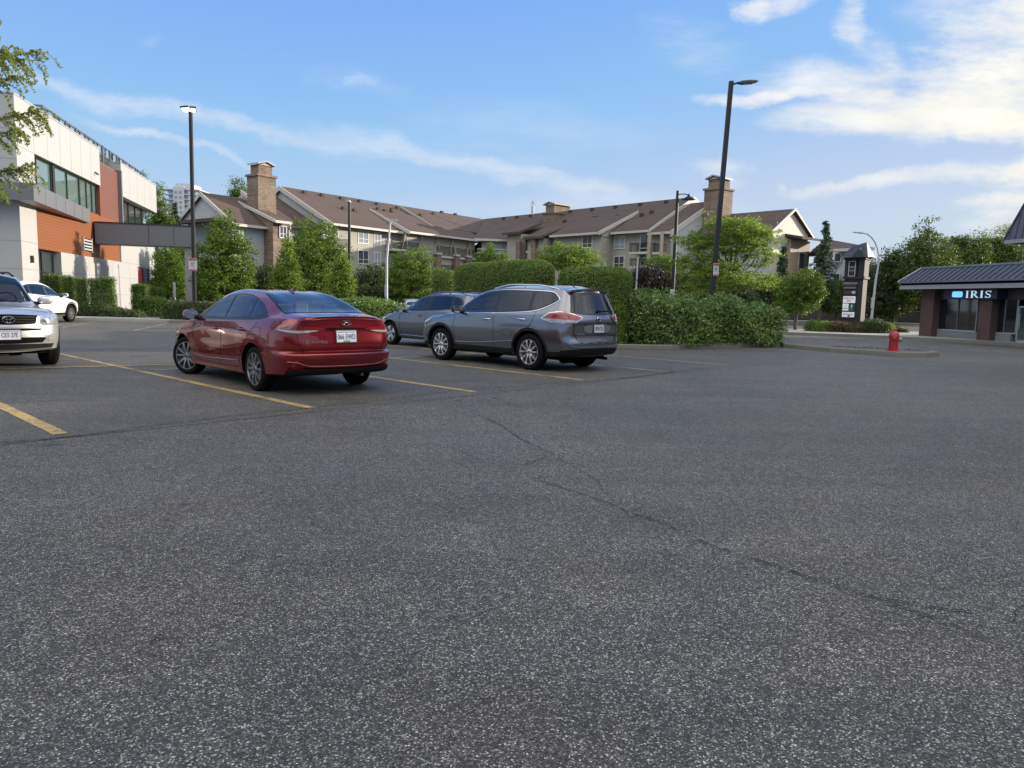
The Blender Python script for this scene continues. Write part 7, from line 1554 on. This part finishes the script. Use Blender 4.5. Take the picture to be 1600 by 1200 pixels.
    p=pan('tenant_panel',a,b_,453,462,mB); text_mesh('TASTY',.16,.001,mDR,'sign_lettering',p,frame((a+.24,-dp-.048,Z(457.5)),(1,0,0)),bold=.01); mb=MB(); mb.box(b_-.20,-dp-.052,Z(459),b_-.02,-dp-.044,Z(455)); mb.build('tenant_badge',simple('pale green badge',(.42,.46,.32),.5,var=.1),p)
    pan('tenant_panel',a,b_,463,473.5,mW,[('DENTAL',.66,.14,mDR),('SPA',.30,.14,mDR)]); m_=(a+b_)/2
    pan('tenant_panel',a,m_-.01,474.5,485.5,mW,[('the UPS',.62,.06,mDR),('NAILS',.28,.11,M_INK)] if False else [('salon',.66,.06,mDR),('NAILS',.30,.11,M_INK)]); p=pan('tenant_panel',m_+.01,b_,474.5,485.5,mT); mb=MB(); mb.lathe([(.012,-.12),(.055,0),(.012,.12)],10,'z',0,((m_+b_)/2,-dp-.045,Z(479))); mb.build('leaf_mark',M_SGN,p); text_mesh('garden',.06,.001,M_SGN,'sign_lettering',p,frame(((m_+b_)/2,-dp-.048,Z(484)),(1,0,0)))
    p=pan('tenant_panel',a,b_,487.5,495.5,mW,[('OPTICAL',.5,.13,M_INK)]); mb=MB(); mb.box(m_-.02,-dp-.05,Z(495),m_+.10,-dp-.044,Z(492)); mb.build('panel_accent',mDR,p)
pylon()
# ---------------------------------------------------------------- vegetation
def leafmat(name,cols,trans=.35,rough=.5):
    m,nt=newmat(name); g=N(nt,'ShaderNodeNewGeometry'); co=coord(nt)
    r=g.outputs['Random Per Island']; n=noise(nt,co,.9,3); f=mathn(nt,'ADD',mathn(nt,'MULTIPLY',r,.65),mathn(nt,'MULTIPLY',n,.45))
    k=len(cols); c=ramp(nt,f,[(.15+.75*i/(k-1),cols[i]) for i in range(k)])
    p=N(nt,'ShaderNodeBsdfPrincipled'); L(nt,c,p.inputs['Base Color']); p.inputs['Roughness'].default_value=rough; p.inputs['Specular IOR Level'].default_value=.35
    t=N(nt,'ShaderNodeBsdfTranslucent'); L(nt,mixc(nt,1,c,(1.5,1.55,.75),'MULTIPLY'),t.inputs[0]); mx=N(nt,'ShaderNodeMixShader'); mx.inputs[0].default_value=trans; L(nt,p.outputs[0],mx.inputs[1]); L(nt,t.outputs[0],mx.inputs[2])
    o=N(nt,'ShaderNodeOutputMaterial'); L(nt,mx.outputs[0],o.inputs[0]); return m
LG=leafmat('mid green leaves',[(0.042, 0.078, 0.012), (0.095, 0.16, 0.024), (0.18, 0.265, 0.045)]); LY=leafmat('yellow green leaves',[(0.07, 0.115, 0.018), (0.14, 0.205, 0.036), (0.25, 0.315, 0.07)],.45); LD=leafmat('dark green leaves',[(0.026, 0.036, 0.015), (0.051, 0.073, 0.023), (0.099, 0.128, 0.035)],.2)
LR=leafmat('shaded green leaves',[(.026,.045,.010),(.062,.100,.020),(.14,.19,.038)],.3)
LC=leafmat('conifer needles',[(0.016, 0.034, 0.018), (0.031, 0.062, 0.029), (0.055, 0.091, 0.039)],.15); LH=leafmat('clipped cedar hedge',[(0.05, 0.085, 0.012), (0.11, 0.17, 0.024), (0.2, 0.28, 0.045)],.25); LL=leafmat('laurel leaves',[(0.042, 0.08, 0.018), (0.105, 0.175, 0.038), (0.23, 0.32, 0.1)],.22,.35)
LP=leafmat('purple leaves',[(0.012, 0.009, 0.009), (0.026, 0.018, 0.017), (0.045, 0.038, 0.026)],.2); LO_=leafmat('rusty shrub leaves',[(.035,.030,.012),(.08,.065,.020),(.14,.10,.03)],.3)
def barkm():
    m,nt=newmat('bark'); co=coord(nt); mp=N(nt,'ShaderNodeMapping'); L(nt,co,mp.inputs[0]); mp.inputs['Scale'].default_value=(6,6,1.4); a=noise(nt,mp.outputs[0],3,6,.7); finish(m,nt,ramp(nt,a,[(.3,(.035,.028,.02)),(.7,(.15,.13,.11))]),.9,bump=a,bstr=.6,bdist=.02); return m
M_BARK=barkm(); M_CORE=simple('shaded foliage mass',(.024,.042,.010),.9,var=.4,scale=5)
def leaves_mesh(name,P,size,mat,Nrm=None,aspect=.55,jit=.9,rng=RNG,droop=0):
    n=len(P); P=np.asarray(P,float); size=np.broadcast_to(size,(n,))*rng.uniform(.65,1.3,n)
    a=rng.normal(size=(n,3)); 
    if droop: a[:,2]-=droop
    a/=np.linalg.norm(a,axis=1)[:,None]
    if Nrm is None: b=rng.normal(size=(n,3))
    else: b=np.asarray(Nrm)+rng.normal(size=(n,3))*jit*.5
    b-= (b*a).sum(1)[:,None]*a; b/=np.linalg.norm(b,axis=1)[:,None]+1e-9   # b ~ leaf normal
    w=np.cross(a,b); h=size[:,None]/2; ww=h*aspect
    V=np.empty((n,4,3)); V[:,0]=P-a*h; V[:,1]=P+w*ww-a*h*.1+b*ww*.15; V[:,2]=P+a*h; V[:,3]=P-w*ww-a*h*.1+b*ww*.15
    me=D.meshes.new(name); me.vertices.add(4*n); me.vertices.foreach_set('co',V.reshape(-1)); me.loops.add(4*n); me.loops.foreach_set('vertex_index',np.arange(4*n,dtype=np.int32)); me.polygons.add(n); me.polygons.foreach_set('loop_start',np.arange(0,4*n,4,dtype=np.int32)); me.materials.append(mat); me.update(); me.validate(); return me
def clumps(blobs,nc,nl,cr,rng,shell=.55,flat=.7):
    """leaf points gathered in clumps inside ellipsoids; blobs: (x,y,z,rx,ry,rz)"""
    B=np.array(blobs,float); vol=B[:,3]*B[:,4]*B[:,5]; idx=rng.choice(len(B),nc,p=vol/vol.sum()); b=B[idx]
    d=rng.normal(size=(nc,3)); d/=np.linalg.norm(d,axis=1)[:,None]; r=shell+(1-shell)*rng.uniform(0,1,nc)**.6
    C=b[:,:3]+d*r[:,None]*b[:,3:]
    P=np.repeat(C,nl,0)+rng.normal(size=(nc*nl,3))*np.array([cr,cr,cr*flat])*rng.uniform(.35,1,(nc,1)).repeat(nl,0)
    return P,C
def tree(label,base,h,blobs,mat,nc=260,nl=26,ls=.16,cr=.28,trunk=.12,group=None,seed=1,name='tree',cat='tree',lean=(0,0),limbs=9,droop=0,flat=.7,aspect=.55,th=.45,shell=.5):
    rng=np.random.default_rng(seed); t=thing(name,label,cat,base,0,group); nl=int(nl*1.5); ls*=.84
    P,C=clumps(blobs,nc,nl,cr,rng,shell,flat); P=P[P[:,2]>.25]
    link('crown',leaves_mesh('crown',P,ls,mat,rng=rng,droop=droop,aspect=aspect),t)
    mb=MB(); top=Vector((lean[0],lean[1],h*.8)); pts=[Vector((0,0,-.1)),Vector((lean[0]*.1,lean[1]*.1,h*th*.5)),Vector((lean[0]*.4,lean[1]*.4,h*th)),top]
    mb.tube(pts,[trunk*1.25,trunk,trunk*.8,trunk*.15],9)
    r=random.Random(seed)
    for c in [C[i] for i in rng.choice(len(C),min(limbs,len(C)),replace=False)]:
        z0=min(max(h*th*.8,c[2]*.55),h*.7); f=z0/(h*.8); p0=Vector((lean[0]*f,lean[1]*f,z0)); c=Vector(c); m=p0.lerp(c,.5)+Vector((r.uniform(-.1,.1),r.uniform(-.1,.1),-.12*(c-p0).length)); mb.tube([p0,m,c],[trunk*.42,trunk*.25,trunk*.08],6)
    mb.build('trunk',M_BARK,t,True); return t
def img_blobs(base,lst,Y):
    """lst of (px,py,rx_px,ry_px): ellipsoids as seen in the photo at distance Y, relative to base"""
    out=[]; k=Y/1145
    for x,y,rx,ry in lst:
        c=A(x,y,Y); out.append((c[0]-base[0],0+random.uniform(-.3,.3)*rx*k,c[2]-base[2],rx*k,max(rx,ry*.6)*k*.9,ry*k))
    return out
def T(label,bx,by,Y,blobs,mat,**k):
    sp=k.pop('spikes',0); rr=random.Random(k.get('seed',0)); tb=sorted(blobs,key=lambda q:q[1]-q[3])[:3]
    for _ in range(sp):
        q=rr.choice(tb); u=rr.uniform(-.9,.9); blobs=blobs+[(q[0]+q[2]*u,q[1]-q[3]*math.sqrt(1-u*u)*.95-3,rr.uniform(2.5,5),rr.uniform(7,12))]
    b=A(bx,by,Y); base=(b[0],Y,0 if 'z' not in k else k.pop('z')); bl=img_blobs(base,blobs,Y); h=max(q[2]+q[5] for q in bl); return tree(label,base,h,bl,mat,**k)
# left group
T('dense bushy green tree just right of the black pole with the floodlights',352,480,44,[(352,372,26,34),(340,400,32,34),(366,405,34,38),(352,440,42,36),(330,440,22,30),(378,440,22,30),(349,347,10,14)],LG,nc=700,nl=26,ls=.15,cr=.22,spikes=9,seed=21,shell=.35)
T('slim tree with yellow-green tip between the two bushy trees left of centre',449,480,42,[(449,385,9,16),(450,410,15,25),(448,440,22,30)],LY,nc=300,nl=24,ls=.14,cr=.18,seed=22,shell=.3)
T('broad green tree behind the red sedan, left of the slim black lamp pole',492,480,50,[(480,365,20,22),(505,370,22,24),(490,395,38,34),(520,402,24,30),(490,435,44,36),(470,420,24,34)],LG,nc=760,nl=26,ls=.16,cr=.26,spikes=8,seed=23,shell=.35)
T('slim upright bright green tree in front of the slim black lamp pole',534,480,41,[(534,405,9,14),(534,425,16,24),(535,450,20,26)],LY,nc=280,nl=24,ls=.13,cr=.17,seed=24,shell=.3)
T('low leafy tree at the foot of the broad green tree behind the red sedan roof',412,480,47,[(412,440,26,26),(400,455,30,22),(430,450,20,24)],LD,nc=320,nl=26,ls=.15,cr=.22,spikes=5,seed=25,shell=.3)
T('feathery dark green tree left of the clipped hedge, before the balconies',645,480,60,[(645,405,34,16),(635,425,42,22),(665,430,28,22),(640,452,42,22),(612,440,18,20)],LG,nc=560,nl=24,ls=.17,cr=.30,spikes=7,seed=26,shell=.3,flat=.4)
T('low dark purplish tree right of the slim bright tree',582,480,64,[(582,430,24,14),(575,445,26,18),(600,445,20,18)],LD,nc=320,nl=24,ls=.18,cr=.30,seed=27)
T('spiky young tree above the left end of the tall clipped hedge',765,480,70,[(765,385,6,16),(765,400,14,16),(750,402,14,12),(783,404,12,12),(762,418,24,14)],LG,nc=260,nl=22,ls=.17,cr=.24,seed=28,shell=.2)
T('pale yellow-green tree rising behind the tall clipped hedge',888,480,46,[(888,388,24,14),(865,398,26,14),(912,398,26,14),(888,408,46,14),(850,405,12,8),(935,410,12,8)],LY,nc=380,nl=22,ls=.13,cr=.22,seed=29,shell=.25,flat=.4)
T('wide light green tree behind the leaning lamp pole',1138,482,43,[(1125,352,26,14),(1165,358,34,16),(1090,375,34,14),(1195,372,32,16),(1140,385,60,20),(1080,405,28,12),(1110,420,50,18),(1190,400,30,18),(1150,440,56,16),(1095,450,34,14),(1195,440,26,14),(1150,360,50,16)],LY,nc=880,nl=24,ls=.15,cr=.26,trunk=.12,spikes=6,seed=30,shell=.25,flat=.35,limbs=22,th=.35)
T('small round-headed street tree on the pavement left of the pylon',1242,519,40,[(1252,440,26,20),(1238,455,24,22),(1270,452,22,22),(1250,470,36,20),(1285,458,12,12),(1235,480,20,10)],LG,nc=430,nl=22,ls=.13,cr=.17,trunk=.09,seed=31,shell=.35,th=.42,z=.14)
def conifer(label,bx,Y,top,bot,wid,seed,group=None,drp=.8):
    rng=np.random.default_rng(seed); b=A(bx,480,Y); zt=A(bx,top,Y)[2]; zb=max(.4,A(bx,bot,Y)[2]); w=wid*Y/1145/2; t=thing('conifer',label,'tree',(b[0],Y,0),0,group); P=[]; mb=MB(); mb.tube([(0,0,0),(.05,0,zt*.5),(0,0,zt)],[.16,.10,.015],7)
    nb=120
    for i in range(nb):
        f=i/nb; z=zt-(zt-zb)*f; L_=w*(.10+.9*f**.8)*rng.uniform(.55,1.1); a=rng.uniform(0,2*math.pi); e=Vector((math.cos(a)*L_,math.sin(a)*L_,z-L_*drp*.5)); m=Vector((math.cos(a)*L_*.5,math.sin(a)*L_*.5,z+.05*L_)); mb.tube([(0,0,z),m,e],[.03,.02,.008],4)
        for k in range(int(8+26*f)):
            u=rng.uniform(.15,1); q=(Vector((0,0,z)).lerp(m,u*2) if u<.5 else m.lerp(e,u*2-1)); dz=rng.exponential(.28)*drp*(.4+f)
            for _ in range(5): P.append((q.x+rng.normal()*.07,q.y+rng.normal()*.07,q.z-dz*rng.uniform(0,1)+.04))
    link('crown',leaves_mesh('crown',np.array(P),.17,LC,aspect=.35,rng=rng,droop=1.2),t); mb.build('trunk',M_BARK,t,True); return t
conifer('tall weeping conifer in front of the apartment gable, left of the pylon',1281,62,346,470,66,41)
conifer('shorter weeping conifer left of the tall weeping one',1219,64,386,470,42,42)
# right-hand mass behind the shops
T('tall dark green tree between the pylon and the shop row, its crown in two tips',1447,480,62,[(1447,355,8,12),(1462,362,8,10),(1445,378,24,18),(1425,400,30,26),(1465,400,34,30),(1440,440,46,44),(1480,440,30,40)],LR,nc=800,nl=26,ls=.2,cr=.34,spikes=8,seed=51,shell=.3,trunk=.2)
T('dark green tree behind the street light beside the pylon',1395,480,64,[(1395,410,20,18),(1385,440,30,30),(1410,440,28,34),(1390,475,36,24)],LD,nc=620,nl=26,ls=.2,cr=.32,spikes=6,seed=52,shell=.3,trunk=.2)
T('dark tree rising behind the left part of the shop roof',1510,470,66,[(1500,385,28,16),(1525,385,24,14),(1505,410,42,26),(1480,430,30,30)],LR,nc=620,nl=26,ls=.2,cr=.34,spikes=7,seed=53,shell=.3)
T('leafy tree behind the shop roof, left of the upper gable',1560,470,68,[(1555,385,24,16),(1575,395,30,18),(1550,410,34,20)],LR,nc=460,nl=26,ls=.2,cr=.34,spikes=6,seed=54,shell=.3)
T('pale thin-crowned tree touching the left edge of the upper gable roof',1585,470,90,[(1570,362,26,12),(1590,372,26,22),(1590,400,26,20)],LY,nc=280,nl=14,ls=.18,cr=.4,seed=55,shell=.2)
T('shadowy tree just right of the pylon, behind the street light',1360,480,66,[(1362,425,18,22),(1350,455,26,28),(1372,470,26,28)],LD,nc=520,nl=26,ls=.2,cr=.32,spikes=5,seed=56,shell=.3)
T('dark tree between the weeping conifer and the pylon, above the low wall',1308,480,63,[(1308,455,22,18),(1295,470,26,18),(1325,470,20,20)],LR,nc=420,nl=26,ls=.18,cr=.28,seed=57,shell=.3)
T('dark undergrowth tree at the back of the island, right of the tall hedge',1010,480,52,[(1015,440,30,26),(1035,450,28,26),(1000,455,20,24)],LP,nc=520,nl=26,ls=.15,cr=.26,seed=58,shell=.3)
T('green shrub-like tree top above the purple tree',1040,480,56,[(1030,410,22,14),(1050,420,24,18),(1015,425,20,14),(1045,455,36,30)],LG,nc=420,nl=24,ls=.16,cr=.26,seed=59,shell=.3)
T('dark tree in the shade behind the wide light green tree, left part',1100,480,56,[(1090,450,34,26),(1125,455,34,24),(1150,462,30,20)],LD,nc=560,nl=26,ls=.17,cr=.28,seed=60,shell=.3)
T('dark tree behind the small round street tree',1200,480,58,[(1185,460,30,22),(1215,455,30,24),(1245,465,26,20)],LD,nc=520,nl=26,ls=.17,cr=.28,seed=61,shell=.3)
# trees left, under and behind the canopy
T('shaded tree below the entrance canopy, nearer the white wall',262,480,56,[(262,410,20,26),(255,440,20,26),(275,440,20,30)],LG,nc=520,nl=26,ls=.16,cr=.26,seed=62,shell=.3)
T('shaded tree below the entrance canopy, beside its post',290,480,58,[(290,405,18,24),(292,440,20,28),(312,445,14,24)],LG,nc=460,nl=26,ls=.16,cr=.26,seed=63,shell=.3)
T('thin birch-like tree showing just past the right end of the modern building',249,470,66,[(248,300,7,14),(250,325,11,20),(244,345,14,16),(262,345,8,16)],LG,nc=240,nl=16,ls=.18,cr=.3,seed=64,shell=.1,limbs=16)
conifer('small dark conifer showing above the entrance canopy below the high-rise',278,72,318,400,34,65)
T('tree top showing behind the left stone chimney',374,470,112,[(372,288,9,10),(378,305,16,12),(366,305,9,9)],LG,nc=150,nl=16,ls=.3,cr=.5,seed=66,shell=.1,trunk=.25)
T('treetop peeking above the far end of the modern building roof',222,470,70,[(221,272,4,4),(222,280,6,8),(225,320,9,30)],LG,nc=90,nl=16,ls=.2,cr=.3,seed=67,shell=.1)
T('dark tree filling the gap between the modern building and the apartments',345,480,60,[(320,450,28,26),(360,455,30,22),(400,452,30,24),(440,455,30,22),(330,425,20,20)],LD,nc=760,nl=26,ls=.18,cr=.3,seed=68,shell=.3)
T('dark tree behind the low laurel hedge, below the apartment windows',560,480,62,[(560,460,26,16),(590,462,26,16),(620,462,30,18),(655,465,30,16)],LD,nc=640,nl=24,ls=.18,cr=.3,seed=69,shell=.3)
# near branch reaching in at the top left: tree stands outside the frame
def near_tree():
    Y=11.5; rng=np.random.default_rng(77); b=A(-190,560,Y); base=(b[0],Y,0); t=thing('tree','honey locust whose leafy branch tips reach in at the top left edge','tree',base)
    spr=[(-150,140,62,78,11),(-140,190,30,120,8),(-130,215,10,75,7),(-140,235,64,170,9),(-140,300,40,262,9),(-100,300,-5,290,6),(-140,250,20,205,6),(-150,90,38,92,7),(-150,60,-20,20,12),(-170,180,-60,130,12),(-180,260,-70,230,12)]
    mb=MB(); P=[];Nn=[]
    h=A(-190,40,Y)[2]; mb.tube([(0,0,-.1),(.05,0,1.6),(0,0,h*.6),(.1,0,h)],[.16,.12,.09,.03],10)
    twig=[]
    for x0,y0,x1,y1,n in spr:
        p0=Vector(A(-190,y0+40,Y))-Vector(base); p1=Vector(A(x1,y1,Y+rng.uniform(-.5,.5)))-Vector(base); pm=p0.lerp(p1,.55)+Vector((0,0,.18)); p0.x=0;p0.y=0
        mb.tube([p0,pm,p1],[.03,.012,.003],6)
        for k in range(n*5):
            u=rng.uniform(.42,1); q=p0.lerp(pm,u*1.8) if u<.55 else pm.lerp(p1,(u-.55)/.45)
            a=rng.uniform(-1.5,1.3); ln=rng.uniform(.16,.30); d=Vector((math.cos(a)*.8+.3,rng.uniform(-.7,.7),math.sin(a)*.55-.12)).normalized(); e=q+d*ln; dr=Vector((0,0,-.10)); 
            pts=[q,q+d*ln*.5,e+dr*.6,e+d*.06+dr*1.5]; mb.tube(pts,[.004,.003,.0025,.002],4,caps=False)
            for j in range(14):
                v=j/13; c=(pts[0].lerp(pts[1],v*3) if v<1/3 else pts[1].lerp(pts[2],v*3-1) if v<2/3 else pts[2].lerp(pts[3],v*3-2)); 
                for s in (-1,1): P.append((c.x+rng.normal()*.006,c.y+s*.016,c.z+s*.010+rng.normal()*.010))
    link('crown',leaves_mesh('crown',np.array(P),.062,leafmat('locust leaflets',[(.09,.12,.03),(.17,.21,.05),(.28,.30,.09)],.45),aspect=.42,rng=rng,droop=.6),t); mb.build('trunk',M_BARK,t,True)
near_tree()
# clipped hedges
def rbox_points(hx,hy,hz,r,dens,rng,top_bias=1.0):
    """points + normals on a rounded box standing on z=0 (half sizes hx,hy, height hz)"""
    areas=[2*hx*hz,2*hx*hz,2*hy*hz,2*hy*hz,4*hx*hy]; P=[];Nn=[]
    for k,a in enumerate(areas):
        n=int(a*dens); u=rng.uniform(-1,1,n); v=rng.uniform(0,1,n)
        if k==0: p=np.c_[u*hx,np.full(n,-hy),v*hz]
        elif k==1: p=np.c_[u*hx,np.full(n,hy),v*hz]
        elif k==2: p=np.c_[np.full(n,-hx),u*hy,v*hz]
        elif k==3: p=np.c_[np.full(n,hx),u*hy,v*hz]
        else: p=np.c_[u*hx,rng.uniform(-1,1,n)*hy,np.full(n,hz)]
        P.append(p)
    P=np.concatenate(P); c=np.c_[np.clip(P[:,0],-hx+r,hx-r),np.clip(P[:,1],-hy+r,hy-r),np.minimum(P[:,2],hz-r)]; d=P-c; l=np.linalg.norm(d,axis=1)[:,None]+1e-9; n=d/l; return c+n*np.minimum(l,r),n
def hedge(label,base,ang,hx,hy,hz,r,mat,dens=420,ls=.075,rough=.03,bump=.05,bs=1.2,name='hedge',cat='hedge',group=None,seed=1,jit=1.2,taper=0,aspect=.5,curve=None):
    rng=np.random.default_rng(seed); t=thing(name,label,cat,base,ang,group); P,Nn=rbox_points(hx,hy,hz,r,dens,rng)
    ph=rng.uniform(0,6.28,12)
    def disp(P,Nn):
        d=np.zeros(len(P))
        for i in range(4):
            k=bs*(1.7**i); d+=np.sin(P[:,0]*k*1.1+ph[3*i])*np.cos(P[:,1]*k+P[:,2]*k*1.3+ph[3*i+1])/(1.5**i)
        return P+Nn*(d*bump)[:,None]
    def tp(P):
        if taper: f=1+taper*(P[:,2]/hz-.5); P=P*np.c_[f,f,np.ones(len(P))]
        if curve: P=P.copy(); P[:,2]*=1+curve(P[:,0]/hx)
        return P
    P2=tp(disp(P,Nn)+Nn*(rng.normal(size=(len(P),1))*rough))
    link('foliage',leaves_mesh('foliage',P2,ls,mat,Nrm=Nn*1.1+np.array([0,0,.25]),aspect=aspect,jit=jit,rng=rng),t)
    # inner mass
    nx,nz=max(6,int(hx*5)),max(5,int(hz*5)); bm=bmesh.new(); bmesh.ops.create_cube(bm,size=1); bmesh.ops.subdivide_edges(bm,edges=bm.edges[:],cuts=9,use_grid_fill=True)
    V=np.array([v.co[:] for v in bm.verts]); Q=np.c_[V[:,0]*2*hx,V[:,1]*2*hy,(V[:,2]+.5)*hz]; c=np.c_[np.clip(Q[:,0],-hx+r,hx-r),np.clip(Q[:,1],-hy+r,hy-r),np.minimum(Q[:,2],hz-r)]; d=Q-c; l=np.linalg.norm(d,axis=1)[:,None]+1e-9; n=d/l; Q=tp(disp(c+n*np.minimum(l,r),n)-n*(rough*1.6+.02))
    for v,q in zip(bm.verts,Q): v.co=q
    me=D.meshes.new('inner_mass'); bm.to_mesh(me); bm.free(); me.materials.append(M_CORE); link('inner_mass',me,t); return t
def seg_hedge(label,p,q,wd,hz,r,mat,**k):
    p=Vector((p[0],p[1]));q=Vector((q[0],q[1])); c=(p+q)/2; d=q-p; z=k.pop('z',.10); return hedge(label,(c.x,c.y,z),math.atan2(d.y,d.x),d.length/2,wd/2,hz,r,mat,**k)
seg_hedge('tall clipped cedar hedge, right-hand block with a square end behind the dark grey SUV',(1.5,23.75),(3.65,23.2),1.5,2.36,.38,LH,dens=1500,ls=.055,rough=.014,bump=.015,jit=.9,seed=81,group='clipped cedar hedges on the planted island')
seg_hedge('long clipped cedar hedge with a rounded top stretching back behind the grey hatchback',(1.0,24.9),(-1.95,29.2),1.4,2.64,.5,LH,dens=1300,ls=.055,rough=.014,bump=.015,jit=.9,seed=82,group='clipped cedar hedges on the planted island')
seg_hedge('short rounded clipped cedar block at the far left of the hedge row',(AX(686,31),30.6),(AX(704,31)+.1,31.6),1.1,2.45,.5,LH,dens=1300,ls=.055,rough=.014,bump=.015,jit=.9,seed=83,group='clipped cedar hedges on the planted island')
lc=lambda u: .10*max(0,-u-.55)*2-.10*max(0,u-.2)+.02*math.sin(u*9)
seg_hedge('loose leafy laurel hedge along the kerb, right of the tall clipped hedge',(3.75,22.85),(8.75,25.75),1.9,1.32,.42,LL,dens=950,ls=.102,rough=.11,bump=.15,bs=1.9,seed=84,jit=2.4,aspect=.42,curve=lambda u: .16*np.clip(-u-.35,0,1)-.12*np.clip(u-.1,0,1)+.04*np.sin(u*11))
seg_hedge('low leafy laurel hedge just right of the red sedan',(AX(530,32),31.6),(AX(622,32),33.4),2.0,1.12,.5,LL,dens=800,ls=.10,rough=.06,bump=.06,bs=2.2,seed=85,jit=2.2,aspect=.42,curve=lambda u:-.16*np.clip(u,0,1))
seg_hedge('low trimmed hedge around the foot of the black pole with two floodlights',(AX(258,34.6),34.6),(AX(430,34.6),35.2),1.8,.78,.3,LD,dens=520,ls=.09,rough=.04,bump=.05,seed=86,jit=2)
seg_hedge('low hedge in front of the wall posts at the right end of the white wall',(AX(222,38),38),(AX(256,38),38),1.4,.95,.3,LG,dens=520,ls=.09,rough=.04,bump=.05,seed=87,jit=2)
# columnar shrubs along the white wall
cs=[(85,430,29,36.2,0),(108,432,20,36.0,.2),(128,435,18,35.9,0),(148.5,436,17,35.9,.1),(170,434,24,36.1,.1)]
for i,(x,y,w,Y,o) in enumerate(cs):
    b=A(x,480,Y); hz=A(x,y,Y)[2]-.1; hedge(['first','second','third','fourth','fifth'][i]+' clipped columnar shrub from the left along the white wall',(b[0],Y,.1),R_(14),w*Y/1145/2*.80,.26,hz,.10,LH,dens=700,ls=.07,rough=.035,bump=.03,bs=3,name='columnar_shrub',cat='shrub',group='columnar shrubs along the white wall',seed=90+i,jit=1.8)
for i,(x,y,w,Y) in enumerate([(221,445,22,41),(238,448,13,43),(250,450,13,45)]):
    b=A(x,480,Y); hz=A(x,y,Y)[2]-.1; hedge(['nearest','middle','farthest'][i]+' of the three square clipped shrubs at the right end of the white wall',(b[0],Y,.1),R_(14),w*Y/1145/2,.5,hz,.12,LG,dens=600,ls=.08,rough=.04,bump=.03,bs=3,name='clipped_shrub',cat='shrub',group='square clipped shrubs at the end of the white wall',seed=95+i,jit=1.8)
seg_hedge('spreading low ground cover at the foot of the columnar shrubs',(AX(118,35.6),35.6),(AX(222,35.6),35.5),.9,.50,.22,LD,dens=700,ls=.09,rough=.06,bump=.08,bs=2.5,seed=99,jit=2.5,name='ground_cover_shrub',cat='shrub',z=.08,curve=lambda u:-.55*np.clip(u-.1,0,1))
# shrubs round the pylon
for i,(x,y,w,Y,m,lb) in enumerate([(1281,503,30,38.2,LG,'bright green low shrub at the left end of the pylon bed'),(1305,505,36,38.2,LO_,'rusty low shrub left of the pylon base'),(1332,508,28,37.6,LO_,'olive low shrub in front of the pylon base'),(1366,501,36,37.8,LD,'dark rounded shrub right of the pylon base'),(1384,505,18,38.6,LY,'yellow-green shrub at the right end of the pylon bed'),(1349,498,16,40.5,LP,'reddish shrub behind the pylon base'),(1402,512,22,40,LO_,'small brownish shrub right of the yellow-green one')]):
    b=A(x,480,Y); hz=A(x,y,Y)[2]-.12; hedge(lb,(b[0],Y,.12),R_(10),w*Y/1145/2,.6,hz,min(.3,hz*.6),m,dens=900,ls=.07,rough=.045,bump=.05,bs=3,name='shrub',cat='shrub',group='low shrubs round the pylon',seed=110+i,jit=2.2)
# boundary wall and hedge beyond the road
def far_wall():
    t=thing('boundary_wall','dark low wall along the far side of the street','wall',(0,69.4,0)); mb=MB(); mb.box(-1,0,0,75,.3,1.15); mb.build('wall',simple('dark stained wall',(.05,.045,.04),.9,var=.3,scale=1.5),t); mb=MB(); mb.box(-1,-.05,1.15,75,.35,1.25); mb.build('coping',simple('wall coping',(.12,.11,.10),.9),t)
far_wall()
seg_hedge('long dark hedge behind the low wall across the street',(8,71),(60,71),2.4,2.7,.5,LD,dens=90,ls=.24,rough=.12,bump=.15,bs=.8,seed=130,jit=2.5,z=0)
# rocks and small shrubs on the island beyond the hydrant
for i,(x,y,Y,r_) in enumerate([(1330,545,22.6,.03),(1370,552,21.8,.025),(1352,549,22.2,.03),(1412,551,22.5,.05),(1428,553,22.2,.05),(1420,549,22.8,.04)]):
    pass

# fallen leaves and grit along the kerbs
def litter():
    rng=np.random.default_rng(5); P=[]
    def along(p,q,n,w,z):
        for _ in range(n):
            u=rng.uniform(); o=abs(rng.normal())*w; P.append((p[0]+(q[0]-p[0])*u+rng.normal()*.03,p[1]+(q[1]-p[1])*u-o,z+rng.uniform(0,.006)))
    along((2.8,21.7),(4.5,21.9),120,.12,.012); along((4.5,21.9),(8.7,24.6),260,.12,.012); along((9.9,22.6),(11.3,21.2),90,.15,.012); along((10.2,23.6),(12.6,22.6),420,.35,.145); along((-15.3,32.7),(-4.5,32.95),160,.12,.012); along((-14,33.1),(-5,33.3),200,.05,.14)
    me=leaves_mesh('leaf_litter',np.array(P),.05,simple('dry leaves',(.12,.10,.06),.9,var=.5,scale=20),Nrm=np.tile([0,0,1.],(len(P),1)),jit=.5,rng=rng); o=link('leaf_litter',me); o['kind']='stuff'
litter()
